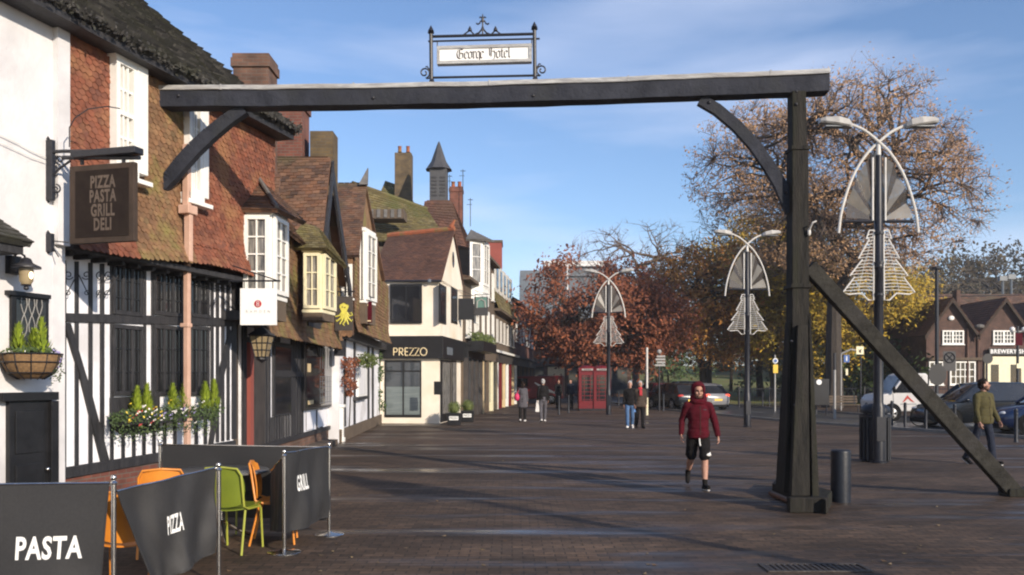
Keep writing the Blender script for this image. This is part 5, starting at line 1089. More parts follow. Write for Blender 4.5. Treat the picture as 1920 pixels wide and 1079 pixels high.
# ================= the brick pub on the right =================
pb = thing('brick_pub', 'brown brick pub with twin gables and white windows across the road lettered BREWERY SHADES', 'pub', (30, 55, 0))
YB = 55.0; FB = Fr((S(1745, 712, YB).x, YB), (S(2010, 712, YB).x, YB))
def ub_(x): return FB.px(x, 700, 0)[0]
def zb_(y, Y=YB): return CH+(HY-y)/FPX*Y
mb = MB(); FB.box(mb, ub_(1737), ub_(1990), 0, zb_(622), -9, 0); mb.build('wall', 'brick_pub', pb)
for k, (xl, xa, xr, ya) in enumerate(((1737, 1782, 1830, 563), (1834, 1882, 1930, 563), (1934, 1982, 2030, 563))):
    zl = zb_(622); za = zb_(ya)
    mb = MB(); FB.poly(mb, [(ub_(xl), zl), (ub_(xr), zl), (ub_(xa), za)], -1, 0); mb.build('gable_wall', 'brick_pub', pb)
    w_ = FB.w
    roof('roof', pb, 'roof_tile_dark', w_(ub_(xl-6), zl-.25, -8), w_(ub_(xl-6), zl-.25, .3), w_(ub_(xa), za+.12, .3), w_(ub_(xa), za+.12, -8), tw=.3, th=.2, thick=.03)
    roof('roof', pb, 'roof_tile_dark', w_(ub_(xr+2), zl-.2, .3), w_(ub_(xr+2), zl-.2, -8), w_(ub_(xa)+.01, za+.12, -8), w_(ub_(xa)+.01, za+.12, .3), tw=.3, th=.2, thick=.03)
    for (x0, x1) in ((xl-7, xa), (xr+3, xa)):
        mb = MB(); a_, b_ = w_(ub_(x0), zl-.30, .34), w_(ub_(x1), za+.10, .34); mb.prism([a_, b_, b_+V((0, 0, -.26)), a_+V((0, 0, -.26))], [p+V((0, .1, 0)) for p in (a_, b_, b_+V((0, 0, -.26)), a_+V((0, 0, -.26)))]); mb.build('barge_board', 'sign_edge', pb)
for x0, x1 in ((1766, 1806), (1861, 1902)): pxwindow(FB, pb, x0, x1, 620, 646, .0, cols=6, rows=3, fw=.09, bw=.05, depth=.1)
mb = MB(); FB.box(mb, ub_(1785)-.06, ub_(1785)+.06, zb_(644), zb_(622), .101, .12); mb.build('mullion', 'white_paint', pb); mb = MB(); FB.box(mb, ub_(1880.5)-.06, ub_(1880.5)+.06, zb_(644), zb_(622), .101, .12); mb.build('mullion', 'white_paint', pb)
pxwindow(FB, pb, 1741, 1768, 678, 722, .0, cols=3, rows=3, fw=.09, bw=.055, depth=.1); pxwindow(FB, pb, 1780, 1828, 678, 722, .0, cols=5, rows=3, fw=.09, bw=.055, depth=.1)
mb = MB(); FB.box(mb, ub_(1738), ub_(1843), zb_(676), zb_(671), .0, .25); mb.build('string_course', 'stone_dark', pb)
mb = MB(); FB.box(mb, ub_(1845), ub_(1990), 0, zb_(669), .0, .14); mb.build('cream_front', 'cream_paint', pb)
mb = MB(); FB.box(mb, ub_(1850), ub_(1990), zb_(666), zb_(654), .141, .3); fa = mb.build('fascia', 'black_paint', pb)
text_mb('BREWERY SHADES', .36, lambda x, y: FB.w(ub_(1852)+x, (zb_(660))+y, .31), bold=.03, sx=.98, space=1.12, align='LEFT').build('lettering', 'lettering_white', fa)
for x0, x1 in ((1856, 1870), (1893, 1912), (1925, 1960)): mb = MB(); FB.box(mb, ub_(x0), ub_(x1), .5 if x0 < 1890 else .1, zb_(684), .141, .17); mb.build('opening', 'pane_dark', pb)
mb = MB(); c = FB.w(ub_(1783), zb_(597), .05); mb.sphere(c, .2, sc=(1, .5, .8)); mb.build('alarm_box', 'white_paint', pb)
for x in (1813, 1833): mb = MB(); mb.tube([FB.w(ub_(x), zb_(617), .08), FB.w(ub_(x), .4, .08)], .06, 5); mb.build('downpipe', 'brick_brown', pb)
mb = MB(); mb.sphere(FB.w(ub_(1832), zb_(613), .3), .22, sc=(1.4, 1, .7)); mb.build('hopper', 'lead_flash', pb)
mb = MB(); mb.box(S(1794, 0, 60).x, S(1801, 0, 60).x, 60, 60.6, 5, zb_(545, 60)); mb.build('chimney', 'brick_pub', pb)
mb = MB(); mb.box(S(1698, 0, 58).x, S(1737, 0, 58).x, 58, 64, 0, 5.2); mb.build('side_wall', 'brick_pub', pb)
roof('side_roof', pb, 'roof_tile_dark', S(1690, 618, 57.5), S(1745, 618, 57.5), S(1752, 560, 61), S(1722, 565, 61), tw=.3, th=.2, thick=.03)
# long roofed hall behind
hl = thing('long_tiled_hall', 'long brown tiled hall roof stretching behind the pub gables', 'hall', (45, 82, 0))
mb = MB(); mb.box(36, 70, 82, 96, 0, 6.3); mb.build('wall', 'brick_brown', hl)
roof('roof', hl, 'roof_tile_brown', V((35, 81.6, 6.2)), V((70, 81.6, 6.2)), V((70, 89, 10.6)), V((37, 89, 10.6)), tw=.45, th=.35, thick=.04)
of = thing('grey_glass_offices', 'blue grey glass office roof at the far right horizon', 'office block', (85, 150, 0))
mb = MB(); mb.box(S(1845, 0, 150).x, 120, 150, 165, 0, S(0, 524, 150).z); mb.build('wall', 'far_grey', of); mb = MB(); mb.box(S(1843, 0, 150).x, 121, 149.8, 165, S(0, 524, 150).z, S(0, 521, 150).z); mb.build('parapet', 'far_grey', of)
# ================= cafe enclosure on the left =================
def pole_at(x, ytop, zt=1.0):
    Y = (CH-zt)*FPX/(ytop-HY); return V(((x-CX)/FPX*Y, Y, 0))
PP = {'a': pole_at(213, 897), 'b': pole_at(410, 873), 'c': pole_at(533, 848), 'd': pole_at(617, 834), 'e': pole_at(300, 829)}
PP['f'] = V((-4.95, 6.0, 0))
proto = thing('barrier_post', '', 'barrier post', (0, 0, 0), group='chrome posts of the cafe barrier')
mb = MB(); mb.lathe((0, 0, 0), [(.165, 0), (.165, .008), (.15, .016), (.05, .026), (.022, .04)], 28); mb.build('base', 'steel', proto, smooth=True)
mb = MB(); mb.lathe((0, 0, .03), [(.019, 0), (.019, .93)], 16); mb.build('pole', 'steel', proto, smooth=True)
mb = MB(); mb.lathe((0, 0, .955), [(.024, 0), (.026, .01), (.018, .022), (.012, .03), (.02, .038), (.023, .05), (.016, .064), (.002, .07)], 14); mb.build('finial', 'steel', proto, smooth=True)
labs = {'a': 'chrome barrier post between the PASTA banner and the PIZZA banner', 'b': 'chrome barrier post at the far end of the PIZZA banner before the green chair', 'c': 'chrome barrier post with round base at the near end of the GRILL banner',
        'd': 'chrome barrier post with round base at the far street end of the GRILL banner', 'e': 'chrome barrier post close to the inn wall under the window box', 'f': 'chrome barrier post at the left end of the PASTA banner'}
for i, k in enumerate('abcdef'):
    o = proto if i == 0 else copy_tree(proto); o['label'] = labs[k]; o.location = PP[k]
def cloth(name, label, p, q, zt0, zt1, zb0, zb1, text=None, tpos=.5, tz=.5, tsize=.17, pull0=0, pull1=0, wob=.02, sx=.7, slack=0, seed=1, tside=1, bold=.04):
    """banner hung between two posts: top and bottom edges, fabric waves"""
    p, q = V(p), V(q); d = (q-p); L_ = d.length; u = d.normalized(); n = V((u.y, -u.x, 0))
    def f(s, t):
        a = pull0*(1-t)*(1-s)+.03; b = pull1*(1-t)*s+.03; uu = a+(L_-a-b)*s; z0 = zb0+(zb1-zb0)*s; z1 = zt0+(zt1-zt0)*s-slack*math.sin(math.pi*s)
        w_ = wob*(math.sin(s*9+seed+t*2)*.5+math.sin(s*17+seed*2-t*3)*.3+noise.noise(V((s*3+seed, t*2, 0)))*.8+.22*noise.noise(V((s*9+seed, t*5+s*4, 2))))*(1-.6*t)
        return p+u*uu+n*w_+V((0, 0, z0+(z1-z0)*t))
    mb = MB(); A_, B_ = 48, 18
    for side in (0, 1):
        for j in range(B_+1):
            for i in range(A_+1): mb.v.append(tuple(f(i/A_, j/B_)+n*(.003 if side else -.003)))
    N_ = (A_+1)*(B_+1)
    for j in range(B_):
        for i in range(A_): a = j*(A_+1)+i; mb.f.append((a, a+A_+1, a+A_+2, a+1)); mb.f.append((a+N_, a+1+N_, a+A_+2+N_, a+A_+1+N_))
    t = thing(name, label, 'banner', tuple((p+q)/2)); t.location.z = min(zb0, zb1)
    c = mb.build('cloth', 'banner_cloth', t, smooth=True)
    mb = MB()
    for e_, z_ in ((0, zt0), (1, zt1)):
        mb.tube([f(e_, 1)-V((0, 0, .02)), (p if e_ == 0 else q)+V((0, 0, z_-.01))], .006, 5)
    mb.tube([f(i/12, 1) for i in range(13)], .009, 6); mb.build('rod', 'steel', t)
    mb = MB(); mb.tube([f(i/24, .012) for i in range(25)], .007, 6); mb.tube([f(.004, i/8) for i in range(9)], .006, 5); mb.tube([f(.996, i/8) for i in range(9)], .006, 5); mb.build('hem', 'banner_cloth', c)
    if text:
        def xf(x, y):
            s = tpos+x/L_; tt = tz+y/(zt0-zb0); return f(s, tt)+n*(.0055*tside)
        text_mb(text, tsize, xf, bold=bold, sx=sx, space=1.08).build('lettering', 'lettering_white', c)
cloth('pasta_banner', 'dark cloth barrier banner lettered PASTA in white at the bottom left', PP['f'], PP['a'], .97, .965, .10, .10, 'PIZZA   PASTA', .655, .455, .225, wob=.03, seed=1, pull1=.08, sx=.70, bold=.03)
cloth('pizza_banner', 'slack dark cloth banner lettered PIZZA hanging askew between two chrome posts', PP['a'], PP['b'], .90, .985, .1, .27, 'PIZZA', .50, .52, .21, pull0=.33, wob=.06, seed=2, sx=.30, slack=.0, bold=.03)
cloth('grill_banner', 'dark cloth banner lettered GRILL in front of the street side post', PP['c'], PP['d'], .99, .985, .17, .2, 'GRILL', .36, .58, .22, wob=.05, seed=4, sx=.42, bold=.03)
cloth('plain_banner', 'plain dark cloth banner closing the back of the cafe enclosure', PP['e'], PP['d'], .97, .97, .16, .16, wob=.03, seed=6)
cloth('folded_banner', 'narrow sagging dark banner between the GRILL post and the table', PP['c']+V((-.24, .35, 0)), PP['c'], .78, .95, .16, .2, wob=.02, seed=8)
# chairs: moulded seat on a steel tube frame
def make_chair(seatm, legm, name, label, group):
    t = thing(name, label, 'chair', (0, 0, 0), group=group)
    mb = MB(); n = 14
    def shell(pts_fn, A_, B_, th):
        o = len(mb.v)
        for k in (0, 1):
            for j in range(B_+1):
                for i in range(A_+1): mb.v.append(tuple(pts_fn(i/A_, j/B_, k*th)))
        N_ = (A_+1)*(B_+1)
        for j in range(B_):
            for i in range(A_): a = o+j*(A_+1)+i; mb.f.append((a, a+1, a+A_+2, a+A_+1)); mb.f.append((a+N_, a+A_+1+N_, a+A_+2+N_, a+1+N_))
        for j in range(B_): a = o+j*(A_+1); b = a+A_; mb.f.append((a, a+A_+1, a+A_+1+N_, a+N_)); mb.f.append((b, b+N_, b+A_+1+N_, b+A_+1))
        for i in range(A_): a = o+i; b = o+B_*(A_+1)+i; mb.f.append((a, a+N_, a+1+N_, a+1)); mb.f.append((b, b+1, b+1+N_, b+N_))
    def sup(s, t_, hw, hh):     # rounded rectangle map
        x, y = s*2-1, t_*2-1; return x*math.sqrt(1-.32*y*y)*hw, y*math.sqrt(1-.32*x*x)*hh
    def seat(s, t_, k): x, y = sup(s, t_, .225, .22); return V((x, y-.02, .445-k+.02*(x/.22)**2-.012*(y/.2)))
    shell(seat, 12, 12, .012); s_ = mb.build('seat', seatm, t, smooth=True)
    mb = MB()
    def back(s, t_, k): x, y = sup(s, t_, .21, .20); z = .655+y; return V((x, .20+.12*(z-.45)+.05*(-(x/.21)**2)+k, z))
    shell(back, 12, 12, .012); mb.build('backrest', seatm, t, smooth=True)
    for sx in (-1, 1):
        mb = MB(); mb.tube([(sx*.20, -.20, .0), (sx*.195, -.17, .40), (sx*.195, -.15, .43), (sx*.2, .1, .435), (sx*.21, .19, .47), (sx*.205, .235, .78), (sx*.17, .255, .845), (0, .262, .86)], .0115, 8); mb.build('side_frame', legm, t, smooth=True)
        mb = MB(); mb.tube([(sx*.2, .15, .43), (sx*.215, .25, .0)], .0115, 8); mb.build('leg', legm, t, smooth=True)
    return t
cg = make_chair('plastic_green', 'metal_lime', 'cafe_chair', 'green moulded chair with lime legs standing nearest, back turned', 'green cafe chairs')
co = make_chair('plastic_orange', 'plastic_orange', 'cafe_chair', 'orange chair tucked against the right side of the grey round table', 'orange cafe chairs')
def put(o, x, y, rz): o.location = (x, y, 0); o.rotation_euler.z = R(rz)
put(cg, -2.92, 8.55, 186-180+180)   # placed below
TX, TY = -3.12, 9.15
put(cg, -2.80, 8.62, 168)
o = copy_tree(cg); o['label'] = 'green moulded chair on the far side of the round table, mostly hidden'; put(o, -3.22, 9.72, -12)
put(co, -2.50, 9.05, 100)
o = copy_tree(co); o['label'] = 'orange chair behind the PIZZA banner with only its curved top rail showing'; put(o, -3.46, 8.45, 200)
o = copy_tree(co); o['label'] = 'orange chair behind the post between the PASTA and PIZZA banners'; put(o, -3.05, 6.8, 188)
def make_table(x, y, r_, lab, lean=0):
    t = thing('cafe_table', lab, 'table', (0, 0, 0), group='grey cafe tables')
    mb = MB(); mb.lathe((0, 0, .725), [(r_-.01, 0), (r_, .006), (r_, .022), (r_-.008, .028)], 36); mb.build('tabletop', 'table_top', t, smooth=True)
    mb = MB(); mb.lathe((0, 0, .05), [(.03, 0), (.03, .67), (.10, .674)], 14); mb.build('column', 'steel', t, smooth=True)
    for i in range(4):
        a = i*math.pi/2+.5; mb = MB(); mb.tube([(.02*math.cos(a), .02*math.sin(a), .2), (.2*math.cos(a), .2*math.sin(a), .08), (.34*math.cos(a), .34*math.sin(a), .02)], [.022, .018, .015], 8); mb.build('foot', 'steel', t, smooth=True)
    t.location = (x, y, 0); return t
make_table(TX, TY, .50, 'round grey cafe table ringed by green and orange chairs')
make_table(-3.62, 6.95, .40, 'grey cafe table half hidden behind the PASTA banner')

# ================= lamps =================
def make_lamp(label):
    t = thing('street_lamp', label, 'street lamp', (0, 0, 0), group='twin headed arched street lamps')
    mb = MB(); mb.lathe((0, 0, 0), [(.17, 0), (.17, .02), (.125, .04), (.125, 1.15), (.115, 1.18), (.098, 1.25), (.092, 4.0), (.10, 4.01), (.10, 4.1), (.085, 4.12), (.075, 6.35)], 20); mb.build('column', 'lamp_navy', t, smooth=True)
    for s_ in (-1, 1):
        mb = MB(); pts = []
        P_ = [(-.62*s_, 7.0), (-.30*s_, 6.86), (0, 6.62), (.24*s_, 6.38), (.47*s_, 6.02), (.64*s_, 5.6), (.76*s_, 5.15), (.81*s_, 4.75)]
        def cr3(i, u):
            g_ = lambda k: P_[max(0, min(len(P_)-1, k))]; p0, p1, p2, p3 = map(lambda k: V(g_(k)), (i-1, i, i+1, i+2)); return .5*((2*p1)+(p2-p0)*u+(2*p0-5*p1+4*p2-p3)*u*u+(3*p1-p0-3*p2+p3)*u**3)
        for i in range(len(P_)-1):
            for k in range(4): q = cr3(i, k/4); pts.append((q.x, -.03*s_, q.y))
        pts.append((P_[-1][0], -.03*s_, P_[-1][1])); mb.tube(pts, .03, 8); mb.build('arched_arm', 'lamp_white', t, smooth=True)
        # flat lantern head, pitched up outwards
        mb = MB(); x0, x1 = -.56*s_, -1.22*s_
        sec = [(0, .07, .05), (.12, .14, .10), (.45, .16, .115), (.85, .13, .07), (1, .08, .03)]
        for q, hw, hh in sec:
            x = x0+(x1-x0)*q; z = 6.98+.11*q-.02
            for dy, dz in ((-hw, -.02), (-hw*.8, hh), (hw*.8, hh), (hw, -.02), (hw*.8, -.05), (-hw*.8, -.05)): mb.v.append((x, dy, z+dz))
        for j in range(len(sec)-1):
            for i in range(6): a = j*6+i; b = j*6+(i+1) % 6; mb.f.append((a, b, b+6, a+6))
        mb.f.append((5, 4, 3, 2, 1, 0)); mb.f.append(tuple((len(sec)-1)*6+i for i in range(6))); hd = mb.build('lamp_head', 'lamp_head', t)
        mb = MB(); mb.box(min(x0+(x1-x0)*.25, x0+(x1-x0)*.85), max(x0+(x1-x0)*.25, x0+(x1-x0)*.85), -.1, .1, 6.93, 6.95); mb.build('lens', 'far_grey', hd)
        # fan of pleated sail panels
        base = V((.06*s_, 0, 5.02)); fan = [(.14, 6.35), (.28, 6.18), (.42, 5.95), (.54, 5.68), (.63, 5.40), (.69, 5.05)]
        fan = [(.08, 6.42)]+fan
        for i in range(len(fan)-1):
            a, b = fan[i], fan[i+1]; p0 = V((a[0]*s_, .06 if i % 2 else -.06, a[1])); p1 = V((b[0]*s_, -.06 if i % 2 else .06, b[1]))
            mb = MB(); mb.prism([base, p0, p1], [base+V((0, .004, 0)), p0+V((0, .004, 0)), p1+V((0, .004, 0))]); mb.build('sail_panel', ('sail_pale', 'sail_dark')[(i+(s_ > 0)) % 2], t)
        mb = MB(); mb.tube([(.1*s_, 0, 4.99), (.72*s_, 0, 4.99)], .035, 8); mb.build('cross_bar', 'lamp_navy', t, smooth=True)
        mb = MB(); mb.tube([(.13*s_, -.03, 5.0), (.13*s_, -.03, 6.3)], .022, 8); mb.build('light_tube', 'rope_light', t, smooth=True)
    mb = MB(); mb.lathe((0, 0, 6.34), [(.05, 0), (.045, .22), (.01, .3)], 10); mb.build('cap', 'lamp_white', t, smooth=True)
    mb = MB(); mb.box(-.09, .09, -.135, -.12, .45, .95); mb.build('access_door', 'lamp_navy', t, bevel=.005)
    return t
LP = [(G(1647, 868), 'tall arched street lamp behind the bin, nearest the camera'), (G(1401, 801), 'arched street lamp behind the hooded man, second along the street'), (G(1141, 778), 'arched street lamp beside the red phone boxes, farthest down the street'), (V((7.5, 2.2, 0)), 'arched street lamp beside the viewer whose shadow falls over the paving')]
lp0 = None
def make_treelight():
    t = thing('christmas_tree_light', '', 'christmas light', (0, 0, 0), group='christmas tree rope lights on the lamp columns')
    for s_ in (-1, 1):
        mb = MB(); out_ = [(.10, 4.80), (.20, 4.80), (.26, 4.62), (.20, 4.62), (.42, 4.22), (.34, 4.20), (.60, 3.86), (.50, 3.84), (.74, 3.52), (.62, 3.48), (.36, 3.50), (.22, 3.36), (.11, 3.36), (.10, 4.80)]
        mb.tube([(x*s_, -.02, z) for x, z in out_], .016, 6, caps=False); mb.build('outline_tube', 'rope_light', t)
        mb = MB(); z = 3.56
        def xw(z): 
            for (x0, z0), (x1, z1) in zip(out_[1:9], out_[2:10]):
                if z1 <= z <= z0 and z0 > z1: return x0+(x1-x0)*(z0-z)/(z0-z1)
            return .2
        r_ = random.Random(2)
        while z < 4.76:
            w_ = xw(z); mb.tube([(.10*s_, -.02, z), (w_*.5*s_, -.02, z+.012), (w_*s_, -.02, z-.01)], .0085, 4); z += .068
        mb.tube([(.12*s_, -.02, 4.7), (.3*s_, -.02, 4.1), (.42*s_, -.02, 3.55)], .005, 4)
        mb.build('light_string', 'rope_light', t)
    mb = MB()
    for z in (3.45, 4.1, 4.72): mb.lathe((0, 0, z), [(.11, 0), (.11, .05)], 12)
    mb.build('clamp', 'lamp_navy', t)
    return t
for i, (p, lab) in enumerate(LP):
    if i == 0: lp0 = make_lamp(lab); o = lp0; q = make_treelight(); q0 = q
    else: o = copy_tree(lp0); o['label'] = lab; q = copy_tree(q0)
    q['label'] = ('white wire christmas tree light on the nearest lamp column', 'white wire christmas tree light on the lamp behind the hooded man', 'white wire christmas tree light on the farthest lamp by the phone boxes', 'white wire christmas tree light on the lamp beside the viewer')[i]
    if i in (1, 2): o.rotation_euler.z = R((4, -6)[i-1])
    o.location = p; q.location = p; q.rotation_euler.z = o.rotation_euler.z
# bollard, bin
g = G(1583, 944); mb = MB(); mb.lathe((g.x, g.y+.13, 0), [(.135, 0), (.135, .70), (.13, .725), (.118, .735), (.112, .735)], 28); bl = mb.build('bollard', 'bollard_paint', smooth=True); tag(bl, 'stout dark blue round bollard standing beside the gantry foot', 'bollard')
g = G(1636, 868); bn = thing('litter_bin', 'black round litter bin with domed hood behind the nearest lamp', 'bin', (g.x+.17, g.y+.27, 0))
c = V((g.x+.17, g.y+.27, 0)); mb = MB(); mb.lathe(c, [(.26, 0), (.27, .03), (.27, .9), (.24, .91)], 22); bb_ = mb.build('body', 'bollard_paint', bn, smooth=True)
for k in range(20): a = k*.31416; mb = MB(); mb.tube([c+V((.29*math.cos(a), .29*math.sin(a), .04)), c+V((.29*math.cos(a), .29*math.sin(a), .93))], .022, 5); mb.build('slat', 'bollard_paint', bb_)
mb = MB(); mb.lathe(c, [(.29, 1.02), (.30, 1.06), (.28, 1.14), (.2, 1.2), (.02, 1.22)], 22); mb.build('hood', 'bollard_paint', bn, smooth=True)
for k in range(4):
    a = k*1.5708+.5; mb = MB(); mb.tube([c+V((.26*math.cos(a), .26*math.sin(a), .86)), c+V((.27*math.cos(a), .27*math.sin(a), 1.04))], .025, 6); mb.build('bracket', 'bollard_paint', bn)
mb = MB(); mb.lathe(c, [(.315, .93), (.315, .99), (.29, .995)], 22); mb.build('rim', 'bollard_paint', bn)
# slim bollards along the kerb
sbp = thing('kerb_bollard', '', 'bollard', (0, 0, 0), group='slim black bollards along the kerb')
mb = MB(); mb.lathe((0, 0, 0), [(.075, 0), (.06, .03), (.05, .06), (.05, .78)], 12); mb.build('shaft', 'bollard_paint', sbp, smooth=True)
mb = MB(); mb.lathe((0, 0, .78), [(.06, 0), (.06, .03), (.045, .05), (.055, .09), (.04, .14), (.01, .15)], 12); mb.build('cap', 'bollard_paint', sbp, smooth=True)
BO = [(1625, 806), (1672, 798), (1697, 805), (1736, 806), (1790, 812), (1850, 818), (1905, 830), (1530, 778), (1505, 772), (1470, 768), (1337, 766), (1244, 771), (1280, 766), (1160, 762), (1066, 775), (1048, 778), (1430, 764), (1385, 763)]
for i, (x, y) in enumerate(BO):
    o = sbp if i == 0 else copy_tree(sbp); o.location = G(x, y)
    o['label'] = 'slim black bollard '+('standing at the kerb before the white van', 'standing before the rear wheel of the white van', 'just right of the white van door', 'beside the parked bicycle', 'in front of the black car bonnet', 'between the olive jacketed man and blue car', 'at the right edge by the blue car', 'just right of the gantry post', 'just left of the gantry post', 'left of the yellow topped parking sign', 'behind the hooded man near the railings', 'below the four armed finger post', 'behind the silver car tail light', 'right of the farthest street lamp', 'left of the red phone boxes', 'farthest left beside the shopping street', 'right of the second street lamp', 'left of the second street lamp')[i]
# phone boxes
def phone_box(label):
    t = thing('telephone_box', label, 'phone box', (0, 0, 0), group='red telephone boxes')
    mb = MB(); mb.box(-.45, .45, -.45, .45, 0, .12); mb.build('plinth', 'black_paint', t)
    mb = MB(); mb.box(-.40, .40, -.40, .40, .12, 2.2); mb.build('body', 'phone_red', t)
    for sx in (-1, 1):
        for sy in (-1, 1): mb = MB(); mb.box(sx*.42-.05, sx*.42+.05, sy*.42-.05, sy*.42+.05, .12, 2.2); mb.build('corner_post', 'phone_red', t)
    mb = MB(); mb.box(-.48, .48, -.48, .48, 2.201, 2.36); mb.lathe((0, 0, 2.36), [(.46, 0), (.40, .07), (.2, .13), (.02, .15)], 16); mb.build('roof', 'phone_red', t)
    for (u0, u1, v) in ((0, 0, 0),):
        mb = MB(); mb.box(-.30, .30, -.412, -.401, .55, 1.95); gl = mb.build('glass', 'pane_dark', t)
        mb = MB()
        for i in range(7): mb.box(-.30, .30, -.425, -.4125, .6+i*.21, .635+i*.21)
        for x in (-.17, .17): mb.box(x-.015, x+.015, -.424, -.413, .55, 1.95)
        mb.build('glazing_bar', 'phone_red', t)
        mb = MB(); mb.box(-.412, -.401, -.30, .30, .55, 1.95); mb.build('glass', 'pane_dark', t); mb = MB()
        for i in range(7): mb.box(-.425, -.4125, -.30, .30, .6+i*.21, .635+i*.21)
        mb.build('glazing_bar', 'phone_red', t)
    mb = MB(); mb.box(-.3, .3, -.49, -.481, 2.22, 2.32); mb.build('name_panel', 'lamp_head', t)
    text_mb('TELEPHONE', .08, lambda x, y: V((x, -.4935, 2.27+y)), bold=.02, sx=.95).build('lettering', 'black_paint', t)
    return t
a_ = phone_box('red telephone box on the left of the pair'); b_ = copy_tree(a_); b_['label'] = 'red telephone box on the right of the pair beside the far lamp'
a_.location = G(1100, 770); b_.location = G(1126, 770)+V((.05, 0, 0))
# sign poles
def sign_pole(name, label, cat, x, yb, yt, r_=.04, mat='sign_grey', Y=None):
    g = G(x, yb); zt = CH+(HY-yt)/FPX*g.y; t = thing(name, label, cat, tuple(g)); mb = MB(); mb.lathe(g, [(r_, 0), (r_, zt)], 10); mb.build('pole', mat, t, smooth=True); return t, g, zt
def plate(t, g, x0, x1, y0, y1, mat, dy=-.06, name='sign_plate'):
    mb = MB(); s = g.y/FPX; mb.box((x0-CX)*s, (x1-CX)*s, g.y+dy-.012, g.y+dy, CH+(HY-y1)*s, CH+(HY-y0)*s); return mb.build(name, mat, t, bevel=.004)
t, g, zt = sign_pole('marker_pole', 'tall white and yellow banded pole by the strolling couple', 'pole', 1213, 779, 652, .055, 'lamp_white')
mb = MB(); mb.lathe(g, [(.06, .0), (.06, .85)], 10); mb.build('lower_band', 'cream_paint', t); mb = MB(); mb.lathe(g, [(.063, .85), (.063, 1.3)], 10); mb.build('dark_band', 'black_paint', t)
t, g, zt = sign_pole('parking_sign', 'parking sign with blue and white disc above a yellow plate left of the gantry post', 'road sign', 1453, 772, 666, .045, 'lamp_head')
plate(t, g, 1449, 1458, 684, 700, 'sign_yellow'); mb = MB(); s = g.y/FPX; mb.lathe((0, 0, 0), [(.14, 0), (.14, .015)], 16); zc = CH+(HY-677)*s; mb.v = [(g.x+x, g.y-.07-z, zc+y) for x, y, z in mb.v]; mb.build('disc', 'lettering_white', t)
mb = MB(); mb.lathe((0, 0, 0), [(.09, 0), (.09, .012)], 16); mb.v = [(g.x+x, g.y-.087-z, zc+y) for x, y, z in mb.v]; mb.build('disc_face', 'sign_blue', t)
t, g, zt = sign_pole('finger_post', 'black finger post with four stacked direction arms', 'signpost', 1236, 771, 664, .05, 'black_iron')
for i in range(4): plate(t, g, (1231, 1229, 1231, 1228)[i], 1247, 667+i*5.5, 670.5+i*5.5, 'lamp_head', name='direction_arm')
mb = MB(); mb.sphere(g+V((0, 0, zt+.12)), .13); mb.build('finial', 'lamp_head', t)
t, g, zt = sign_pole('white_post', 'plain white pole just right of the gantry post', 'pole', 1521.5, 784, 683, .055, 'lamp_white')
t, g, zt = sign_pole('grey_post', 'tall pale grey pole carrying a dark upper section near the information sign', 'pole', 1565, 786, 664, .055, 'lamp_head'); mb = MB(); mb.lathe(g, [(.06, zt-.7), (.06, zt+.05)], 10); mb.build('upper_band', 'black_iron', t)
t, g, zt = sign_pole('information_sign', 'blue information sign with white i on a slim pole', 'sign', 1577, 770, 664, .04, 'lamp_head'); plate(t, g, 1581, 1592, 666, 680, 'sign_blue')
s = g.y/FPX; text_mb('i', .38, lambda x, y: V(((1586.5-CX)*s+x, g.y-.076, CH+(HY-673)*s+y)), bold=.03).build('lettering', 'lettering_white', t)
plate(t, g, 1585, 1589, 692, 704, 'cream_paint'); mb = MB(); mb.tube([V((g.x, g.y, zt)), V((g.x+.5, g.y-.1, zt+.25)), V((g.x+.75, g.y-.1, zt+.2))], .05, 6); mb.build('lamp_arm', 'lamp_head', t)
t, g, zt = sign_pole('yellow_panel_sign', 'small cream panel sign with dark bird mark on a leaning pole', 'sign', 1614, 772, 650, .035, 'black_iron'); plate(t, g, 1604.5, 1618.5, 650, 665, 'cream_paint')
s = g.y/FPX; mb = MB(); q = lambda x, y: V(((x-CX)*s, g.y-.078, CH+(HY-y)*s)); mb.prism([q(1607, 655), q(1611, 657), q(1615, 654), q(1613, 659), q(1614, 662), q(1609, 661), q(1610, 658)][::-1], [p+V((0, .004, 0)) for p in [q(1607, 655), q(1611, 657), q(1615, 654), q(1613, 659), q(1614, 662), q(1609, 661), q(1610, 658)][::-1]]); mb.build('bird_mark', 'sign_edge', t)
t, g, zt = sign_pole('no_stopping_sign', 'grey rectangular road sign with crossed circle before the pub windows', 'road sign', 1779, 775, 660, .05, 'sign_grey'); plate(t, g, 1767, 1791, 659, 696, 'sign_grey'); s = g.y/FPX
mb = MB(); cc = V(((1779-CX)*s, g.y-.08, CH+(HY-671)*s)); mb.tube([cc+V((.26*math.cos(a*.3927), 0, .26*math.sin(a*.3927))) for a in range(17)], .03, 6); mb.tube([cc+V((-.18, 0, -.18)), cc+V((.18, 0, .18))], .025, 6); mb.tube([cc+V((.18, -.003, -.18)), cc+V((-.18, -.003, .18))], .025, 6); mb.build('crossed_circle', 'black_paint', t)
t, g, zt = sign_pole('pub_notice_disc', 'round dark sign on a pole in front of the pub junction', 'sign', 1850, 775, 668, .05, 'black_iron'); mb = MB(); mb.lathe((0, 0, 0), [(.26, 0), (.26, .03)], 20); s = g.y/FPX; mb.v = [(g.x+x, g.y-.08-z, CH+(HY-673)*s+y) for x, y, z in mb.v]; mb.build('disc', 'black_paint', t)
t, g, zt = sign_pole('lane_sign', 'round backed sign seen from behind left of the crossed circle sign', 'road sign', 1756, 776, 690, .05, 'black_iron'); mb = MB(); mb.lathe((0, 0, 0), [(.45, 0), (.45, .03)], 20); s = g.y/FPX; mb.v = [(g.x+x, g.y-.08-z, CH+(HY-703)*s+y*1.2) for x, y, z in mb.v]; mb.build('disc', 'black_paint', t)
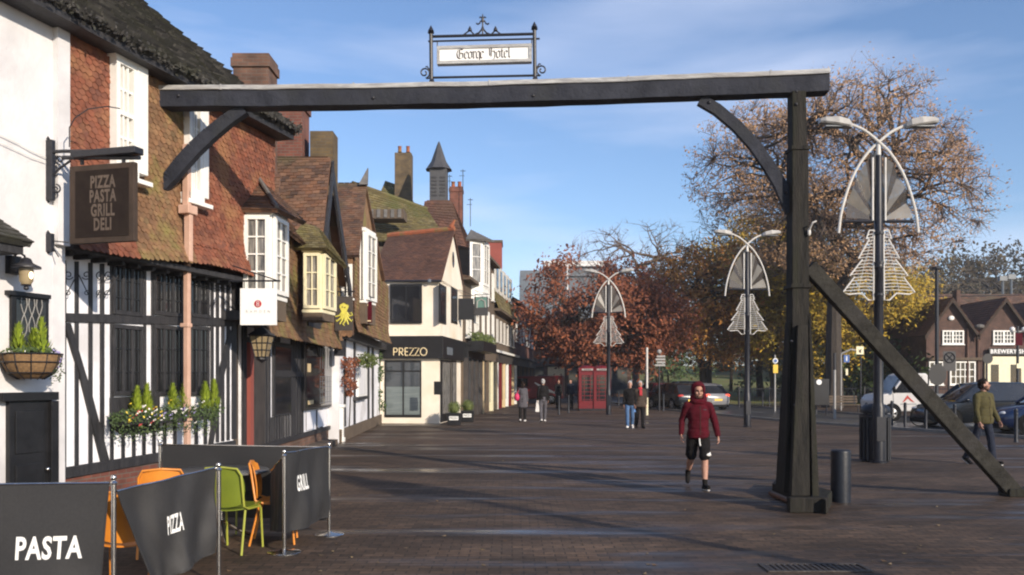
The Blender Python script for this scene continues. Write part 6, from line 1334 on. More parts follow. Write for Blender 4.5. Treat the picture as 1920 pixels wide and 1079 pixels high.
t, g, zt = sign_pole('pub_sign', 'tall pub sign post with maroon hanging board and two white lamps', 'pub sign', 1908, 770, 612, .07, 'black_iron'); plate(t, g, 1902, 1916, 625, 648, 'cloth_maroon'); plate(t, g, 1905, 1915, 682, 691, 'cream_paint')
mb = MB(); s = g.y/FPX
mb.tube([V((g.x-.4, g.y, CH+(HY-622)*s)), V((g.x+.45, g.y, CH+(HY-622)*s))], .04, 5); mb.build('cross_arm', 'lead', t)
for dx in (-.3, .35): mb = MB(); mb.sphere((g.x+dx, g.y, CH+(HY-618)*s), .14); mb.build('lamp', 'lettering_white', t)
t, g, zt = sign_pole('tall_lamp_column', 'tall dark lamp column rising before the left pub gable', 'street lamp', 1756.5, 770, 505, .10, 'bollard_paint'); mb = MB(); mb.sphere(g+V((0, 0, zt+.05)), .22, sc=(1.4, 1, .5)); mb.build('lamp_head', 'bollard_paint', t)
for x, yy, lb in ((1880, 527, 'left floodlight mast behind the pub roof'), (1896, 524, 'right floodlight mast behind the pub roof')):
    p = S(x, yy, 90); t = thing('floodlight_mast', 'thin '+lb, 'mast', (p.x, 90, 0), group='floodlight masts'); mb = MB(); mb.tube([(p.x, 90, 0), (p.x, 90, p.z)], .12, 6); mb.build('pole', 'far_grey', t); mb = MB(); mb.box(p.x-.4, p.x+.4, 89.8, 90.2, p.z, p.z+.5); mb.build('lamp', 'far_grey', t)
# overhead cable across the park
mb = MB(); mb.tube([S(1585+i*22, 553+3*math.sin(i*.2), 62+i*.3) for i in range(20)], .03, 4); tag(mb.build('overhead_cable', 'black_iron'), 'black overhead cable strung across in front of the pub roofs', 'cable')
# park railings: 2 long runs
for ri, (xa, xb, Y0, Y1, lab) in enumerate(((13.5, 21.2, 51, 52.5, 'black park railings left of the gantry post'), (21.6, 27.5, 52.5, 51.5, 'black park railings right of the gantry post behind the white van'))):
    t = thing('park_railing', lab, 'railing', ((xa+xb)/2, Y0, 0), group='park railings'); L_ = xb-xa
    at_ = lambda q, z: V((xa+L_*q, Y0+(Y1-Y0)*q, z))
    for z in (.25, 1.15): mb = MB(); mb.tube([at_(0, z), at_(1, z)], .03, 5); mb.build('rail', 'black_iron', t)
    k = int(L_/.16)
    for i in range(k):
        q = (i+.5)/k; mb = MB(); mb.tube([at_(q, 0), at_(q, 1.3)], .045 if i % 12 == 0 else .012, 5 if i % 12 == 0 else 4); mb.build('post' if i % 12 == 0 else 'bar', 'black_iron', t)
# bench / kiosk clutter by the park entrance
nb = thing('notice_board', 'dark boxed notice board standing among the poles at the park entrance', 'notice board', (21, 49, 0)); mb = MB(); g = G(1545, 779); mb.box(g.x-.55, g.x+.25, g.y, g.y+.15, .5, 1.75); mb.build('panel', 'black_paint', nb); 
for dx in (-.45, .15): mb = MB(); mb.tube([(g.x+dx, g.y+.08, 0), (g.x+dx, g.y+.08, .5)], .04, 6); mb.build('leg', 'black_iron', nb)
mb = MB(); mb.lathe((0, 0, 0), [(.13, 0), (.13, .02)], 14); mb.v = [(g.x-.25+x, g.y-.02-z, CH+(HY-717)/FPX*g.y+y) for x, y, z in mb.v]; mb.build('disc', 'lettering_white', nb)
g = G(1582, 776); bc_ = thing('park_bench', 'dark slatted bench below the information sign', 'bench', tuple(g))
mb = MB()
for i in range(4): mb.box(g.x-.8, g.x+.8, g.y-.2+i*.11, g.y-.11+i*.11, .43, .46)
mb.build('seat', 'stone_dark', bc_); mb = MB()
for i in range(3): mb.box(g.x-.8, g.x+.8, g.y+.27+i*.02, g.y+.295+i*.02, .55+i*.13, .64+i*.13)
mb.build('backrest', 'stone_dark', bc_)
for dx in (-.65, .65): mb = MB(); mb.tube([(g.x+dx, g.y-.18, 0), (g.x+dx, g.y-.18, .43), (g.x+dx, g.y+.26, .43), (g.x+dx, g.y+.33, .9)], .03, 6); mb.build('leg', 'black_iron', bc_)
# bird
for x, y, lab in ((1809, 261, 'tiny dark bird flying right of the big tree'),):
    p = S(x, y, 60); mb = MB(); mb.sphere(p, .09, 8, 6, (1.6, 1, .8)); mb.prism([p, p+V((-.12, .1, .16)), p+V((.06, .1, .05))], [p+V((0, .02, 0)), p+V((-.12, .12, .16)), p+V((.06, .12, .05))]); mb.prism([p+V((-.12, 0, 0)), p+V((-.26, 0, .04)), p+V((-.25, 0, -.04))], [p+V((-.12, .02, 0)), p+V((-.26, .02, .04)), p+V((-.25, .02, -.04))]); tag(mb.build('bird', 'black_iron'), lab, 'bird')
# ================= people =================
def capsule(mb, a, b, ra, rb, k=12):
    a, b = V(a), V(b); d = b-a; L_ = d.length; t = d.normalized() if L_ > 1e-6 else V((0, 0, 1))
    pts, rs = [], []
    for i in range(5): an = math.pi/2*(1-i/4); pts.append(a-t*ra*math.sin(an)); rs.append(max(.0005, ra*math.cos(an)))
    for i in range(1, 4): pts.append(a+d*i/4); rs.append(ra+(rb-ra)*i/4)
    for i in range(5): an = math.pi/2*i/4; pts.append(b+t*rb*math.sin(an)); rs.append(max(.0005, rb*math.cos(an)))
    mb.tube(pts, rs, k)
def fuse(mb, vox, name, mat, parent, it=4, fold=0, fs=9, seed=0, ymap=None, loc0=False):
    me = bpy.data.meshes.new('tmp'); me.from_pydata(mb.v, [], mb.f); o = bpy.data.objects.new('tmp', me); COL.objects.link(o)
    m_ = o.modifiers.new('r', 'REMESH'); m_.mode = 'VOXEL'; m_.voxel_size = vox
    s_ = o.modifiers.new('s', 'SMOOTH'); s_.factor = .5; s_.iterations = it
    bpy.context.view_layer.update(); ev = o.evaluated_get(bpy.context.evaluated_depsgraph_get()); e_ = ev.to_mesh()
    out = MB(); nrm = [v.normal.copy() for v in e_.vertices]
    for v, n_ in zip(e_.vertices, nrm):
        p = v.co.copy()
        if fold: p += n_*fold*(noise.noise(V((p.x*fs*1.3+seed, p.y*fs, p.z*fs*.8)))+.6*noise.noise(V((p.x*fs*2+seed, p.y*fs*2, p.z*fs*3))))
        if ymap: p = ymap(p)
        out.v.append(tuple(p))
    out.f = [tuple(p.vertices) for p in e_.polygons]; ev.to_mesh_clear(); bpy.data.objects.remove(o); bpy.data.meshes.remove(me)
    r_ = out.build(name, mat, parent, smooth=False, loc=(0, 0, 0) if loc0 else None); r_.data.polygons.foreach_set('use_smooth', [True]*len(r_.data.polygons)); return r_
def hand(mb, wr, d, th, pn, curl=.5, s=1):
    """wrist, pointing direction, thumb side, palm normal"""
    wr, d, th, pn = V(wr), V(d).normalized(), V(th).normalized(), V(pn).normalized()
    for q in (-.026, -.009, .009, .026): capsule(mb, wr+th*q*.6, wr+d*.082*s+th*q, .015, .0125, 8)
    for q, L_, r0 in ((.030, .072, .0095), (.011, .080, .0098), (-.009, .074, .0092), (-.028, .058, .0082)):
        p = wr+d*.088*s+th*q; a = 0; dd = d
        for seg in (.45, .32, .23):
            a += curl*.75; dd = (d*math.cos(a)+pn*math.sin(a)); p2 = p+dd*L_*seg*s; capsule(mb, p, p2, r0, r0*.92, 8); p = p2; r0 *= .93
    p = wr+d*.03+th*.026; p2 = p+(d*.7+th*.55+pn*.35).normalized()*.042; p3 = p2+(d*.9+th*.15+pn*.4).normalized()*.032
    capsule(mb, p, p2, .0125, .011, 8); capsule(mb, p2, p3, .0105, .009, 8)
def person(label, loc, rz, H=1.75, legs=((0, 5), (0, 5)), arms=((0, 8, 8), (0, 8, 8)), top='cloth_black', bot='cloth_navy', shoe='cloth_black', hair='hair_dark', hairlen=0, head=0, vox=.012, shorts=False, hood=False, beard=None, longcoat=0, fem=False, lean=0, jersey=.0, group=None, skin='skin', sole='rubber', lowneck=0, build=1.0):
    t = thing('person', label, 'person', (0, 0, 0), group=group); k = H/1.75; g_ = V
    body = MB(); hipz = .93
    J = {}
    for i, s_ in enumerate((-1, 1)):
        a, b = map(R, legs[i]); hip = V((s_*.088, 0, hipz)); kn = hip+V((s_*.012, -math.sin(a), -math.cos(a)))*.43; an = kn+V((-s_*.01, -math.sin(a-b), -math.cos(a-b)))*.42; J['hip', s_], J['kn', s_], J['an', s_] = hip, kn, an; J['fa', s_] = a-b
    low = min(J['an', s][2]-.085*math.cos(J['fa', s])-(.10*max(0, -math.sin(J['fa', s]))) for s in (-1, 1)); dz = -low
    for kk in list(J):
        if kk[0] != 'fa': J[kk] = J[kk]+V((0, 0, dz))
    hz = hipz+dz; L_ = lean
    def tp(x, y, z): return V((x, y-L_*(z-.93), z+dz))
    sw = (.168 if not fem else .152)*build
    for i, s_ in enumerate((-1, 1)):
        f_, ab, el = map(R, arms[i]); sh = tp(s_*sw, .0, 1.42); d1 = V((s_*math.sin(ab), -math.sin(f_), -math.cos(f_)*math.cos(ab))).normalized(); e_ = sh+d1*.285
        d2 = V((s_*math.sin(ab)*.4, -math.sin(f_+el), -math.cos(f_+el))).normalized(); w_ = e_+d2*.25; J['sh', s_], J['el', s_], J['wr', s_], J['d2', s_] = sh, e_, w_, d2
    # one continuous body
    body.sphere(tp(0, .0, 1.27), 1, 14, 10, (.155*build, .105*build, .22)); body.sphere(tp(0, 0, 1.05), 1, 14, 10, (.14*build, .098*build, .2)); body.sphere(tp(0, .01, .95), 1, 14, 10, (.155, .112, .13))
    capsule(body, tp(0, .01, 1.42), tp(0, -.005, 1.56), .062, .056)
    hc = tp(0, -.02, 1.635); ch, sh_ = math.cos(R(head)), math.sin(R(head))
    def hp(x, y, z): return hc+V((x*ch-y*sh_, x*sh_+y*ch, z))
    def hs(mbx, x, y, z, r, sc=(1, 1, 1)):
        o = len(mbx.v); mbx.sphere((0, 0, 0), r, 14, 10, sc)
        for q in range(o, len(mbx.v)): v = mbx.v[q]; mbx.v[q] = tuple(hp(v[0]+x, v[1]+y, v[2]+z))
    hs(body, 0, .012, .02, 1, (.076, .094, .1)); hs(body, 0, -.028, -.045, 1, (.055, .058, .062)); hs(body, 0, -.07, -.078, .026, (1.1, .8, .8))
    hs(body, 0, -.092, -.012, 1, (.012, .022, .022)); hs(body, 0, -.086, .008, 1, (.010, .014, .028)); hs(body, 0, -.078, .03, 1, (.055, .016, .012)); hs(body, 0, -.082, -.048, 1, (.024, .012, .010))
    for s_ in (-1, 1): hs(body, s_*.077, .012, -.005, 1, (.011, .018, .032)); hs(body, s_*.04, -.06, -.02, 1, (.026, .024, .026))
    for s_ in (-1, 1):
        capsule(body, tp(s_*.06, 0, 1.42), J['sh', s_]-V((0, 0, .025)), .042, .04); capsule(body, J['sh', s_]-V((0, 0, .025)), J['el', s_], .042, .035); capsule(body, J['el', s_], J['wr', s_], .038, .025)
        hand(body, J['wr', s_]+J['d2', s_]*.01, J['d2', s_], (0, -1, .1), (-s_, 0, 0), .55)
        capsule(body, J['hip', s_], J['kn', s_], .078, .052); mid = J['kn', s_].lerp(J['an', s_], .35)+V((0, .014, 0)); q_ = 1 if shorts else .72; capsule(body, J['kn', s_], mid, .056*q_, .060*q_); capsule(body, mid, J['an', s_], .059*q_, .038)
        fd = V((s_*.12, -math.cos(J['fa', s_]), math.sin(J['fa', s_])*1.0)).normalized(); J['fd', s_] = fd; dn = V((0, math.sin(J['fa', s_])*-1, -math.cos(J['fa', s_])))
        capsule(body, J['an', s_], J['an', s_]+dn*.05+fd*.12, .035, .025)
        J['dn', s_] = dn
    bo = fuse(body, vox*.5 if vox > .008 else vox, 'body', skin, t, it=2)
    # clothing
    c = MB(); jb = build
    c.sphere(tp(0, .0, 1.26), 1, 24, 16, (.180*jb, .132*jb, .23)); c.sphere(tp(0, -.0, 1.08), 1, 24, 16, (.168*jb, .128*jb, .22)); c.sphere(tp(0, 0, .93), 1, 24, 16, (.182*jb, .140*jb, .17))
    capsule(c, tp(0, .01, 1.40), tp(0, .005, 1.48), .085, .07)
    for s_ in (-1, 1):
        capsule(c, tp(s_*.04, 0, 1.435), J['sh', s_]-V((0, 0, .015)), .074, .066, 18); capsule(c, J['sh', s_]-V((0, 0, .012)), J['el', s_], .067, .057, 18); capsule(c, J['el', s_], J['wr', s_]-J['d2', s_]*.01, .056, .042, 18)
    if longcoat:
        for i in range(6): z = .95-longcoat*i/5; c.sphere(tp(0, 0, z), 1, 14, 8, (.19+.01*i, .145+.006*i, .09))
    hem = .855+dz if not longcoat else -9
    def hemcut(p): return V((p.x, p.y, hem)) if p.z < hem and (p.x/.215)**2+((p.y+L_*.0)/.185)**2 < 1.15 and min((p-J['wr', q]).length for q in (-1, 1)) > .075 else p
    co_ = fuse(c, vox, 'jacket', top, t, it=9, fold=.011, fs=6, seed=H*7, ymap=hemcut)
    p_ = MB(); p_.sphere(tp(0, .01, .95), 1, 16, 10, (.168, .128, .12)); p_.sphere(tp(0, .02, .88), 1, 16, 10, (.165, .13, .1))
    for s_ in (-1, 1):
        if shorts: e_ = J['hip', s_].lerp(J['kn', s_], .92); capsule(p_, J['hip', s_], e_-V((0, 0, -.03)), .105, .098)
        else:
            capsule(p_, J['hip', s_], J['kn', s_], .096, .072); capsule(p_, J['kn', s_], J['an', s_]+V((0, 0, .02)), .073, .064)
    fuse(p_, vox, 'shorts' if shorts else 'trousers', bot, t, it=8, fold=.010, fs=7, seed=3)
    for s_ in (-1, 1):
        a_, fd, dn = J['an', s_], J['fd', s_], J['dn', s_]; sm = MB(); h0 = a_+dn*.045-fd*.035; capsule(sm, h0, h0+fd*.21, .046, .040); capsule(sm, a_+dn*.0, a_+dn*.04+fd*.07, .045, .038)
        so_ = fuse(sm, min(vox, .010), 'shoe', shoe, t, it=2)
        sm = MB(); capsule(sm, h0+dn*.028, h0+dn*.028+fd*.205, .036, .03); fuse(sm, min(vox, .010), 'sole', sole, so_, it=1)
        if shorts: sm = MB(); capsule(sm, a_-dn*.03, a_-dn*.13*-.2-dn*.10, .043, .046); fuse(sm, .008, 'sock', 'cloth_black', t, it=1)
    if hood:
        hm = MB(); hs(hm, 0, .03, .04, 1, (.122, .125, .145)); hs(hm, 0, .03, -.08, 1, (.130, .105, .10)); hs(hm, 0, .01, -.16, 1, (.15, .115, .08))
        def cut(p):
            q = p-hc; y = -q.x*sh_+q.y*ch; x = q.x*ch+q.y*sh_
            if y < -.045 and -.115 < q.z < .10 and abs(x) < .072: y2 = -.035+.02*(abs(x)/.072); return hc+V((x*ch-y2*sh_, x*sh_+y2*ch, q.z))
            return p
        fuse(hm, .009, 'hood', top, t, it=5, fold=.010, fs=9, ymap=cut)
        hm = MB(); hs(hm, .10, .02, -.14, 1, (.05, .05, .13)); hs(hm, -.10, .02, -.14, 1, (.04, .05, .11)); fuse(hm, .009, 'hood_fold', top, t, it=2, fold=.008)
    elif hair:
        hm = MB(); hs(hm, 0, .03, .045, 1, (.088, .098, .098)); hs(hm, 0, .055, -.0, 1, (.08, .07, .09))
        if hairlen: hs(hm, 0, .07, -.08, 1, (.085, .05, .11))
        def hcut(p):
            q = p-hc; y = -q.x*sh_+q.y*ch; x = q.x*ch+q.y*sh_
            if y < -.055 and q.z < .065: y = -.045
            return hc+V((x*ch-y*sh_, x*sh_+y*ch, q.z))
        fuse(hm, min(vox, .010), 'hair', hair, t, it=2, fold=.012, fs=22, ymap=hcut)
    if beard:
        hm = MB(); hs(hm, 0, -.045, -.082, 1, (.056, .048, .036)); hs(hm, 0, -.09, -.038, 1, (.026, .010, .008))
        for s_ in (-1, 1): hs(hm, s_*.058, -.02, -.05, 1, (.018, .03, .04))
        fuse(hm, .006, 'beard', beard, t, it=1, fold=.006, fs=40)
    if vox < .009:
        for s_ in (-1, 1):
            em = MB(); hs(em, s_*.031, -.083, .010, 1, (.014, .008, .007)); em.build('eye', 'hair_dark', t, smooth=True)
            em = MB(); hs(em, s_*.032, -.092, .032, 1, (.021, .007, .006)); em.build('eyebrow', 'hair_dark', t, smooth=True)
    for s_ in (-1, 1):   # ribbed cuffs
        cm = MB(); cm.tube([J['wr', s_]-J['d2', s_]*.03, J['wr', s_]+J['d2', s_]*.012], [.043, .038], 12); cm.build('cuff', top, co_)
    cm = MB(); z = .865+dz
    t.scale = (k, k, k); t.location = loc; t.rotation_euler.z = R(rz); t['_'] = 0; del t['_']
    return t, J, tp, co_, dz
def front(o, x, z, back=False):
    b = [v.co for v in o.data.vertices if abs(v.co.x-x) < .012 and abs(v.co.z-z) < .014]
    return V((x, min((c.y for c in b), default=-.14)-.004, z))
def local(mb, name, mat, t):
    o = mb.build(name, mat, None, loc=(0, 0, 0)); o.parent = t; return o
def kid(t, n): return [c for c in t.children if c.name.split('.')[0] == n][0]
g = G(1309, 917)
t, J, tp, jk, dz = person('man in maroon hooded jacket and black shorts walking towards the camera', (g.x, g.y, 0), -2, H=1.64, legs=((-17, 34), (13, 8)), arms=((-14, 17, 40), (6, 19, 12)), top='cloth_maroon', bot='cloth_black', shorts=True, hood=True, beard='beard_ginger', hair=None, vox=.0075, shoe='cloth_black', sole='cloth_white', head=3, build=1.06)
mb = MB(); mb.tube([front(jk, .012, z/100+dz) for z in range(140, 88, -6)], .005, 5); local(mb, 'zip', 'sign_edge', jk)
mb = MB(); mb.tube([front(jk, x/100, .885+dz) for x in range(-13, 14, 2)], .012, 6); local(mb, 'waistband', 'cloth_maroon', jk)
sh_o = kid(t, 'shorts'); f0 = [front(sh_o, .004*i, .845+dz-.035*i) for i in range(4)]; mb = MB(); mb.tube([f0[0]+V((0, -.012, .02))]+[q+V((0, -.012, 0)) for q in f0], .012, 6); local(mb, 'drawstring', 'lettering_white', t)
p = front(sh_o, J['kn', 1].x+.05, J['kn', 1].z+.085); mb = MB(); mb.sphere(p, .03, sc=(1.3, .3, .8)); mb.sphere(p+V((.016, .004, .028)), .014, sc=(1, .4, 1)); local(mb, 'leg_logo', 'lettering_white', t)
mb = MB(); mb.tube([front(jk, x/100, 1.34+dz) for x in (6, 8, 10, 12)], .006, 5); local(mb, 'chest_mark', 'cloth_grey', jk)
g = G(1844, 872)
t, J, tp, jk, dz = person('bearded man in olive hooded jacket and dark jeans looking right behind the strut', (g.x, g.y, 0), 22, H=1.73, legs=((-16, 14), (13, 6)), arms=((6, 9, 12), (4, 9, 24)), top='cloth_olive', bot='cloth_navy', hair='hair_dark', beard='beard_ginger', vox=.0075, shoe='cloth_black', sole='cloth_white', head=44, build=1.16)
mb = MB(); mb.sphere(tp(0, .075, 1.44), 1, 14, 8, (.11, .07, .07)); hd_ = fuse(mb, .01, 'hood', 'cloth_olive', None, it=2, fold=.008, loc0=True); hd_.parent = jk
mb = MB(); mb.tube([front(jk, .0, z/100+dz) for z in range(140, 88, -6)], .004, 5); local(mb, 'zip', 'sign_edge', jk)
def far_person(x, y, label, rz, **k):
    g = G(x, y); return person(label, (g.x, g.y, 0), rz, vox=.016, **k)
far_person(980, 791, 'woman in grey coat with pink shoulder bag walking away, left of a pair', 175, H=1.62, top='cloth_grey', bot='cloth_black', hair='hair_dark', hairlen=1, longcoat=.28, fem=True, legs=((8, 6), (-10, 10)), shoe='cloth_white')
o = COL.objects[-1]; g = G(970, 791); bag = thing('shoulder_bag', 'pink shoulder bag on the left arm of the woman in grey', 'bag', (g.x, g.y, .8)); mb = MB(); mb.sphere((g.x-.02, g.y-.05, 1.0), 1, 12, 8, (.11, .1, .16)); mb.build('body', 'bag_pink', bag, smooth=True); mb = MB(); mb.tube([(g.x-.02, g.y-.05, 1.12), (g.x+.05, g.y-.02, 1.3), (g.x+.1, g.y, 1.36)], .012, 5); mb.build('strap', 'bag_pink', bag)
far_person(1018, 791, 'man in dark jacket carrying a white carrier bag, right of a pair', 185, H=1.72, top='cloth_black', bot='cloth_grey', hair='hair_grey', legs=((6, 5), (-8, 8)), shoe='cloth_white')
g = G(1009, 786); mb = MB(); mb.hexa([(g.x-.12, g.y, .32), (g.x+.10, g.y, .30), (g.x+.10, g.y+.08, .30), (g.x-.12, g.y+.08, .32), (g.x-.06, g.y+.02, .82), (g.x+.07, g.y+.02, .84), (g.x+.07, g.y+.05, .84), (g.x-.06, g.y+.05, .82)]); tag(mb.build('carrier_bag', 'cloth_white'), 'white carrier bag held by the man in the dark jacket', 'bag')
far_person(1181, 803, 'person in black top and blue jeans, left of the strolling couple', -8, H=1.66, top='cloth_black', bot='cloth_denim', hair='hair_grey', legs=((12, 8), (-12, 14)), shoe='cloth_white')
g = G(1190, 803); mb = MB(); mb.hexa([(g.x-.10, g.y, .58), (g.x+.12, g.y, .56), (g.x+.12, g.y+.06, .56), (g.x-.10, g.y+.06, .58), (g.x-.05, g.y+.02, .92), (g.x+.07, g.y+.02, .92), (g.x+.07, g.y+.05, .92), (g.x-.05, g.y+.05, .92)]); tag(mb.build('carrier_bag', 'bag_blue'), 'pale blue carrier bag between the strolling couple', 'bag')
t, J, tp, jk, dz = far_person(1200, 803, 'older man in dark brown coat with red scarf, right of the strolling couple', 4, H=1.66, top='cloth_brown', bot='cloth_black', hair='hair_grey', legs=((-10, 12), (9, 8)), longcoat=.12)
mb = MB(); mb.lathe(tp(0, -.0, 1.42), [(.09, 0), (.10, .05), (.07, .11)], 12); mb.box(-.05, .05, -.165, -.12, 1.22+dz, 1.42+dz); local(mb, 'scarf', 'cloth_red', t)
far_person(1047, 766, 'distant figure in black by the tree left of the phone boxes', 20, H=1.7, top='cloth_black', bot='cloth_black')
far_person(1070, 767, 'distant figure in dark blue just left of the phone boxes', -30, H=1.72, top='cloth_navy', bot='cloth_black')
far_person(1036, 756, 'distant figure in brown coat under the rust coloured tree', 160, H=1.68, top='cloth_brown', bot='cloth_black', longcoat=.3)

# ================= vehicles =================
def wheel(t, x, y, r_=.32):
    mb = MB(); prof = [(.12, -.09), (r_*.8, -.10), (r_*.97, -.085), (r_, -.05), (r_, .05), (r_*.97, .085), (r_*.8, .10), (.12, .09)]; o = 0
    mb.lathe((0, 0, 0), prof, 22); mb.v = [(x+a, y+c, r_+b) for a, b, c in mb.v]; w_ = mb.build('wheel', 'rubber', t, smooth=True)
    s_ = -1 if y < 0 else 1; mb = MB(); mb.lathe((0, 0, 0), [(r_*.66, .0), (r_*.62, .012), (.05, .02)], 20); mb.v = [(x+a, y+s_*(.09+c), r_+b) for a, b, c in mb.v]; mb.build('rim', 'car_silver', w_, smooth=True)
    mb = MB()
    for i in range(5):
        a = i*1.2566; mb.prism([(x+.05*math.cos(a+1.2), y+s_*.114, r_+.05*math.sin(a+1.2)), (x+r_*.6*math.cos(a+.25), y+s_*.106, r_+r_*.6*math.sin(a+.25)), (x+r_*.6*math.cos(a+.95), y+s_*.106, r_+r_*.6*math.sin(a+.95))], [(x+.05*math.cos(a+1.2), y+s_*.117, r_+.05*math.sin(a+1.2)), (x+r_*.6*math.cos(a+.25), y+s_*.109, r_+r_*.6*math.sin(a+.25)), (x+r_*.6*math.cos(a+.95), y+s_*.109, r_+r_*.6*math.sin(a+.95))])
    mb.build('spoke_gap', 'rubber', w_)
def loft(mb, secs):
    n = len(secs[0]); o = len(mb.v)
    for s_ in secs: mb.v += [tuple(p) for p in s_]
    for j in range(len(secs)-1):
        for i in range(n): a = o+j*n+i; b = o+j*n+(i+1) % n; mb.f.append((a, b, b+n, a+n))
    mb.f.append(tuple(o+i for i in range(n))[::-1]); mb.f.append(tuple(o+(len(secs)-1)*n+i for i in range(n)))
def car(label, mat, loc, rz, L=4.3, W=1.78, Ht=1.5, cat='car', group=None, lit=False):
    """front at +x"""
    t = thing('parked_car', label, cat, (0, 0, 0), group=group); h = L/2; w_ = W/2
    st = [(-h, .42, .78, .78), (-h+.08, .30, .92, .9), (-h+.35, .24, .98, .97), (-h+.8, .2, 1.0, 1), (0, .2, .97, 1), (h-1.25, .2, .95, 1), (h-.9, .2, .90, .99), (h-.35, .22, .80, .93), (h-.08, .28, .66, .83), (h, .38, .55, .72)]
    secs = []
    for x, zb, zt, q in st: ww = w_*q; secs.append([(x, -ww*.9, zb), (x, ww*.9, zb), (x, ww, zb+.12), (x, ww*1.0, (zb+zt)/2+.05), (x, ww*.97, zt-.06), (x, ww*.88, zt), (x, -ww*.88, zt), (x, -ww*.97, zt-.06), (x, -ww, (zb+zt)/2+.05), (x, -ww, zb+.12)])
    mb = MB(); loft(mb, secs); b_ = mb.build('body', mat, t, smooth=True)
    zr = Ht; gs = [(-h+.12, .95, 0), (-h+.55, zr-.12, 1), (-h+1.0, zr-.02, 1), (-.1, zr, 1), (.45, zr-.06, 1), (1.15, .97, 0)]
    mb = MB(); secs = []
    for x, z, r_ in gs:
        wb, wt = w_*.9, w_*(.74 if r_ else .84); zb = .93; secs.append([(x, -wb, zb), (x, wb, zb), (x, (wb+wt)/2, (zb+z)/2), (x, wt, max(z-.03, zb)), (x, wt*.85, z), (x, -wt*.85, z), (x, -wt, max(z-.03, zb)), (x, -(wb+wt)/2, (zb+z)/2)])
    loft(mb, secs); mb.build('cabin_glass', 'pane_dark', t, smooth=True)
    mb = MB(); secs = []
    for x, z, r_ in gs[1:5]: wt = w_*.74; secs.append([(x, -wt*1.0, z-.02), (x, wt*1.0, z-.02), (x, wt*.86, z+.015), (x, -wt*.86, z+.015)])
    loft(mb, secs); mb.build('roof', mat, t, smooth=True)
    for s_ in (-1, 1):
        for pts in (((1.12, w_*.86, .97), (.45, w_*.77, zr-.07)), ((.1, w_*.905, .95), (.02, w_*.77, zr-.03)), ((-h+.9, w_*.905, .97), (-h+.75, w_*.77, zr-.06))):
            mb = MB(); mb.tube([(x, s_*y, z) for x, y, z in pts], .035, 5); mb.build('pillar', mat, t)
        for x in (-h+.78, h-.85):
            mb = MB(); mb.lathe((0, 0, 0), [(.37, 0), (.37, .02)], 22); mb.v = [(x+a, s_*(w_*.985+c), .33+b) for a, b, c in mb.v]; mb.build('wheel_arch', 'rubber', t)
            wheel(t, x, s_*(w_-.075))
        mb = MB(); mb.sphere((-h+.10, s_*w_*.72, .82), 1, 10, 7, (.10, .20, .09)); mb.build('tail_light', 'lamp_red_lit' if lit else 'logo_red', t, smooth=True)
        mb = MB(); mb.sphere((h-.20, s_*w_*.64, .66), 1, 10, 7, (.16, .17, .07)); mb.build('headlight', 'headlight', t, smooth=True)
        mb = MB(); mb.sphere((.85, s_*(w_+.06), 1.0), 1, 10, 7, (.08, .10, .07)); mb.build('wing_mirror', mat, t, smooth=True)
    mb = MB(); mb.box(-h-.012, -h+.02, -.26, .26, .52, .63); mb.build('number_plate', 'sign_yellow', t)
    mb = MB(); mb.box(-h+.02, h-.02, -w_*.8, w_*.8, .17, .30); mb.build('underbody', 'rubber', t)
    t.location = loc; t.rotation_euler.z = R(rz); return t
car('black parked car with rounded roof behind the raking strut', 'car_black', S(1836, 800, 31.0).xy.to_3d(), 176, L=4.4, Ht=1.62, W=1.8)
car('dark blue parked car nose left at the right edge behind the olive jacketed man', 'car_navy', S(1995, 800, 27).xy.to_3d(), 170, L=4.3, Ht=1.5)
car('silver parked car with lit red tail light behind the hooded man', 'car_pale', S(1306, 760, 50).xy.to_3d(), 112, lit=True, Ht=1.5)
car('black parked car between the maroon car and the silver car', 'car_black', S(1266, 760, 49).xy.to_3d(), 105, Ht=1.5)
car('dark maroon car parked beyond the white and yellow pole', 'car_maroon', S(1232, 757, 55).xy.to_3d(), 100, Ht=1.5)
car('navy car passing behind the black and maroon parked cars', 'car_navy', S(1275, 742, 63).xy.to_3d(), 160, Ht=1.6)
# red van far down the street
t = thing('red_van', 'bright red van with white flash far down the street behind the pair', 'van', (0, 0, 0)); mb = MB()
prof = [(-2.2, .35), (2.2, .35), (2.3, .8), (1.9, 1.15), (1.3, 1.95), (-2.2, 2.0)]; mb.prism([(x, -.9, z) for x, z in prof], [(x, .9, z) for x, z in prof]); mb.build('body', 'phone_red', t, bevel=.06)
for s_ in (-1, 1):
    mb = MB(); mb.prism([(x, s_*.902, z) for x, z in ((.3, 1.2), (1.6, 1.2), (1.2, 1.8), (.3, 1.8))], [(x, s_*.91, z) for x, z in ((.3, 1.2), (1.6, 1.2), (1.2, 1.8), (.3, 1.8))]); mb.build('window', 'pane_dark', t)
    mb = MB(); mb.tube([(-1.8, s_*.91, .7), (-1, s_*.91, 1.0), (-.2, s_*.91, 1.5)], [.05, .14, .04], 6); mb.build('stripe', 'lettering_white', t)
    for x in (-1.4, 1.4): wheel(t, x, s_*.82)
t.location = S(1000, 745, 62).xy.to_3d(); t.rotation_euler.z = R(172)
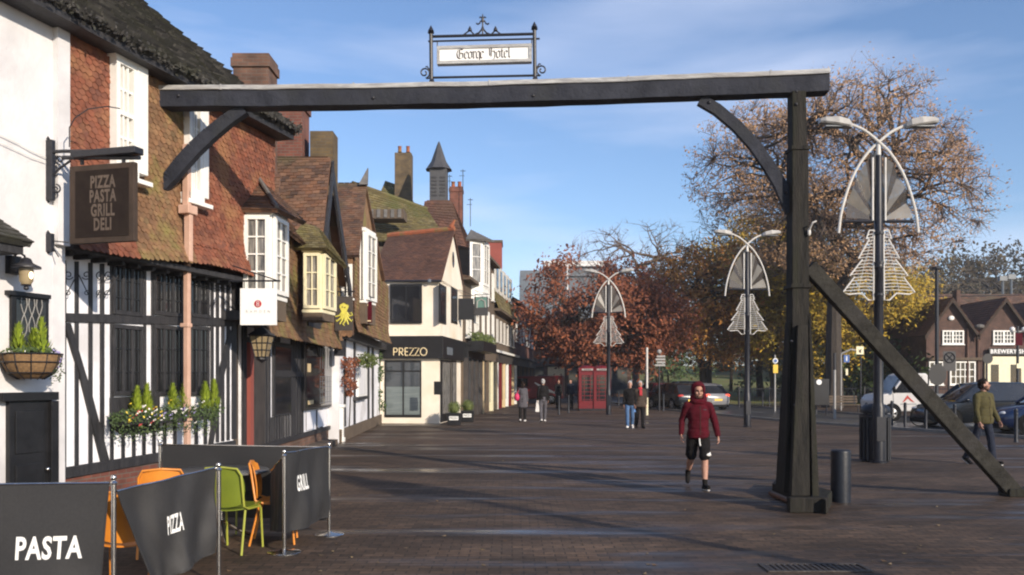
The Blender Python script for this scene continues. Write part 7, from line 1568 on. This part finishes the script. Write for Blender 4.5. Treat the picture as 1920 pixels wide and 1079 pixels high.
# white flatbed truck, cab to the left
t = thing('white_truck', 'white flatbed truck with red triangular emblem on its cab door', 'truck', (0, 0, 0))
prof = [(-.1, .42), (2.15, .42), (2.25, .85), (2.05, 1.12), (1.55, 1.22), (.95, 1.98), (.75, 2.06), (-.02, 2.06), (-.1, 1.98)]
mb = MB(); mb.prism([(x, -.92, z) for x, z in prof], [(x, .92, z) for x, z in prof]); cab = mb.build('cab', 'car_white', t, bevel=.07)
for s_ in (-1, 1):
    pr = [(.25, 1.22), (1.42, 1.22), (.95, 1.86), (.25, 1.88)]; mb = MB(); mb.prism([(x, s_*.925, z) for x, z in pr], [(x, s_*.935, z) for x, z in pr]); mb.build('side_window', 'pane_dark', cab)
    mb = MB(); mb.tube([(.18, s_*.928, 1.95), (.18, s_*.928, .5)], .008, 4); mb.tube([(1.45, s_*.928, 1.2), (1.4, s_*.928, .5)], .008, 4); mb.build('door_seam', 'far_grey', cab)
    mb = MB(); pr = [(.82, 1.12), (1.05, .80), (.93, .86), (.80, .98), (.66, .86), (.50, .80)]; mb.prism([(x, s_*.926, z) for x, z in pr], [(x, s_*.932, z) for x, z in pr]); mb.build('emblem', 'logo_red', cab)
    mb = MB(); mb.box(.42, 1.12, s_*.926-.003, s_*.926+.003, .72, .75); mb.build('door_text_line', 'far_grey', cab)
    mb = MB(); mb.sphere((1.45, s_*1.05, 1.35), 1, 10, 7, (.07, .09, .16)); mb.build('wing_mirror', 'rubber', t, smooth=True)
    for x in (-1.9, 1.5):
        mb = MB(); mb.lathe((0, 0, 0), [(.42, 0), (.42, .012)], 22); mb.v = [(x+a, s_*(.925+c), .36+b) for a, b, c in mb.v]; mb.build('wheel_arch', 'rubber', t); wheel(t, x, s_*.86, .34)
    mb = MB(); mb.sphere((2.12, s_*.68, .92), 1, 10, 7, (.14, .16, .12)); mb.build('headlight', 'headlight', t, smooth=True)
mb = MB(); mb.prism([(1.50, -.8, 1.235), (1.50, .8, 1.235), (1.0, .72, 1.93), (1.0, -.72, 1.93)], [(1.56, -.8, 1.235), (1.56, .8, 1.235), (1.05, .72, 1.95), (1.05, -.72, 1.95)]); mb.build('windscreen', 'pane_dark', cab)
mb = MB(); mb.box(-3.1, -.16, -.95, .95, .72, .84); mb.box(-3.1, -.2, -.97, -.93, .84, 1.15); mb.box(-3.1, -.2, .93, .97, .84, 1.15); mb.build('flatbed', 'far_grey', t)
mb = MB(); mb.box(-3.0, 2.0, -.4, .4, .42, .71); mb.build('chassis', 'rubber', t)
t.location = (V(((1668-960)/1600*36, 36, 0))); t.rotation_euler.z = R(178); t.location.x += 1.15; t.scale = (.92, .92, .96)
# bicycle leaning by the kerb
g = G(1752, 800); t = thing('bicycle', 'pale framed bicycle parked between the white truck and the strut', 'bicycle', tuple(g))
for dx in (-.5, .5):
    mb = MB(); mb.tube([g+V((dx+.33*math.cos(a*.3927), .1, .34+.33*math.sin(a*.3927))) for a in range(17)], .018, 5, caps=False)
    for a in range(8): mb.tube([g+V((dx, .1, .34)), g+V((dx+.32*math.cos(a*.785), .1, .34+.32*math.sin(a*.785)))], .003, 3)
    mb.build('wheel', 'rubber', t)
mb = MB()
for a, b in (((-.5, .34), (-.15, .8)), ((-.5, .34), (-.05, .32)), ((-.05, .32), (-.18, .88)), ((-.05, .32), (.36, .78)), ((-.15, .8), (.36, .82)), ((.36, .92), (.5, .34))): mb.tube([g+V((a[0], .1, a[1])), g+V((b[0], .1, b[1]))], .02, 6)
mb.build('frame', 'lamp_white', t); mb = MB(); mb.sphere(g+V((-.19, .1, .92)), 1, 10, 6, (.13, .07, .03)); mb.build('saddle', 'rubber', t); mb = MB(); mb.tube([g+V((.3, -.15, .98)), g+V((.36, .1, .98)), g+V((.3, .35, .98))], .015, 6); mb.build('handlebar', 'black_iron', t)
# ================= trees =================
def make_tree(name, label, loc, trunk_h, cz, rx, rz_, r0, leafm, nleaf, lsz, barkm='bark', seed=1, n=(9, 70, 420, 1700), leaf_bias=None, group=None, cat='tree', ry=None, clumpy=.55, leafspread=.35, rads=None, lean=(0, 0), lowcut=-1.0, leaflow=None, twigm=None):
    rg = random.Random(seed); ry = ry or rx; t = thing(name, label, cat, (0, 0, 0), group=group)
    P = [np.array([lean[0]*q, lean[1]*q, trunk_h*q]) for q in (0, .25, .5, .75, 1)]
    mb = MB(); mb.tube([V(p)+V((rg.gauss(0, .04), rg.gauss(0, .04), 0)) for p in P], [r0*1.35, r0*1.05, r0*.95, r0*.88, r0*.8], 10)
    nodes = [P[3], P[4]]; lead = np.array([lean[0]*1.2, lean[1]*1.2, cz+rz_*.35])
    rads = rads or (r0*.55, r0*.22, r0*.075, r0*.03)
    tw = MB(); off = seed*13.7; arr = np.array(nodes); lev = np.zeros(len(arr)); anchors = []
    for L_, cnt in enumerate(n):
        new = []; tries = 0; nb = 0; ARR = arr
        while nb < cnt and tries < cnt*12:
            tries += 1; v = V((rg.gauss(0, 1), rg.gauss(0, 1), rg.gauss(0, 1))).normalized(); rr = (rg.random()**(1/3))*(.62, .86, .97, 1.04)[L_]
            if L_ == 0: rr = rg.uniform(.4, .65); 
            if v.z*rr < lowcut: continue
            edge = 1+.22*noise.noise(V((v.x*1.7+off, v.y*1.7, v.z*1.7)))
            p = np.array([lean[0]+v.x*rx*rr*edge, lean[1]+v.y*ry*rr*edge, cz+v.z*rz_*rr*edge])
            if L_ > 0 and noise.noise(V((p[0]*.32+off, p[1]*.32, p[2]*.32))) < -clumpy*.35: continue
            if p[2] < .8: continue
            d = np.linalg.norm(arr-p, axis=1)+ (.25*np.maximum(0, arr[:, 2]-p[2])) + .15*lev*0
            if L_ >= 1: d = d+.0
            i = int(np.argmin(d)); q = arr[i]; D_ = np.linalg.norm(p-q)
            if D_ < .05: continue
            out_ = (p-np.array([0, 0, cz-rz_*.8])); out_ /= np.linalg.norm(out_)+1e-6
            ctrl = q*.5+p*.5+np.array([rg.gauss(0, .10), rg.gauss(0, .10), rg.gauss(.06, .08)])*D_
            K = (7, 5, 4, 3)[L_]; pts = []
            for k in range(K+1):
                u = k/K; a = (1-u)**2*q+2*u*(1-u)*ctrl+u*u*p
                if 0 < k < K: a = a+np.array([rg.gauss(0, 1), rg.gauss(0, 1), rg.gauss(0, 1)])*D_*.022
                pts.append(a)
            ra = rads[L_]; rb = ra*(.45, .4, .35, .3)[L_]
            (mb if L_ < 2 else tw).tube([V(a) for a in pts], [ra+(rb-ra)*k/K for k in range(K+1)], (8, 6, 4, 3)[L_], caps=False)
            new += pts[1:]; nb += 1
            if L_ == 0:
                if L_ == 0: arr = np.vstack([arr, np.array(pts[1:])]); lev = np.append(lev, [L_]*K)
        if L_ > 0: arr = np.vstack([arr, np.array(new)]); lev = np.append(lev, [L_]*len(new))
        if L_ >= 2: anchors += new
    mb.build('trunk', barkm, t); tw.build('branches', twigm or barkm, t)
    lf = MB()
    if nleaf:
        if leaflow is not None: anchors = [a for a in anchors if rg.random() < max(.02, min(1, (leaflow-a[2])/4))] or anchors
        for i in range(nleaf):
            a = anchors[rg.randrange(len(anchors))]; p = V(a)+V((rg.gauss(0, leafspread), rg.gauss(0, leafspread), rg.gauss(0, leafspread*.8)))
            if noise.noise(p*.45+V((off, 0, 0))) < -.28*clumpy: continue
            lf.leaf(p, lsz*rg.uniform(.6, 1.2), rg)
        lf.build('foliage', leafm, t)
    t.location = loc; return t
def at_(x, Y): return V(((x-CX)/FPX*Y, Y, 0))
def zz_(y, Y): return CH+(HY-y)/FPX*Y
make_tree('oak_tree', 'huge spreading nearly bare tree with sparse brown leaves behind the gantry post', at_(1562, 52), 6.5, zz_(345, 52), 8.3, 6.8, .5, 'leaf_brown', 60000, .125, barkm='bark', seed=5, n=(18, 170, 1500, 9000), clumpy=.35, leafspread=.35, lowcut=-.8, rads=(.30, .11, .036, .017), twigm='bark_twig')
make_tree('rust_tree', 'dense rust brown tree over the phone boxes at the street end', at_(1113, 57), 2.6, zz_(590, 57), 5.3, 3.8, .22, 'leaf_rust', 26000, .18, seed=8, n=(9, 70, 420, 900), clumpy=.45, leafspread=.42)
make_tree('rust_tree', 'broad rust orange tree behind the hooded man and second lamp', at_(1318, 66), 3.0, zz_(575, 66), 6.9, 5.0, .3, 'leaf_rust_orange', 30000, .20, seed=12, n=(10, 80, 460, 1000), clumpy=.6, leafspread=.45)
make_tree('rust_tree', 'small rust tree between the phone boxes and the second lamp', at_(1212, 58), 2.4, zz_(610, 58), 3.4, 2.9, .18, 'leaf_rust', 13000, .17, seed=15, n=(8, 50, 300, 600), clumpy=.6)
make_tree('bare_tree', 'bare leafless tree with fine pale twigs above the rust coloured trees', at_(1192, 78), 8.5, zz_(500, 78), 6.2, 4.6, .3, None, 0, .1, barkm='bark_twig', seed=18, n=(9, 60, 420, 1500), rads=(.16, .075, .032, .017), lowcut=-.6)
make_tree('golden_tree', 'golden yellow leaved tree lower down behind the gantry post', at_(1508, 60), 3.0, zz_(540, 60), 4.3, 5.7, .25, 'leaf_gold', 24000, .17, seed=22, n=(9, 70, 400, 900), clumpy=.75, leafspread=.4)
make_tree('golden_tree', 'golden leaved tree standing left of the pub gables', at_(1625, 60), 3.0, zz_(590, 60), 4.6, 4.4, .22, 'leaf_gold', 17000, .17, seed=25, n=(8, 60, 340, 800), clumpy=.75, leafspread=.4)
make_tree('golden_tree', 'golden orange tree directly behind the second lamp head', at_(1448, 62), 3.0, zz_(515, 62), 3.6, 4.6, .22, 'leaf_olive', 17000, .16, seed=27, n=(9, 60, 360, 800), clumpy=.6, leafspread=.42)
make_tree('olive_tree', 'tawny olive leaved tree between the rust orange and golden trees', at_(1425, 68), 3.2, zz_(545, 68), 5.4, 5.8, .28, 'leaf_olive', 26000, .19, seed=29, n=(9, 60, 360, 800), clumpy=.6, leafspread=.5)
make_tree('bare_tree', 'bare dark branched tree at the left foot of the huge tree crown', at_(1330, 74), 8, zz_(490, 74), 4.6, 4.2, .24, 'leaf_brown', 900, .1, seed=31, n=(8, 50, 340, 1100), rads=(.15, .07, .03, .016))
fw = make_tree('distant_tree', 'hazy brown distant tree behind the long hall', at_(1760, 104), 4, 9, 7.5, 6.2, .3, 'leaf_far', 7000, .26, seed=41, n=(8, 60, 380, 900), clumpy=.5, leafspread=.7, group='distant trees beyond the park', rads=(.2, .1, .05, .03))
for i, (x, Y, sc, lab) in enumerate(((1690, 98, 1.05, 'brown distant tree seen right of the nearest lamp column'), (1600, 108, 1.0, 'brown distant tree behind the golden tree by the pub'), (1500, 112, 1.0, 'distant brown tree directly behind the gantry post'), (1410, 108, .95, 'distant brown tree behind the second street lamp'), (1800, 112, 1.35, 'hazy distant tree rising between the two pub gables'), (1310, 115, .9, 'distant brown tree behind the hooded man'), (1890, 125, 1.5, 'hazy distant tree at the far right horizon'), (1215, 118, .85, 'distant brown tree behind the bare pale twigged tree'))):
    o = copy_tree(fw); o['label'] = lab; o.location = at_(x, Y); o.scale = (sc, sc, sc*.95); o.rotation_euler.z = i*1.3
# evergreen shrubs under the trees beyond the railings
sh = thing('park_shrub', '', 'shrub', (0, 0, 0), group='dark park shrubs'); r_ = random.Random(6); mb = MB()
for i in range(26): clump(mb, V((r_.gauss(0, 1.1), r_.gauss(0, .7), .5+abs(r_.gauss(.5, .5)))), (.6, .6, .5), 45, .13, r_)
mb.build('foliage', 'foliage_dark', sh)
mb = MB()
for i in range(4): mb.tube([(i*.3-.5, 0, 0), (i*.35-.6, .1, .9)], .05, 5)
mb.build('stem', 'bark', sh)
for i, (x, Y, sc, lab) in enumerate(((1500, 66, 1.6, 'dark shrub behind the railings beside the gantry post'), (1545, 70, 2.0, 'dark shrub behind the notice board'), (1600, 68, 1.9, 'tall dark shrub behind the bird panel sign'), (1655, 60, 1.9, 'dark shrub behind the white truck'), (1705, 58, 1.8, 'dark shrub against the side of the pub'), (1350, 125, 1.8, 'low shrub far across the lawn'), (1440, 122, 2.0, 'dark shrub at the back of the lawn'), (1250, 90, 1.9, 'dark shrub behind the navy car'))):
    o = sh if i == 0 else copy_tree(sh); o['label'] = lab; o.location = at_(x, Y)+V((0, 0, max(0, (Y-60))*.03)); o.scale = (sc, sc, sc*1.1); o.rotation_euler.z = i*.9
# young trunks in the park
for i, (x, Y, h_) in enumerate(((1404, 70, 7), (1475, 67, 7), (1370, 75, 7), (1530, 74, 8), (1592, 72, 8))):
    p = at_(x, Y); mb = MB(); mb.tube([p, p+V((.1, 0, h_*.5)), p+V((-.1, 0, h_))], [.16, .13, .08], 8); t = thing('young_tree', ('slim young tree left of the second lamp column', 'slim young tree by the yellow topped parking sign', 'slim young tree behind the right shoulder of the hooded man', 'slim young tree just right of the gantry post', 'slim young tree behind the bird panel sign')[i], 'tree', tuple(p), group='slim young trees in the park'); mb.build('trunk', 'bark', t)
    rr_ = random.Random(i)
    for k in range(12): mb = MB(); a = rr_.random()*6.28; z = h_*rr_.uniform(.5, 1); mb.tube([p+V((0, 0, z)), p+V((math.cos(a)*1.2, math.sin(a)*1.2, z+1.2)), p+V((math.cos(a)*2.2, math.sin(a)*2.2, z+1.8))], [.035, .02, .008], 4); mb.build('branch', 'bark', t)

# ================= light autumn haze =================
hz = bpy.data.materials.new('haze'); hz.use_nodes = True; N = hz.node_tree.nodes; L = hz.node_tree.links
for n_ in list(N): N.remove(n_)
ho = N.new('ShaderNodeOutputMaterial'); hv = N.new('ShaderNodeVolumePrincipled'); hv.inputs['Color'].default_value = (.93, .93, .97, 1); hv.inputs['Density'].default_value = .0006; hv.inputs['Anisotropy'].default_value = .2
L.new(hv.outputs[0], ho.inputs['Volume']); MATS['haze'] = hz
mb = MB(); mb.box(-910, 1210, -70, 2510, -1.1, 24); tag(mb.build('haze', 'haze', loc=(0, 0, 0)), kind='stuff')
